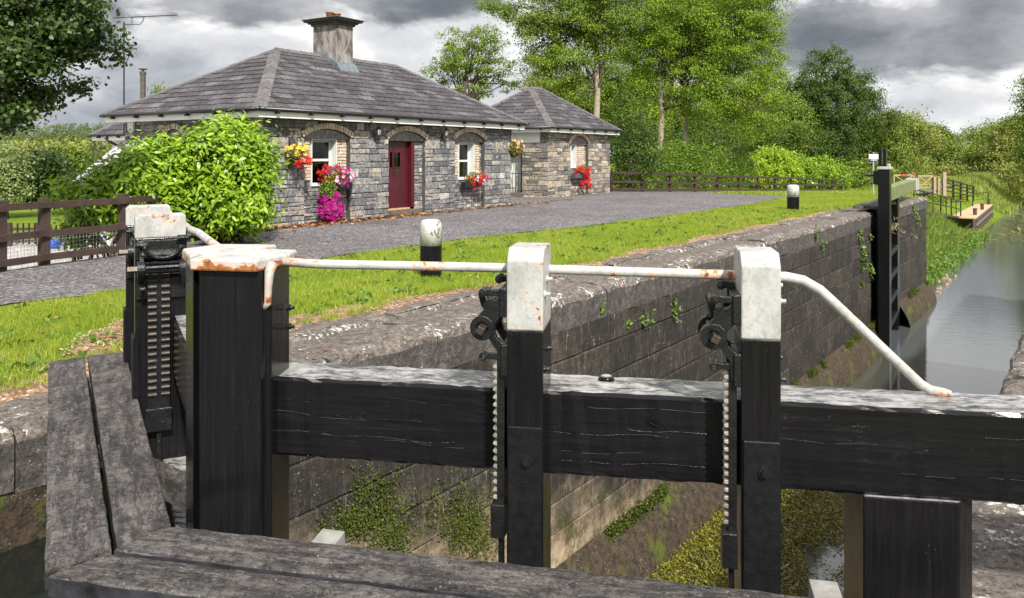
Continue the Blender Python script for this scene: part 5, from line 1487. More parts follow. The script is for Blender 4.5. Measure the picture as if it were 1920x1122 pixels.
# picket fence down in the yard
def picket(p0, p1, n, h, label):
    t = thing('picket_fence', label, 'fence', p0, 'picket fence panels in the yard'); p0 = Vector(p0); p1 = Vector(p1); d = (p1 - p0).normalized()
    for f in (0, 1):
        p = p0.lerp(p1, f); mb = MB(); mb.beam(p, p + Vector((0, 0, h + .02)), .10, .10); mb.build('post', M['fence_brown'], t)
    for z in (.14, h * .74):
        mb = MB(); mb.beam(p0 + Vector((0, 0, z)), p1 + Vector((0, 0, z)), .035, .08); mb.build('rail', M['fence_brown'], t)
    for i in range(n):
        p = p0.lerp(p1, (i + .5) / n) + Vector((0, -.04, 0)); mb = MB(); mb.beam(p + Vector((0, 0, .05)), p + Vector((0, 0, h)), .02, .075); mb.build('picket', M['fence_brown'], t)
YZ = -2.88
picket(P(18, 462, YZ), P(72, 461, YZ), 5, .72, 'left short panel of low brown picket fence in the gravel yard')
picket(P(93, 462, YZ), P(190, 459, YZ), 11, .66, 'right longer panel of low brown picket fence beside the laurel bush')
# blue crate by picket fence
t = thing('plastic_container', 'small bright blue plastic container on the gravel between the picket fence panels', 'container', P(102, 466, YZ)); c = P(102, 466, YZ)
bl = simple('blue_plastic', (.02, .10, .5), .4)
mb = MB(); mb.lathe([(.14, 0), (.15, .1), (.12, .26), (.07, .27)], c, 14); mb.build('body', bl, t, smooth=True)
mb = MB(); mb.tube([(c.x + .12, c.y, c.z + .05), (c.x + .3, c.y, c.z + .26)], [.035, .02], 8); mb.build('spout', bl, t)
mb = MB(); mb.tube([(c.x - .12, c.y, c.z + .08), (c.x - .24, c.y, c.z + .2), (c.x - .15, c.y, c.z + .34), (c.x + .02, c.y, c.z + .36), (c.x + .07, c.y, c.z + .26)], .014, 6); mb.build('handle', bl, t)
# brown fence in front of the hedge on the right of the outbuilding
f0 = A(1146, 35.4, GZ); f1 = TN(54, 9.8); f1.z = ztop(54); fm = TN(38, 10.9); fm.z = ztop(38)
pts = [f0.lerp(fm, k / 3) for k in range(3)] + [fm.lerp(f1, k / 3) for k in range(4)]
for p in pts: p.z = ztop(toTN(p.x, p.y)[0])
rail_fence('rail_fence', 'weathered dark rail fence in front of the hedge right of the outbuilding', [tuple(p) for p in pts], [.12, .46, .86], .05, .12, [0, .5, 1, 1.5, 2, 2.5, 3, 3.5, 4, 4.5, 5, 5.5], .12, .92, 'fence_brown')

# sign
sp = P(1637.5, 369, ztop(26)); t = thing('canal_sign', 'small white and blue notice board on a grey pole beside the far lock gate', 'sign', sp)
mb = MB(); mb.lathe([(.032, -.2), (.032, sp.z * -1 + .09)], sp, 12); mb.build('pole', M['galv'], t)
zt0 = (290 - 288.5) / F * sp.y; k = sp.y / F
blue = simple('sign_blue', (.02, .03, .28), .4, 0, .1); mb = MB(); mb.box(sp.x - 9.6 * k, sp.x + 9.6 * k, sp.y - .05, sp.y - .035, zt0 - 13.5 * k, zt0, ); bd = mb.build('board', blue, t)
mb = MB(); mb.box(sp.x - 9.4 * k, sp.x + 9.4 * k, sp.y - .056, sp.y - .0505, zt0 - 10 * k, zt0 - 1.2 * k); mb.build('white_panel', M['fascia'], bd)
mb = MB(); gr = simple('sign_text_grey', (.35, .36, .38), .6)
for row, ws in ((3.9, [(-4, 1.6), (-1.8, 2.6), (1.8, .9), (3.2, 1.6)]), (6.3, [(-2, 1.2), (.4, .6), (1.6, 1.4)])):
    for x, w in ws: mb.box(sp.x + x * k, sp.x + (x + w) * k, sp.y - .059, sp.y - .0565, zt0 - (row + .8) * k, zt0 - row * k)
mb.build('lettering', gr, bd)
mb = MB()
for x, w in ((-5, 2.0), (-2.6, 3.0), (.9, 2.2), (3.6, 2.2)): mb.box(sp.x + x * k, sp.x + (x + w) * k, sp.y - .056, sp.y - .0505, zt0 - 12.6 * k, zt0 - 11.4 * k)
mb.build('lettering', M['fascia'], bd)

# jetty
jt = thing('jetty', 'long narrow landing stage with sandy deck and dark timber piles beyond the lock', 'jetty', TN(65, 1.8, -4.5))
def J(t, n, z): return TN(t, n, z)
JT0, JT1 = 56.5, 75.0; JZ = -4.5
mb = MB(); mb.hexa([J(JT0, 1.5, JZ - .1), J(JT0, 3.1, JZ - .1), J(JT1, 3.3, JZ - .1), J(JT1, 2.0, JZ - .1), J(JT0, 1.5, JZ), J(JT0, 3.1, JZ), J(JT1, 3.3, JZ), J(JT1, 2.0, JZ)])
mb.build('deck', M['jetty_deck'], jt, bevel=.01)
dk = simple('dark_wet_timber', (.06, .045, .035), .8, 0, .4)
dk2 = simple('greyed_timber', (.16, .13, .10), .8, 0, .4)
for z0, h, mt in ((JZ - .2, .2, dk), (JZ - .52, .16, dk2), (JZ - .88, .12, dk)):
    mb = MB(); mb.beam(J(JT0, 1.46, z0), J(JT1, 1.96, z0), .12, h); mb.build('fender_beam', mt, jt, bevel=.01)
for i in range(8):
    f = i / 7; p = J(JT0 + (JT1 - JT0) * f, 1.62 + .5 * f, 0); mb = MB(); mb.beam((p.x, p.y, -6), (p.x, p.y, JZ - .1), .22, .22); mb.build('pile', dk, jt)
    q_ = J(JT0 + (JT1 - JT0) * f, 2.6 + .5 * f, 0); mb = MB(); mb.beam((q_.x, q_.y, -5.7), (p.x, p.y, JZ - .3), .12, .12); mb.build('brace', dk, jt)
for f in (.16, .54, .97):
    p = J(JT0 + (JT1 - JT0) * f, 1.75 + .5 * f, JZ); mb = MB(); mb.lathe([(.13, 0), (.13, .42), (.15, .43), (.15, .5)], p, 12); mb.build('mooring_post', dk, jt)
# end rail of the jetty
mb = MB(); p = J(JT1 - .2, 2.3, JZ); q_ = J(JT1 - 4.6, 3.1, JZ)
mb.tube([p, p + Vector((0, 0, .95)), p + Vector((0, 0, 1.08)) + (q_ - p) * .04, q_ + Vector((0, 0, 1.08)) + (p - q_) * .04, q_ + Vector((0, 0, .95)), q_], .035, 8); mb.tube([p + Vector((0, 0, .55)), q_ + Vector((0, 0, .55))], .025, 6)
mb.build('end_rail', M['black_rail'], jt)
# ramp with railing
rp_ = thing('ramp_railing', 'thin black two rail handrail descending the grass bank to the jetty', 'railing', (27, 51, -3.6))
rpts = [Vector((19.3, 39.6, -2.65)), Vector((23.6, 45.8, -3.2)), Vector((27.6, 51.5, -3.75)), Vector((30.2, 55.0, -4.12)), Vector((32.7, 58.3, -4.5))]
for p in rpts:
    mb = MB(); mb.tube([p - Vector((0, 0, .3)), p + Vector((0, 0, 1.08))], .045, 8); mb.build('post', M['black_rail'], rp_)
for a, b in zip(rpts, rpts[1:]):
    m_ = a.lerp(b, .5); mb = MB(); mb.tube([m_ - Vector((0, 0, .2)), m_ + Vector((0, 0, 1.08))], .03, 8); mb.build('post', M['black_rail'], rp_)
for h in (1.08, .5):
    mb = MB(); mb.tube([p + Vector((0, 0, h)) for p in rpts], .045, 8); mb.build('rail', M['black_rail'], rp_)
mb = MB()
for a, b in zip(rpts, rpts[1:]): mb.beam(a + Vector((-.4, .3, -.12)), b + Vector((-.4, .3, -.12)), 1.1, .14)
tag(mb.build('ramp_deck', dk, bevel=.01), 'dark sloping boarded ramp under the black handrail', 'ramp')
# black fence up the bank
g1 = P(1772, 362, -2.85); f2 = TN(74.8, 3.5); f2.z = -4.0
rail_fence('rail_fence', 'black four rail fence running down the bank from the field gate to the jetty', [tuple(g1.lerp(f2, k / 4)) for k in range(5)], [.15, .45, .75, 1.02], .06, .10, [0, 1, 2, 3, 4], .14, 1.15, 'black_rail')
# field gates
def field_gate(x0, x1, base, Y, label, redwhite=False, spring=False):
    a = Vector(((x0 - 960) / F * Y, Y, 0)); b = Vector(((x1 - 960) / F * Y, Y + .2, 0)); zb = -(base - 290) / F * Y
    t = thing('field_gate', label, 'gate', (a.x, a.y, zb), 'field gates across the towpath'); h = 1.15; Vz = lambda p, z: Vector((p.x, p.y, zb + z))
    for z, w in ((h, .11), (h * .45, .07), (.28, .08)):
        mb = MB(); mb.beam(Vz(a, z), Vz(b, z), .06, w); mb.build('rail', M['pale_wood'], t)
    for p in (a, b):
        mb = MB(); mb.beam(Vz(p, .1), Vz(p, h + .08), .09, .11); mb.build('stile', M['pale_wood'], t)
    for p, q in ((Vz(a, .28), Vz(b, h)), (Vz(a, h), Vz(b, .28))):
        mb = MB(); mb.beam(p + Vector((0, -.05, 0)), q + Vector((0, -.05, 0)), .05, .06); mb.build('brace', M['pale_wood'], t)
    return t, a, b, zb
t, a, b, zb = field_gate(1676, 1715, 358, 59, 'left pale wooden field gate with red and white marks across the towpath')
red = simple('red_paint', (.5, .02, .02), .5)
for f in (.4, .6, .98):
    p = a.lerp(b, f); mb = MB(); mb.box(p.x - .1, p.x + .1, p.y - .06, p.y - .045, zb + 1.08, zb + 1.22); mb.build('red_reflector', red, t)
mb = MB(); mb.box(b.x - .13, b.x + .1, b.y - .07, b.y - .055, zb + .55, zb + .9); mb.build('white_plate', M['fascia'], t)
mb = MB(); mb.tube([(b.x + .02, b.y + .1, zb - .2), (b.x + .02, b.y + .1, zb + .7)], .07, 10); mb.build('steel_post', M['galv'], t)
t, a, b, zb = field_gate(1722, 1751, 359.5, 59, 'right pale wooden field gate with crossed braces across the towpath')
mb = MB(); mb.tube([(a.x - .05, a.y, zb - .2), (a.x - .05, a.y, zb + .75)], .07, 10); mb.build('steel_post', M['galv'], t)
t = thing('timber_fence', 'short pale timber fence panel joining the field gates to a thick square post', 'fence', A(1765, 59, -2.85))
for px, w, h in ((1752, .15, 1.2), (1759.5, .12, 1.15), (1770, .24, 1.55)):
    p = A(px, 59, -2.85); mb = MB(); mb.beam(p - Vector((0, 0, .2)), p + Vector((0, 0, h)), w, w); mb.build('post', M['pale_wood'], t)
for z in (.25, .6, .95):
    mb = MB(); mb.beam(A(1752, 59.1, -2.85 + z), A(1770, 59.1, -2.8 + z), .05, .13); mb.build('rail', M['pale_wood'], t)

# ======================================================================= FLOWERS
def flowers(root, c, rx, ry, rz, n_leaf, groups, lsize=.05, fsize=.045):
    """ellipsoid of leaves with blossoms on its surface; groups: list of (mat,name,n,centre offset,radii)"""
    d = unit(NR.normal(size=(n_leaf, 3))); r = NR.random((n_leaf, 1)) ** .35
    pts = np.array(c) + d * r * np.array([rx, ry, rz])
    npmesh('foliage', leaf_array(pts, lsize, lsize * .6, out=d * .8 + np.array([0, 0, .3]), k=6), 6, M['mid_leaf'] if not root.get('ff') else M['fern'], root)
    for mt, nm, n, o, rr in groups:
        d = unit(NR.normal(size=(n, 3))); r = .75 + .35 * NR.random((n, 1))
        ctr = np.array(c) + np.array(o) + d * r * np.array(rr)
        # each blossom: a small five petalled rosette
        V = []
        nrm = unit(d + np.array([.35, -1.0, .35]) * .8 + NR.normal(size=(n, 3)) * .3)
        a = unit(np.cross(nrm, NR.normal(size=(n, 3)))); b = np.cross(nrm, a)
        s = fsize * (.7 + .6 * NR.random((n, 1)))
        for k in range(5):
            t0 = 2 * math.pi * k / 5
            e1 = a * math.cos(t0) + b * math.sin(t0); e2 = -a * math.sin(t0) + b * math.cos(t0)
            q = np.stack([ctr, ctr + e1 * s * .7 + e2 * s * .38 + nrm * s * .15, ctr + e1 * s + nrm * s * .22, ctr + e1 * s * .7 - e2 * s * .38 + nrm * s * .15], 1)
            V.append(q)
        npmesh(nm, np.stack(V, 1).reshape(-1, 3), 4, M[mt], root)
def FW(e, d, z): return tfF(e, d, z)
# window 1: box with red/pink geraniums and a magenta cascade underneath
e = e_px(622); t = thing('window_box', 'dark trough of red pink and purple flowers on the left window sill', 'window box', FW(e, .1, -.7), 'flower troughs under the windows')
mb = MB(); ec = e_px(627); mb.box(ec - .42, ec + .46, -.06, .16, -.86, -.66, tf=FW); mb.build('trough', M['gutter'], t, bevel=.01)
c = FW(e_px(622), .12, -.52)
flowers(t, c, .36, .3, .26, 900, [('red', 'red_blossom', 60, (-.12, .0, .05), (.30, .25, .2)), ('magenta', 'magenta_blossom', 70, (.08, 0, 0), (.36, .3, .26)), ('pink', 'pink_blossom', 26, (.12, 0, -.02), (.32, .26, .2))])
t = thing('petunia_basket', 'large cascade of magenta petunias hanging to the ground below the left window', 'hanging flowers', FW(e_px(605), .25, -1.3))
c = FW(e_px(607), .2, -.92); d = unit(NR.normal(size=(700, 3)))
mb = MB(); cc = FW(e_px(606), .16, -.98); mb.lathe([(.05, -.16), (.15, -.1), (.2, 0), (.2, .03)], cc, 14); mb.build('pot', M['gutter'], t, smooth=True)
flowers(t, FW(e_px(603), .22, -.88), .22, .2, .3, 900, [])
flowers(t, FW(e_px(606), .24, -1.28), .24, .24, .3, 500, [('magenta', 'magenta_blossom', 150, (.02, -.02, -.02), (.28, .26, .32))], fsize=.06)
flowers(t, FW(e_px(604), .24, -1.02), .2, .2, .1, 200, [('magenta', 'magenta_blossom', 26, (0, 0, 0), (.26, .2, .12))], fsize=.055)
e = e_px(884); t = thing('window_box', 'small dark trough with red and pink flowers on the right window of the cottage', 'window box', FW(e, .1, -.8), 'flower troughs under the windows')
mb = MB(); mb.box(e_px(866), e_px(896), -.04, .14, -.98, -.84, tf=FW); mb.build('trough', M['gutter'], t, bevel=.01)
flowers(t, FW(e_px(884), .12, -.72), .32, .2, .2, 600, [('red', 'red_blossom', 46, (.05, 0, -.05), (.34, .2, .24)), ('pink', 'pink_blossom', 10, (.15, -.05, -.05), (.2, .15, .2)), ('magenta', 'magenta_blossom', 14, (.2, 0, 0), (.2, .15, .2)), ('peach', 'peach_blossom', 14, (0, 0, .12), (.2, .15, .12))], fsize=.05)
def basket(c, wallp, label, groups, r=.26, leafn=700):
    t = thing('hanging_basket', label, 'hanging basket', c, 'hanging flower baskets on the walls')
    mb = MB(); mb.lathe([(.04, -r * .8), (r * .5, -r * .66), (r * .72, -r * .3), (r * .76, 0)], c, 14); mb.build('basket', M['fence_brown'], t, smooth=True)
    top = (c[0], c[1], c[2] + r * 2.0)
    for k in range(3):
        a = 2 * math.pi * k / 3; mb = MB(); mb.tube([(c[0] + r * .7 * math.cos(a), c[1] + r * .7 * math.sin(a), c[2]), top], .005, 5); mb.build('chain', M['gutter'], t)
    mb = MB(); w = Vector(wallp); mb.tube([w, (top[0], top[1], top[2] + .03)], .012, 6); mb.tube([w - Vector((0, 0, .3)), Vector(wallp).lerp(Vector(top), .6)], .010, 6); mb.tube([w - Vector((0, 0, .35)), w + Vector((0, 0, .04))], .014, 6); mb.build('bracket', M['gutter'], t)
    flowers(t, (c[0], c[1], c[2] - .02), r, r, r * .85, leafn, groups, fsize=.055)
basket(FW(e_px(541), .32, -.02), FW(e_px(541), .02, .52), 'hanging basket of yellow and red flowers on the wall by the laurel bush',
       [('yellow', 'yellow_blossom', 34, (-.02, 0, .14), (.24, .22, .15)), ('red', 'red_blossom', 26, (.1, 0, -.1), (.2, .2, .2)), ('peach', 'peach_blossom', 26, (.05, 0, -.02), (.24, .22, .2)), ('pink', 'pink_blossom', 8, (0, 0, 0), (.2, .2, .2))])
cb = A(961, 26.2, .19); basket((cb.x, cb.y, cb.z), H(HL, .0, .86), 'hanging basket of peach and red flowers at the right corner of the cottage',
       [('peach', 'peach_blossom', 30, (.1, 0, .14), (.34, .3, .16)), ('red', 'red_blossom', 22, (-.08, 0, -.02), (.3, .28, .18))], r=.34, leafn=1000)
t = thing('window_box', 'small trough spilling bright scarlet flowers below the outbuilding window', 'window box', tfN(e_px(1086, nA), .15, -.8), 'flower troughs under the windows')
mb = MB(); mb.box(e_px(1073, nA), e_px(1100, nA), -.05, .16, -.95, -.78, tf=tfN); mb.build('trough', simple('blue_grey_trough', (.06, .08, .10), .5), t, bevel=.01)
flowers(t, tfN(e_px(1086, nA), .14, -.62), .28, .2, .22, 400, [('red', 'red_blossom', 60, (.02, 0, -.1), (.3, .2, .26)), ('red', 'red_blossom', 36, (.14, -.04, -.5), (.2, .15, .3))], fsize=.07)
# ======================================================================= VEGETATION
def clumps(ell, n_cl, per, rc, flat=.7, shell=.55, droop=0):
    """ell: list of (cx,cy,cz,rx,ry,rz); returns leaf points & outward dirs"""
    vol = np.array([e[3] * e[4] * e[5] for e in ell]) ** .8; vol = vol / vol.sum()
    P_, D_ = [], []
    for e, w in zip(ell, vol):
        n = max(3, int(n_cl * w)); d = unit(NR.normal(size=(n, 3)))
        r = shell + (1 - shell) * NR.random((n, 1)) ** .6
        r *= (.82 + .3 * NR.random((n, 1)))
        c = np.array(e[:3]) + d * r * np.array(e[3:])
        k = per
        rr = rc * (.6 + .8 * NR.random((n, 1, 1)))
        o = NR.normal(size=(n, k, 3)) * .42 * rr * np.array([1, 1, flat])
        pts = (c[:, None, :] + o).reshape(-1, 3)
        dd = unit(np.repeat(d, k, 0) * .6 + o.reshape(-1, 3) / (rc + 1e-6) * .8 + np.array([0, 0, .45]))
        P_.append(pts); D_.append(dd)
    return np.concatenate(P_), np.concatenate(D_)
def limb(mb, a, b, r0, r1, wob=.06, n=6, rnd=R):
    a = Vector(a); b = Vector(b); L = (b - a).length
    pts = [a.lerp(b, i / n) + Vector((rnd.uniform(-1, 1), rnd.uniform(-1, 1), rnd.uniform(-.4, .4))) * L * wob * (1 if 0 < i < n else 0) for i in range(n + 1)]
    mb.tube(pts, [r0 + (r1 - r0) * i / n for i in range(n + 1)], 7); return pts
M['bark_pale'] = simple('pale_ash_bark', (.30, .25, .19), .9, 0, .35, 6, .6, .02)
M['bark_dark'] = simple('dark_bark', (.08, .06, .045), .9, 0, .35, 6, .6, .02)
def tree(name, label, base, trunk, ell, leafm, bark='bark_dark', n_cl=260, per=26, rc=.6, L=.17, W=.085, group=None, twigs=14, cat='tree', shell=.5, flat=.7, k=4, ivy=None):
    """trunk: list of (dx,dy,z above base) with radii; ell relative to base"""
    base = Vector(base); t = thing(name, label, cat, base, group)
    mb = MB(); pts = [base + Vector(p[:3]) for p in trunk]; mb.tube(pts, [p[3] for p in trunk], 10)
    mb.build('trunk', M[bark], t, smooth=True)
    mb = MB(); ce = [(base.x + e[0], base.y + e[1], base.z + e[2], e[3], e[4], e[5]) for e in ell]
    for i in range(twigs):
        e = ce[i % len(ce)]; d = Vector((R.gauss(0, 1), R.gauss(0, 1), abs(R.gauss(0, .8)))).normalized()
        tgt = Vector(e[:3]) + Vector((d.x * e[3], d.y * e[4], d.z * e[5])) * R.uniform(.5, .9)
        s = pts[R.randrange(max(1, len(pts) // 2), len(pts))]; r = trunk[-1][3] * R.uniform(.5, .9)
        mid = s.lerp(tgt, .5) + Vector((0, 0, (tgt - s).length * R.uniform(-.02, .12)))
        l1 = limb(mb, s, mid, r, r * .6, rnd=R); limb(mb, l1[-1], tgt, r * .6, r * .15)
        for _ in range(3):
            q_ = tgt + Vector((R.gauss(0, 1) * e[3], R.gauss(0, 1) * e[4], R.gauss(0, .6) * e[5])) * .4; limb(mb, mid.lerp(tgt, R.uniform(.1, .8)), q_, r * .35, r * .08, n=4)
    mb.build('limbs', M['bark_dark'], t, smooth=True)
    P_, D_ = clumps(ce, n_cl, per, rc, flat, shell)
    npmesh('crown', leaf_array(P_, L, W, out=D_ * 1.1, k=k), k, M[leafm], t)
    if ivy:
        n = ivy; a = NR.random(n) * 2 * math.pi; h = NR.random(n); zz = trunk[0][2] + h * (trunk[-1][2] - trunk[0][2])
        rr = trunk[0][3] * (1.6 - .5 * h) + NR.random(n) * .25
        q_ = np.stack([base.x + rr * np.cos(a), base.y + rr * np.sin(a), base.z + zz], 1)
        npmesh('ivy', leaf_array(q_, .12, .1, out=np.stack([np.cos(a), np.sin(a), 0 * a + .2], 1)), 4, M['ivy'], t)
    return t
def rel(px, py, Y, base, r_px, rz_px=None, ry=None):
    k = Y / F; X = (px - 960) * k; Z = (290 - py) * k
    return (X - base.x, 0 + (ry or 0), Z - base.z, r_px * k, r_px * k * .9, (rz_px or r_px) * k)
def T(name, label, px, Y, zb, ells, trunk_px=None, r0=.22, leafm='mid_leaf', topz=None, lean=0, **kw):
    base = A(px, Y, zb); E = []
    for e in ells:
        E.append(rel(e[0], e[1], Y, base, e[2], e[3] if len(e) > 3 else None, e[4] if len(e) > 4 else 0))
    zt_ = topz if topz is not None else max(e[2] for e in E)
    tr = [(lean * f, 0, zt_ * f, r0 * (1 - .6 * f)) for f in (0, .25, .5, .75, 1.0)]
    tr[2] = (tr[2][0] + .1, .05, tr[2][2], tr[2][3])
    return tree(name, label, base, tr, E, leafm, **kw)
# --- overhanging maple at top left
mbase = Vector((-11.2, 11.5, -2.9))
E = []
for (px, py, r, rz) in ((-40, 40, 120, 90), (60, 40, 75, 60), (135, 60, 62, 50), (165, 50, 36, 34), (150, 95, 36, 24), (50, 110, 80, 50), (100, 120, 44, 30), (20, 185, 55, 48), (60, 180, 34, 30), (5, 225, 50, 26), (-120, 120, 130, 120), (100, 0, 90, 45), (180, 8, 26, 20), (200, 62, 20, 24), (190, 92, 16, 14), (100, 150, 26, 20), (60, 210, 36, 18), (130, 30, 56, 40),  (-60, -60, 200, 90)):
    E.append(rel(px, py, 11.5, mbase, r, rz, R.uniform(-.6, .6)))
tree('maple_tree', 'dark green maple overhanging the picture from the top left corner', mbase, [(0, 0, 0, .28), (.1, 0, 1.6, .24), (.3, 0, 3.2, .2), (.9, .1, 4.6, .14), (1.6, 0, 5.6, .08)], E, 'maple', n_cl=1100, per=70, rc=.3, L=.06, W=.045, twigs=26, k=6, shell=.3, flat=.5)
# --- trees to the right of the cottage, front row first
T('ash_tree', 'airy open ash tree rising behind the cottage roof left of the outbuilding', 872, 52, GZ, [(880, 110, 62, 34), (905, 85, 48, 32), (850, 120, 46, 30), (830, 140, 36, 18), (905, 145, 50, 24), (940, 130, 34, 22), (880, 175, 56, 22), (915, 65, 40, 18), (860, 75, 34, 20), (960, 160, 30, 14)], leafm='ash', r0=.2, topz=6.4, n_cl=200, per=80, rc=.5, L=.14, W=.065, twigs=34, shell=.4, flat=.55)
T('ash_tree', 'tall slender ash tree with bare grey trunk behind the outbuilding roof', 1117, 45, GZ, [(1085, 40, 95, 40), (1150, 30, 85, 45), (1020, 70, 60, 32), (990, 30, 62, 20), (940, 8, 50, 16), (1060, 110, 70, 30), (1040, 150, 60, 30), (1100, -30, 130, 50), (1150, 90, 50, 34), (1075, 175, 44, 26), (1010, 115, 40, 24)], leafm='ash', bark='bark_pale', r0=.24, topz=10.5, n_cl=760, per=100, rc=.62, L=.125, W=.055, twigs=46, shell=.4, flat=.55)
T('ash_tree', 'broad bright yellow green ash tree with two pale trunks, the largest tree in view', 1238, 47, GZ - .3, [(1320, 60, 130, 70), (1250, 40, 110, 70), (1400, 40, 70, 60), (1420, 110, 50, 55), (1340, -20, 150, 60), (1290, 150, 80, 50), (1370, 160, 70, 50), (1430, 20, 45, 50), (1435, 170, 42, 50), (1410, 230, 50, 40), (1445, 90, 30, 50), (1230, 110, 60, 50), (1200, 90, 60, 40), (1330, 205, 60, 30)], leafm='ash_bright', bark='bark_pale', r0=.21, topz=9.0, n_cl=1300, per=120, rc=.66, L=.115, W=.05, twigs=40, shell=.45, flat=.55)
T('ash_tree', 'second pale stemmed ash standing just right of the broad bright ash', 1284, 48.5, GZ - .3, [(1290, 60, 80, 60), (1330, 110, 70, 50)], leafm='ash_bright', bark='bark_pale', r0=.19, topz=8.0, n_cl=360, per=110, rc=.62, L=.115, W=.05, twigs=16, shell=.4, flat=.55)
T('thorn_tree', 'dark ivy covered tree with bare twigs at its pointed top', 1540, 70, -2.6, [(1545, 145, 50, 40), (1560, 200, 80, 54), (1600, 165, 50, 34), (1505, 200, 44, 50), (1552, 100, 26, 18), (1535, 118, 20, 22), (1620, 215, 44, 34), (1640, 180, 24, 16), (1665, 225, 30, 16), (1580, 125, 24, 16), (1490, 160, 24, 18), (1545, 260, 80, 60)], leafm='dark_leaf', r0=.35, topz=7.6, n_cl=800, per=100, rc=.62, L=.15, W=.08, twigs=34, shell=.45, ivy=2500)
T('holly_bush', 'dense dark green holly just right of the outbuilding', 1180, 37.5, GZ, [(1185, 240, 42, 80), (1160, 270, 30, 50), (1205, 280, 40, 60)], leafm='dark_leaf', r0=.12, n_cl=260, per=32, rc=.45, L=.1, W=.06, twigs=6, shell=.5)
# background trees behind, filling the wood
bg = [('mid_leaf', 1090, 78, 1100, 190, 70, 60), ('ash', 1160, 76, 1165, 150, 60, 70), ('mid_leaf', 1240, 82, 1235, 230, 80, 70), ('ash', 1310, 80, 1300, 210, 70, 70), ('mid_leaf', 1390, 76, 1385, 220, 66, 60), ('ash_bright', 1440, 74, 1440, 185, 56, 70),
      ('mid_leaf', 1470, 68, 1470, 235, 52, 60), ('olive_leaf', 1030, 86, 1030, 170, 50, 40), ('ash_bright', 1200, 74, 1210, 180, 46, 60)]
LBL = ['mid green tree in the wood behind the outbuilding roof peak', 'loose ash foliage behind the tall slender ash trunk', 'shaded tree deep in the wood between the pale ash trunks', 'leafy tree behind the right pale ash trunk', 'full mid green tree behind the bright hedge', 'sunlit ash at the right shoulder of the big ash', 'round green tree between big ash and ivy covered tree', 'olive tree low above the outbuilding roof left slope', 'yellow green young ash behind the left pale trunk']
for (lm, bx_, Y, cx, cy, r, rz), lb in zip(bg, LBL):
    T('woodland_tree', lb, bx_, Y, GZ - .4, [(cx, cy, r, rz), (cx - r * .5, cy + 30, r * .7, rz * .7), (cx + r * .5, cy + 25, r * .7, rz * .7), (cx, cy + rz * .9, r * 1.0, rz * .7)], leafm=lm, r0=.2, n_cl=420, per=100, rc=.85, L=.17, W=.085, twigs=10, group='trees in the wood right of the cottage')
# trees along the towpath to the right
tow = [('mid_leaf', 1640, 74, -2.7, [(1640, 260, 60, 44), (1600, 275, 50, 50), (1670, 240, 46, 34), (1650, 300, 60, 40)], 'green towpath tree right of the ivy covered tree'),
       ('olive_leaf', 1690, 88, -2.8, [(1690, 245, 50, 38), (1720, 270, 46, 36), (1670, 290, 50, 40), (1640, 290, 40, 36)], 'olive green tree behind the notice board'),
       ('mid_leaf', 1745, 112, -2.9, [(1745, 262, 34, 26), (1720, 280, 34, 34), (1765, 285, 26, 26)], 'mid green round tree above the field gates'),
       ('dark_leaf', 1775, 150, -2.9, [(1773, 275, 16, 18), (1765, 290, 18, 20)], 'small dark tree at the gap where the towpath vanishes'),
       ('pale_leaf', 1792, 118, -2.9, [(1792, 300, 24, 24), (1795, 285, 18, 14)], 'pale yellow green willow right of the field gates'),
       ('mid_leaf', 1835, 135, -2.9, [(1835, 270, 44, 24), (1860, 262, 40, 26), (1810, 280, 30, 22), (1850, 295, 50, 26)], 'spreading green hedgerow tree beyond the black fence'),
       ('ash_bright', 1838, 112, -2.9, [(1838, 298, 11, 17), (1838, 285, 6, 10)], 'little yellow pointed sapling beyond the black fence'),
       ('olive_leaf', 1890, 105, -2.9, [(1890, 258, 44, 28), (1915, 250, 40, 30), (1880, 290, 46, 32), (1920, 300, 40, 40)], 'tall olive tree at the right picture edge'),
       ('mid_leaf', 1945, 82, -2.9, [(1925, 235, 26, 18), (1945, 180, 34, 50), (1900, 228, 16, 10), (1950, 290, 44, 60)], 'dark leafed tree cut off by the right picture edge')]
for lm, bx_, Y, zb, ells, lb in tow:
    T('hedgerow_tree', lb, bx_, Y, zb, ells, leafm=lm, r0=.2, n_cl=230, per=100, rc=Y / 85., L=.0026 * Y, W=.0015 * Y, twigs=10, group='trees along the towpath')
# distant scrub under those trees
def scrub(name, label, cells, leafm, L, rc, n_cl=200, per=24, cat='shrub', group=None, kind=None, k=4, shell=.4):
    c0 = Vector((cells[0][0], cells[0][1], cells[0][2])); t = thing(name, label, cat, c0, group)
    P_, D_ = clumps(cells, n_cl, per, rc, .8, shell)
    npmesh('foliage', leaf_array(P_, L, L * .5, out=D_, k=k), k, M[leafm], t)
    mb = MB()
    for e in cells[:8]: limb(mb, (e[0], e[1], e[2] - e[5] - .3), (e[0] + R.uniform(-.2, .2), e[1], e[2] + e[5] * .3), .05, .02)
    mb.build('stems', M['bark_dark'], t)
    return t
def EL(px, py, Y, r, rz): k = Y / F; return ((px - 960) * k, Y, (290 - py) * k, r * k, r * k, rz * k)
scrub('scrub', 'tawny low scrub beyond the field gates under the trees', [EL(1800, 322, 108, 40, 16), EL(1850, 318, 112, 44, 18), EL(1760, 322, 108, 30, 14), EL(1700, 318, 100, 36, 24), EL(1720, 305, 96, 24, 20)], 'olive_leaf', .32, 1.2, 300)
scrub('scrub', 'rough bushes on the bank at the right picture edge', [EL(1900, 330, 96, 34, 24), EL(1925, 350, 88, 30, 30), EL(1880, 318, 104, 30, 16)], 'olive_leaf', .3, 1.1, 260)
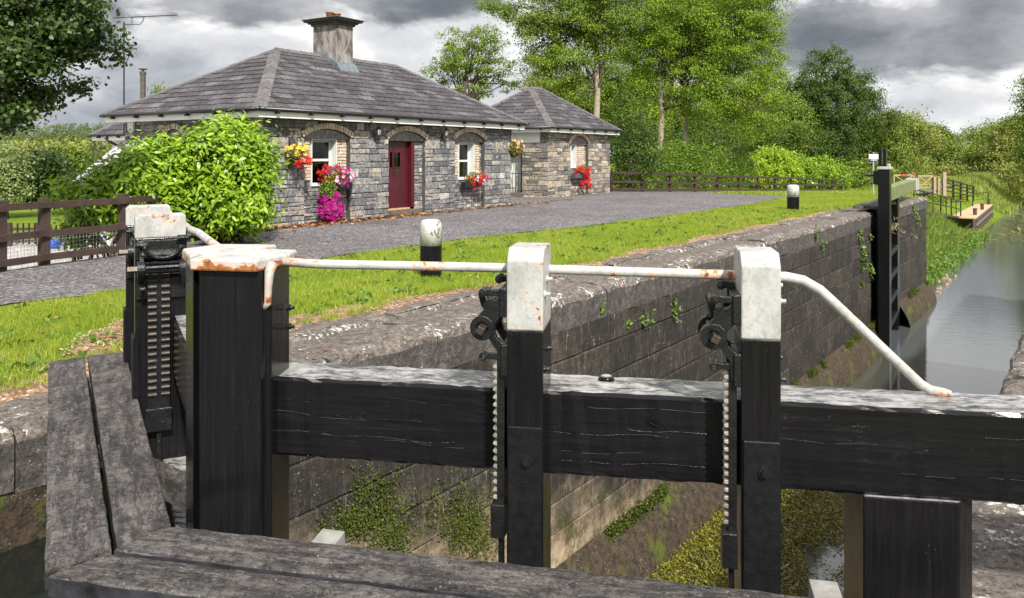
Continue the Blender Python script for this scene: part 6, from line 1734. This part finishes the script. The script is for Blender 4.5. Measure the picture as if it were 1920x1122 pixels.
scrub('scrub', 'dark green undergrowth behind the notice board', [EL(1600, 330, 66, 40, 30), EL(1640, 325, 72, 44, 34), EL(1670, 335, 78, 34, 24), EL(1560, 335, 62, 30, 26)], 'mid_leaf', .24, .9, 420)
# hedge behind the fence, right of the outbuilding
def hedge_cells(x0, x1, y_top, y_bot, Y0, Y1, n, jr=.18):
    c = []
    for i in range(n):
        f = (i + .5) / n; Y = Y0 + (Y1 - Y0) * f; px = x0 + (x1 - x0) * f; yt = y_top(f) + R.uniform(-6, 6); k = Y / F
        h = (y_bot(f) - yt) * k; w = abs(x1 - x0) / n * k * .9
        c.append(((px - 960) * k, Y + R.uniform(-.3, .3), (290 - y_bot(f)) * k + h * .52, max(w, .9), .9, h * .52))
    return c
scrub('hedge', 'tall dark clipped hedge behind the weathered rail fence right of the outbuilding', hedge_cells(1150, 1300, lambda f: 262 + 8 * f, lambda f: 362, 38.4, 44.2, 6), 'hedge', .12, .5, 420, 34, 'hedge')
scrub('hedge', 'sloping dark hedge between the tall hedge and the bright laurel', hedge_cells(1285, 1405, lambda f: 268 + 22 * f, lambda f: 362, 43.8, 50.5, 5), 'hedge', .13, .5, 340, 34, 'hedge')
scrub('laurel_hedge', 'bright lime green laurel clump in the row by the towpath', [EL(1445, 318, 52.5, 46, 42), EL(1415, 328, 51.5, 30, 34), EL(1478, 322, 53.5, 28, 38), EL(1442, 298, 52.5, 30, 22)], 'lime_hedge', .15, .4, 420, 50, 'hedge')
scrub('laurel_hedge', 'shorter square green laurel at the right end of the hedge row', [EL(1512, 328, 57.5, 28, 36), EL(1545, 330, 59.5, 26, 34), EL(1574, 334, 61.5, 18, 30)], 'laurel', .15, .4, 380, 50, 'hedge')
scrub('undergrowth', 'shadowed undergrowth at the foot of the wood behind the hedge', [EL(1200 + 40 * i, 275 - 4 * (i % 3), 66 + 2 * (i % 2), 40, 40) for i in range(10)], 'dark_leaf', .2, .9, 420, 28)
# --- laurel bush by the cottage
def laurel(name, label, cells, n_cl, per, L, base):
    t = thing(name, label, 'bush', base)
    P_, D_ = clumps(cells, n_cl, per, .26, 1.0, .62)
    npmesh('leaves', leaf_array(P_, L, L * .36, out=D_ * 1.3 + np.array([.1, -.2, .3]), k=6, spread=.9), 6, M['laurel'], t)
    mb = MB()
    for e in cells:
        for _ in range(3): limb(mb, (base.x + R.uniform(-.3, .3), base.y + R.uniform(-.2, .2), base.z), (e[0] + R.uniform(-.3, .3) * e[3], e[1], e[2] + R.uniform(-.2, .4) * e[5]), .028, .01)
    mb.build('stems', M['bark_dark'], t, smooth=True)
bs_ = A(430, 14.9, GZ)
laurel('laurel_bush', 'big bright green laurel bush covering the left corner of the cottage', [EL(425, 320, 14.9, 84, 88), EL(460, 290, 15.2, 48, 56), EL(400, 265, 14.9, 46, 34), EL(355, 330, 14.7, 50, 60), EL(470, 370, 14.7, 34, 46), EL(320, 300, 14.6, 34, 30), EL(440, 250, 15, 40, 22), EL(420, 385, 14.6, 84, 44), EL(470, 405, 14.8, 36, 30), EL(360, 395, 14.4, 40, 34)], 620, 34, .125, bs_)
laurel('laurel_bush', 'lower looser laurel spreading left over the brown fence rails', [EL(260, 345, 14.2, 55, 34), EL(205, 365, 13.9, 50, 26), EL(160, 360, 13.9, 34, 18), EL(300, 375, 14.1, 44, 34), EL(225, 400, 14.2, 50, 22), EL(155, 400, 14.3, 22, 16), EL(190, 320, 14.2, 14, 24), EL(270, 310, 14.2, 44, 30), EL(310, 330, 14.2, 44, 44), EL(240, 330, 14.0, 50, 30), EL(130, 350, 13.9, 20, 14), EL(300, 285, 14.4, 30, 22)], 620, 34, .12, A(250, 14.2, -2.85))
scrub('shrub', 'straggly leafy shrub behind the lower fence rails at the left', [EL(150, 430, 14.6, 26, 26), EL(165, 455, 14.5, 22, 16), EL(135, 460, 14.6, 14, 12)], 'hedge', .09, .22, 40, 26)
# left background
lf = [('pale_leaf', 10, 36, [(0, 318, 52, 54), (25, 345, 30, 40), (-30, 330, 50, 60)], 'pale silvery willow at the left picture edge'),
      ('ivy', 85, 38, [(88, 322, 40, 44), (68, 345, 30, 36), (110, 348, 30, 34)], 'dark rounded tree right of the pale willow'),
      ('mid_leaf', 130, 50, [(130, 310, 34, 32), (150, 335, 30, 30), (115, 300, 24, 20)], 'mid green bushy tree beyond the laurel bush'),
      ('olive_leaf', 175, 56, [(170, 310, 30, 30), (195, 325, 26, 34)], 'olive bushy tree beside the white house gable'),
      ('olive_leaf', 60, 66, [(60, 300, 60, 28), (120, 300, 50, 26), (10, 290, 50, 30)], 'soft olive tree line behind the dark rounded tree')]
for lm, bx_, Y, ells, lb in lf:
    T('field_tree', lb, bx_, Y, -2.95, ells, leafm=lm, r0=.15, n_cl=150, per=60, rc=.6, L=.005 * Y * .75, W=.0022 * Y, twigs=8, group='trees beyond the lower field')
k = 0
for px, Y, r in ((-60, 130, 40), (20, 120, 34), (60, 150, 30), (110, 135, 34), (160, 125, 34), (200, 140, 30), (230, 150, 34), (90, 95, 40), (150, 90, 30)):
    T('hill_tree', 'hazy green tree in the valley behind the left field', px, Y, -2.9 if Y < 100 else -1, [(px, 282 + (8 if Y < 100 else 0), r, 12), (px + 12, 290, r, 14)], leafm='olive_leaf', r0=.2, n_cl=90, per=22, rc=1.4, L=.5, W=.3, twigs=4, group='far trees behind the left field')
for i in range(10):
    px = 40 + i * 16 + R.uniform(-6, 6); Y = 380 + R.uniform(-40, 60)
    T('hill_tree', 'tiny dark tree on the far left hill skyline', px, Y, height(A(px, Y).x, Y), [(px, 264 + R.uniform(-4, 2), R.uniform(4, 9), R.uniform(4, 7))], leafm='dark_leaf', r0=.3, n_cl=26, per=20, rc=1.6, L=1.3, W=.8, twigs=2, group='trees on the skyline')
scrub('shrub', 'thin twiggy shrub growing beside the white house eaves', [EL(190, 245, 27.5, 12, 14), EL(180, 262, 27.5, 10, 12)], 'dark_leaf', .1, .25, 18, 14)
scrub('shrub', 'ash sprig poking above the left hip of the cottage roof', [EL(298, 172, 44, 18, 8)], 'ash', .14, .4, 20, 16)

# the wooded slope far behind the left field
cells = []
for i in range(400):
    Y = R.uniform(58, 420) if i > 60 else R.uniform(52, 75); px = R.uniform(-160, 300)
    if i > 260: Y = R.uniform(46, 130); px = R.uniform(-1500, -160)
    X = (px - 960) / F * Y
    r = R.uniform(1.6, 3.0) * (1 + Y / 300); cells.append((X, Y, height(X, Y) + r * .35, r * 1.5, r * 1.3, r * .75))
P_, D_ = clumps(cells, 3800, 26, 1.1, .7, .5)
tag(npmesh('distant_wood', leaf_array(P_, .55, .35, out=D_), 4, M['far_leaf']), kind='stuff')
# ---------------------------------------------------------------- grass
def blades(name, pts, h, w, mat, lean=.5, label=None, cat='grass'):
    n = len(pts); a = NR.random(n) * 2 * math.pi
    hh = h * (.55 + .9 * NR.random((n, 1))); d = np.stack([np.cos(a), np.sin(a), 0 * a], 1)
    ln = (NR.random(n) * 2 * math.pi); le = np.stack([np.cos(ln), np.sin(ln), 0 * ln], 1) * lean * NR.random((n, 1))
    ww = w * (.7 + .6 * NR.random((n, 1)))
    V = np.stack([pts - d * ww, pts + d * ww, pts + (np.array([0, 0, 1.]) + le) * hh], 1).reshape(-1, 3)
    o = npmesh(name, V, 3, mat); tag(o, label, cat if label else None, kind='stuff'); return o
def lawn_pts(N, tmin, tmax, nmin, nmax, fn, far=None):
    t = tmin + NR.random(N) * (tmax - tmin); n = nmin + NR.random(N) * (nmax - nmin)
    x = 1.2 + t * .5842 - n * .8116; y = 10.2 + t * .8116 + n * .5842
    keep = fn(x, y, t, n); return np.stack([x, y, np.full_like(x, GZ)], 1)[keep]
rxs = np.array([r[0] for r in ROADN]); rxx = np.array([r[1] for r in ROADN])
def on_lawn(x, y, t, n):
    e = np.interp(y, rxs, rxx) + .05 + .12 * np.sin(y * 3.1) + .08 * np.sin(y * 8.3)
    edge = 1.22 + .12 * np.sin(t * 2.3) + .07 * np.sin(t * 6.1) + (.36 * ((t > -6.2) & (t < -2)))
    ok = (x > e) & (n > edge) & (y > 5.2)
    dx = (x - c0.x) / .26; dy = (y - c0.y) / 1.2
    bare = (dx * dx + dy * dy < 1) & (NR.random(len(x)) < .9)
    patch = (np.sin(x * 1.7 + y * .6) + np.sin(y * 2.3 - x * .9) > 1.3) & (NR.random(len(x)) < .6)
    return ok & ~bare & ~patch
near = lawn_pts(520000, -8, 9, 1.1, 8, on_lawn); near = near[NR.random(len(near)) < np.clip(9.5 / near[:, 1], .2, 1) ** 1.3]
blades('lawn_grass', near, .042, .0028, M['grass'], .9)
mid = lawn_pts(420000, 8, 26, 1.15, 12, on_lawn)
blades('lawn_grass', mid, .045, .005, M['grass'], .9)
# ragged taller grass at the coping edge
def edge_tufts():
    P_ = []
    for i in range(420):
        t = R.uniform(-5, 18); n = 1.25 + .12 * math.sin(t * 2.3) + abs(R.gauss(0, .10)); c = TN(t, n); k = R.randrange(8, 26)
        if (c.x - c0.x) ** 2 + ((c.y - c0.y) / 1.4) ** 2 < .6: continue
        P_.append(np.array([c.x, c.y, GZ]) + NR.normal(size=(k, 3)) * np.array([.035, .035, 0]))
    return np.concatenate(P_)
blades('edge_grass', edge_tufts(), .085, .0035, M['grass'], .8)
# leafy weeds on the lawn edge
P_ = []
for i in range(420):
    t = R.uniform(-6.5, 16); c = TN(t, (1.45 + abs(R.gauss(0, .25))) if i < 70 else R.uniform(1.5, 5.5))
    if c.x < road_x(c.y) + .15: continue
    P_.append(np.array([c.x, c.y, GZ + .02]) + NR.normal(size=(14, 3)) * np.array([.05, .05, .012]))
P_ = np.concatenate(P_); tag(npmesh('weeds', leaf_array(P_, .06, .03, k=6), 6, M['fern']), kind='stuff')
# clover and fallen leaves on the lawn and along the cottage foot
P_ = []
for i in range(1000):
    f = R.random(); e = R.uniform(-.2, HL + 4) if R.random() < .35 else R.uniform(-.2, 5.5); off = -abs(R.gauss(0, .30)) - .05; p = H(e, off)
    P_.append((p[0], p[1], GZ + .02 + R.random() * .02))
for i in range(200):
    t = R.uniform(-6, 14); p = TN(t, R.uniform(1.2, 5)); 
    if p.x > road_x(p.y): P_.append((p.x, p.y, GZ + .04))
for i in range(160):
    p = P(R.uniform(0, 620), R.uniform(430, 470) if R.random() < .7 else R.uniform(560, 680)); P_.append((p.x, p.y, GZ + .025))
hv_ = np.array(P_); nearh = np.array([(Vector((a, b)) - hA).dot(-hv) < 1.3 for a, b, c in P_])
tag(npmesh('fallen_leaves', leaf_array(hv_[nearh], .10, .07, out=np.tile([0, 0, 2.0], (nearh.sum(), 1)), k=6), 6, M['dead_leaf']), kind='stuff')
tag(npmesh('fallen_leaves', leaf_array(hv_[~nearh], .05, .032, out=np.tile([0, 0, 2.2], ((~nearh).sum(), 1)), k=6), 6, M['dead_leaf']), kind='stuff')
# dry litter strip on the dirt edges
P_ = []
for i in range(1300):
    t = R.uniform(-8, 14); c = TN(t, 1.12 + abs(R.gauss(0, .13)) + (.3 if t < -3 else 0)); P_.append((c.x, c.y, GZ + .015))
for i in range(800):
    a = R.random() * 6.28; r = math.sqrt(R.random()); P_.append((c0.x + .26 * r * math.cos(a), c0.y + 1.15 * r * math.sin(a), GZ + .02))
tag(npmesh('dry_litter', leaf_array(np.array(P_), .05, .012, out=np.tile([0, 0, 2.], (len(P_), 1))), 4, M['straw']), kind='stuff')
# moss, ferns and wall plants
def wall_plants(items, mat, L, cat='wall plant'):
    for (px, py, rpx, off, nleaf, hz, lb) in items:
        k = (px - 960) / F; Y = (1.2 - .72 * 10.2) / (k - .72); z = -(py - 290) / F * Y; X = k * Y
        c = np.array([X, Y, z]) + np.array([.8116, -.5842, 0]) * .03; r = rpx * Y / F
        pts = c + NR.normal(size=(nleaf, 3)) * np.array([r * .5, r * .5, r * hz]); 
        # keep in front of the wall
        nn = (pts[:, 0] - 1.2) * -.8116 + (pts[:, 1] - 10.2) * .5842; sh = np.clip(nn + .01, 0, 9)[:, None] * np.array([-.8116, .5842, 0]); pts = pts - sh
        t = thing('wall_fern' if mat == 'fern' else 'wall_plant', lb, cat, c)
        npmesh('leaves', leaf_array(pts, L * Y / 10, L * .45 * Y / 10, out=np.tile([.8, -.7, .4], (nleaf, 1)), k=6), 6, M[mat], t)
wall_plants([(1205, 598, 18, 0, 60, .45, 'small fern growing from the lock wall joint between the middle posts'), (1178, 606, 9, 0, 26, .4, 'tiny fern left of the larger wall fern'), (1262, 575, 9, 0, 70, 1.6, 'bright green trailing weed hanging down the wall near the third post'),
             (1540, 462, 8, 0, 40, .6, 'green fern high on the wall under the coping'), (1610, 445, 5, 0, 50, 2.2, 'narrow green trail of ivy below the far coping'), (1615, 482, 8, 0, 110, 1.4, 'leafy clump on the wall left of the far gate'), (1630, 510, 5, 0, 50, 1.2, 'lower leafy clump on the wall left of the far gate'),
             (1630, 448, 5, 0, 30, .6, 'little sprig beside the far gate post'), (1614, 532, 3, 0, 20, .8, 'small sprig low on the wall near the far gate'), (1710, 393, 7, 0, 40, .9, 'ragged tuft on the tail wall top'), (1718, 415, 6, 0, 30, 1, 'hanging tuft on the tail wall'), (1708, 440, 4, 0, 20, 1, 'small pale tuft on the tail wall'),
             (1127, 573, 5, 0, 24, 1.4, 'small weed in the wall joint beside the second post'), (1527, 440, 5, 0, 40, 1.6, 'dry brown trail below the coping')], 'fern', .045)
mossy = []
def moss(px0, px1, py0, py1, n, s=.05):
    for _ in range(n):
        px = R.gauss((px0 + px1) / 2, (px1 - px0) / 4); py = R.gauss((py0 + py1) / 2, (py1 - py0) / 4)
        k = (px - 960) / F; Y = (1.2 - .72 * 10.2) / (k - .72); z = -(py - 290) / F * Y
        for _ in range(7): mossy.append((k * Y + .8116 * .02 + R.gauss(0, .035), Y - .5842 * .02 + R.gauss(0, .01), z + R.gauss(0, .035)))
moss(640, 770, 880, 1010, 300); moss(790, 930, 900, 1040, 380); moss(600, 720, 950, 1010, 160); moss(690, 770, 960, 1060, 200); moss(850, 930, 950, 1050, 160)
a_ = np.array(mossy); nn = (a_[:, 0] - 1.2) * -.8116 + (a_[:, 1] - 10.2) * .5842; a_ = a_ - (np.clip(nn + .012, 0, 9)[:, None]) * np.array([-.8116, .5842, 0])
tag(npmesh('wall_moss', leaf_array(a_, .019, .013, out=np.tile([.8, -.6, .5], (len(a_), 1))), 4, M['moss_leaf']), kind='stuff')
P_ = []
for i in range(16000):
    t = R.uniform(-5.7, 24.8)
    if math.sin(t * 2.1) + math.sin(t * .9 + 1) + math.sin(t * 5.7) * .6 < .5: continue
    for _ in range(3): P_.append(tuple(TN(t + R.uniform(-.05, .05), R.uniform(-.14, .0) + (.45 if 15.65 < t < 19.2 else 0), -4.80 + R.gauss(0, .05))))
tag(npmesh('ledge_moss', leaf_array(np.array(P_), .03, .02), 4, M['moss_leaf']), kind='stuff')
# floating weed in the chamber
def weedpts(n, t0, t1, n0, n1, bias):
    t = t0 + (t1 - t0) * NR.random(n); m = n0 + (n1 - n0) * NR.random(n)
    f = np.sin(t * 1.3 + m * 2) + np.sin(m * 2.7 - t * .8) + .8 * np.sin(t * 6.1 + 2 * np.sin(m * 5)) * np.sin(m * 7.3 - t * 3) + NR.normal(size=n) * .6
    k = f > bias + np.clip((t - t0) / (t1 - t0), 0, 1) ** 3 * 2.2 + np.clip(-(m + 3.4), 0, 4) * .45
    t, m = t[k], m[k]
    return np.stack([1.2 + t * .5842 - m * .8116, 10.2 + t * .8116 + m * .5842, -5.53 + np.abs(NR.normal(size=len(t))) * .035], 1)
w_ = weedpts(300000, -5.5, 7.5, -4.45, -.3, -1.5)
wn = (w_[:, 0] - 1.2) * -.8116 + (w_[:, 1] - 10.2) * .5842; br_ = (wn + NR.normal(size=len(wn)) * .35) < -2.3; wb = w_[br_]; w_ = w_[~br_]
tag(npmesh('brown_weed', leaf_array(wb, .05, .012, out=np.tile([0, 0, 1.0], (len(wb), 1))), 4, M['brown_weed']), kind='stuff')
tag(npmesh('floating_weed', leaf_array(w_, .042, .018, out=np.tile([0, 0, 1.2], (len(w_), 1))), 4, M['weed']), kind='stuff')
w2 = weedpts(30000, -3, 9, -4.4, -1.2, -.6)
tag(npmesh('dead_reed_litter', leaf_array(w2, .12, .009, out=np.tile([0, 0, 1.5], (len(w2), 1))), 4, M['straw']), kind='stuff')
# bank vegetation beyond the lock
def bank(name, N, t0, t1, n0, n1, h, w, mat, dens=None):
    t = t0 + (t1 - t0) * NR.random(N); n = n0 + (n1 - n0) * NR.random(N)
    x = 1.2 + t * .5842 - n * .8116; y = 10.2 + t * .8116 + n * .5842
    z = np.array([height(a, b) for a, b in zip(x, y)]); z = np.maximum(z, -5.6)
    blades(name, np.stack([x, y, z], 1), h, w, M[mat], .8)
bank('bank_grass', 14000, 25.1, 54, .7, 3.6, .5, .02, 'tall_grass')
bank('bank_grass', 16000, 80, 170, .8, 7, .55, .05, 'tall_grass')
bank('bank_weeds', 8000, 25.1, 55, .3, 2.8, .4, .05, 'fern')
bank('bank_turf', 26000, 25.5, 58, 3.0, 9, .12, .02, 'grass')
bank('bank_turf', 14000, 58, 100, 4.0, 11, .16, .04, 'grass')
# reeds trailing over the water edge
bank('edge_reeds', 1500, 27, 56, .3, 1.0, .3, .012, 'straw')
P_ = []
for i in range(3500):
    t = R.uniform(25.2, 50); n = .3 + abs(R.gauss(0, 1.0)); p = TN(t, n); z = max(height(p.x, p.y), -5.5) + R.uniform(0, .45); P_.append((p.x, p.y, z))
tag(npmesh('bank_leaves', leaf_array(np.array(P_), .2, .1), 4, M['fern']), kind='stuff')
P_ = []
for i in range(500):
    t = R.uniform(50, 120); p = TN(t, -abs(R.gauss(0, 1.3))); P_.append((p.x, p.y, -5.53))
tag(npmesh('water_weed', leaf_array(np.array(P_), .9, .12, out=np.tile([0, 0, 3.], (len(P_), 1))), 4, M['weed']), kind='stuff')
# bird's nest of straw lodged behind the far gate post
P_ = np.array(TN(16.4, -.3, -2.05)) + NR.normal(size=(160, 3)) * np.array([.2, .25, .1]); t = thing('straw_nest', 'tangle of dry straw lodged behind the far lock gate post', 'straw', TN(16.4, -.3, -2.05))
npmesh('straw', leaf_array(P_, .2, .012), 4, M['straw'], t)
# ======================================================================= LIGHT, SKY, CAMERA
sc = bpy.context.scene
w = bpy.data.worlds.new('World'); sc.world = w; w.use_nodes = True
nt = w.node_tree; N = NT(nt); bgn = nt.nodes['Background']
SUN_AZ = rad(205); SUN_EL = rad(42)         # compass-like: from behind the camera, a little to its left
to_sun = Vector((math.sin(rad(-18)) * -1 * math.cos(SUN_EL), -math.cos(rad(-18)) * math.cos(SUN_EL), math.sin(SUN_EL)))
sky = nt.nodes.new('ShaderNodeTexSky'); sky.sky_type = 'NISHITA'; sky.sun_disc = False; sky.sun_elevation = SUN_EL
sky.sun_rotation = math.atan2(to_sun.x, to_sun.y)
d = N.coord('Generated')
sep = nt.nodes.new('ShaderNodeSeparateXYZ'); N.l(d, sep.inputs[0]); z = sep.outputs['Z']
mp = nt.nodes.new('ShaderNodeMapping'); mp.inputs['Scale'].default_value = (1, 1, 2.1); mp.inputs['Location'].default_value = (5.3, 2.2, .4); N.l(d, mp.inputs['Vector'])
v = mp.outputs['Vector']
n1 = N.noise(3.4, 10, .57, v, .2); n2 = N.noise(2.3, 4, .5, v, .2); n3 = N.noise(11, 8, .55, v, .2)
body = N.math('ADD', N.math('MULTIPLY', n1, .62), N.math('MULTIPLY', n3, .38))
light = N.ramp(body, [(.34, (3.1, 3.3, 3.7)), (.42, (4.5, 4.65, 5.0)), (.48, (5.9, 6.0, 6.25)), (.535, (6.6, 6.65, 6.8)), (.60, (8.8, 8.8, 8.7))])
dark = N.ramp(body, [(.36, (1.1, 1.22, 1.42)), (.46, (1.7, 1.85, 2.1)), (.54, (2.8, 2.95, 3.2)), (.66, (4.8, 4.85, 5.0))])
def blob(px, py, wx, wz):      # a heavy cloud: direction and angular half sizes
    cdir = Vector(((px - 960) / F, 1, (290 - py) / F)).normalized()
    m_ = nt.nodes.new('ShaderNodeMapping'); m_.vector_type = 'POINT'; N.l(d, m_.inputs['Vector'])
    m_.inputs['Location'].default_value = (-cdir.x / wx, -cdir.y / wx * .5, -cdir.z / wz); m_.inputs['Scale'].default_value = (1 / wx, .5 / wx, 1 / wz)
    ln = nt.nodes.new('ShaderNodeVectorMath'); ln.operation = 'LENGTH'; N.l(m_.outputs[0], ln.inputs[0])
    x = N.math('ADD', ln.outputs['Value'], N.math('MULTIPLY', N.math('SUBTRACT', body, .52), 3.0))
    return N.ramp(x, [(.7, (1, 1, 1)), (1.0, (0, 0, 0))])
band = blob(1700, 55, .25, .062)
for g_ in ((1900, 60, .15, .06), (400, 5, .12, .034), (720, -5, .15, .034), (560, 12, .10, .03), (60, 20, .10, .05), (1250, -20, .2, .04)):
    mx = nt.nodes.new('ShaderNodeMath'); mx.operation = 'MAXIMUM'; N.l(band, mx.inputs[0]); N.l(blob(*g_), mx.inputs[1]); band = mx.outputs[0]
c = N.mix(band, light, dark)
up = N.ramp(z, [(.195, (0, 0, 0)), (.27, (1, 1, 1))]); c = N.mix(up, c, (8.4, 8.5, 8.7))
hole = N.ramp(N.noise(2.6, 7, .6, v, .2), [(.655, (0, 0, 0)), (.70, (.8, .8, .8))])
c = N.mix(hole, c, sky.outputs[0])
N.l(c, bgn.inputs['Color']); bgn.inputs['Strength'].default_value = .09
sl = bpy.data.lights.new('sun', 'SUN'); sl.energy = 5.0; sl.angle = rad(2.5); sl.color = (1, .95, .86)
so = bpy.data.objects.new('sun', sl); col.objects.link(so); so.rotation_euler = (-to_sun).to_track_quat('-Z', 'Y').to_euler()
cd = bpy.data.cameras.new('camera'); cam = bpy.data.objects.new('camera', cd); col.objects.link(cam); sc.camera = cam
cam.location = (0, 0, 0); cam.rotation_euler = (rad(90), 0, 0)
cd.sensor_fit = 'HORIZONTAL'; cd.sensor_width = 36; cd.lens = 36 * F / 1920; cd.shift_y = -(561 - 290) / 1920; cd.clip_start = .05; cd.clip_end = 3000
sc.view_settings.view_transform = 'Standard'; sc.view_settings.look = 'None'; sc.view_settings.gamma = 1; sc.view_settings.exposure = .46
sc.cycles.max_bounces = 6; sc.cycles.transparent_max_bounces = 8
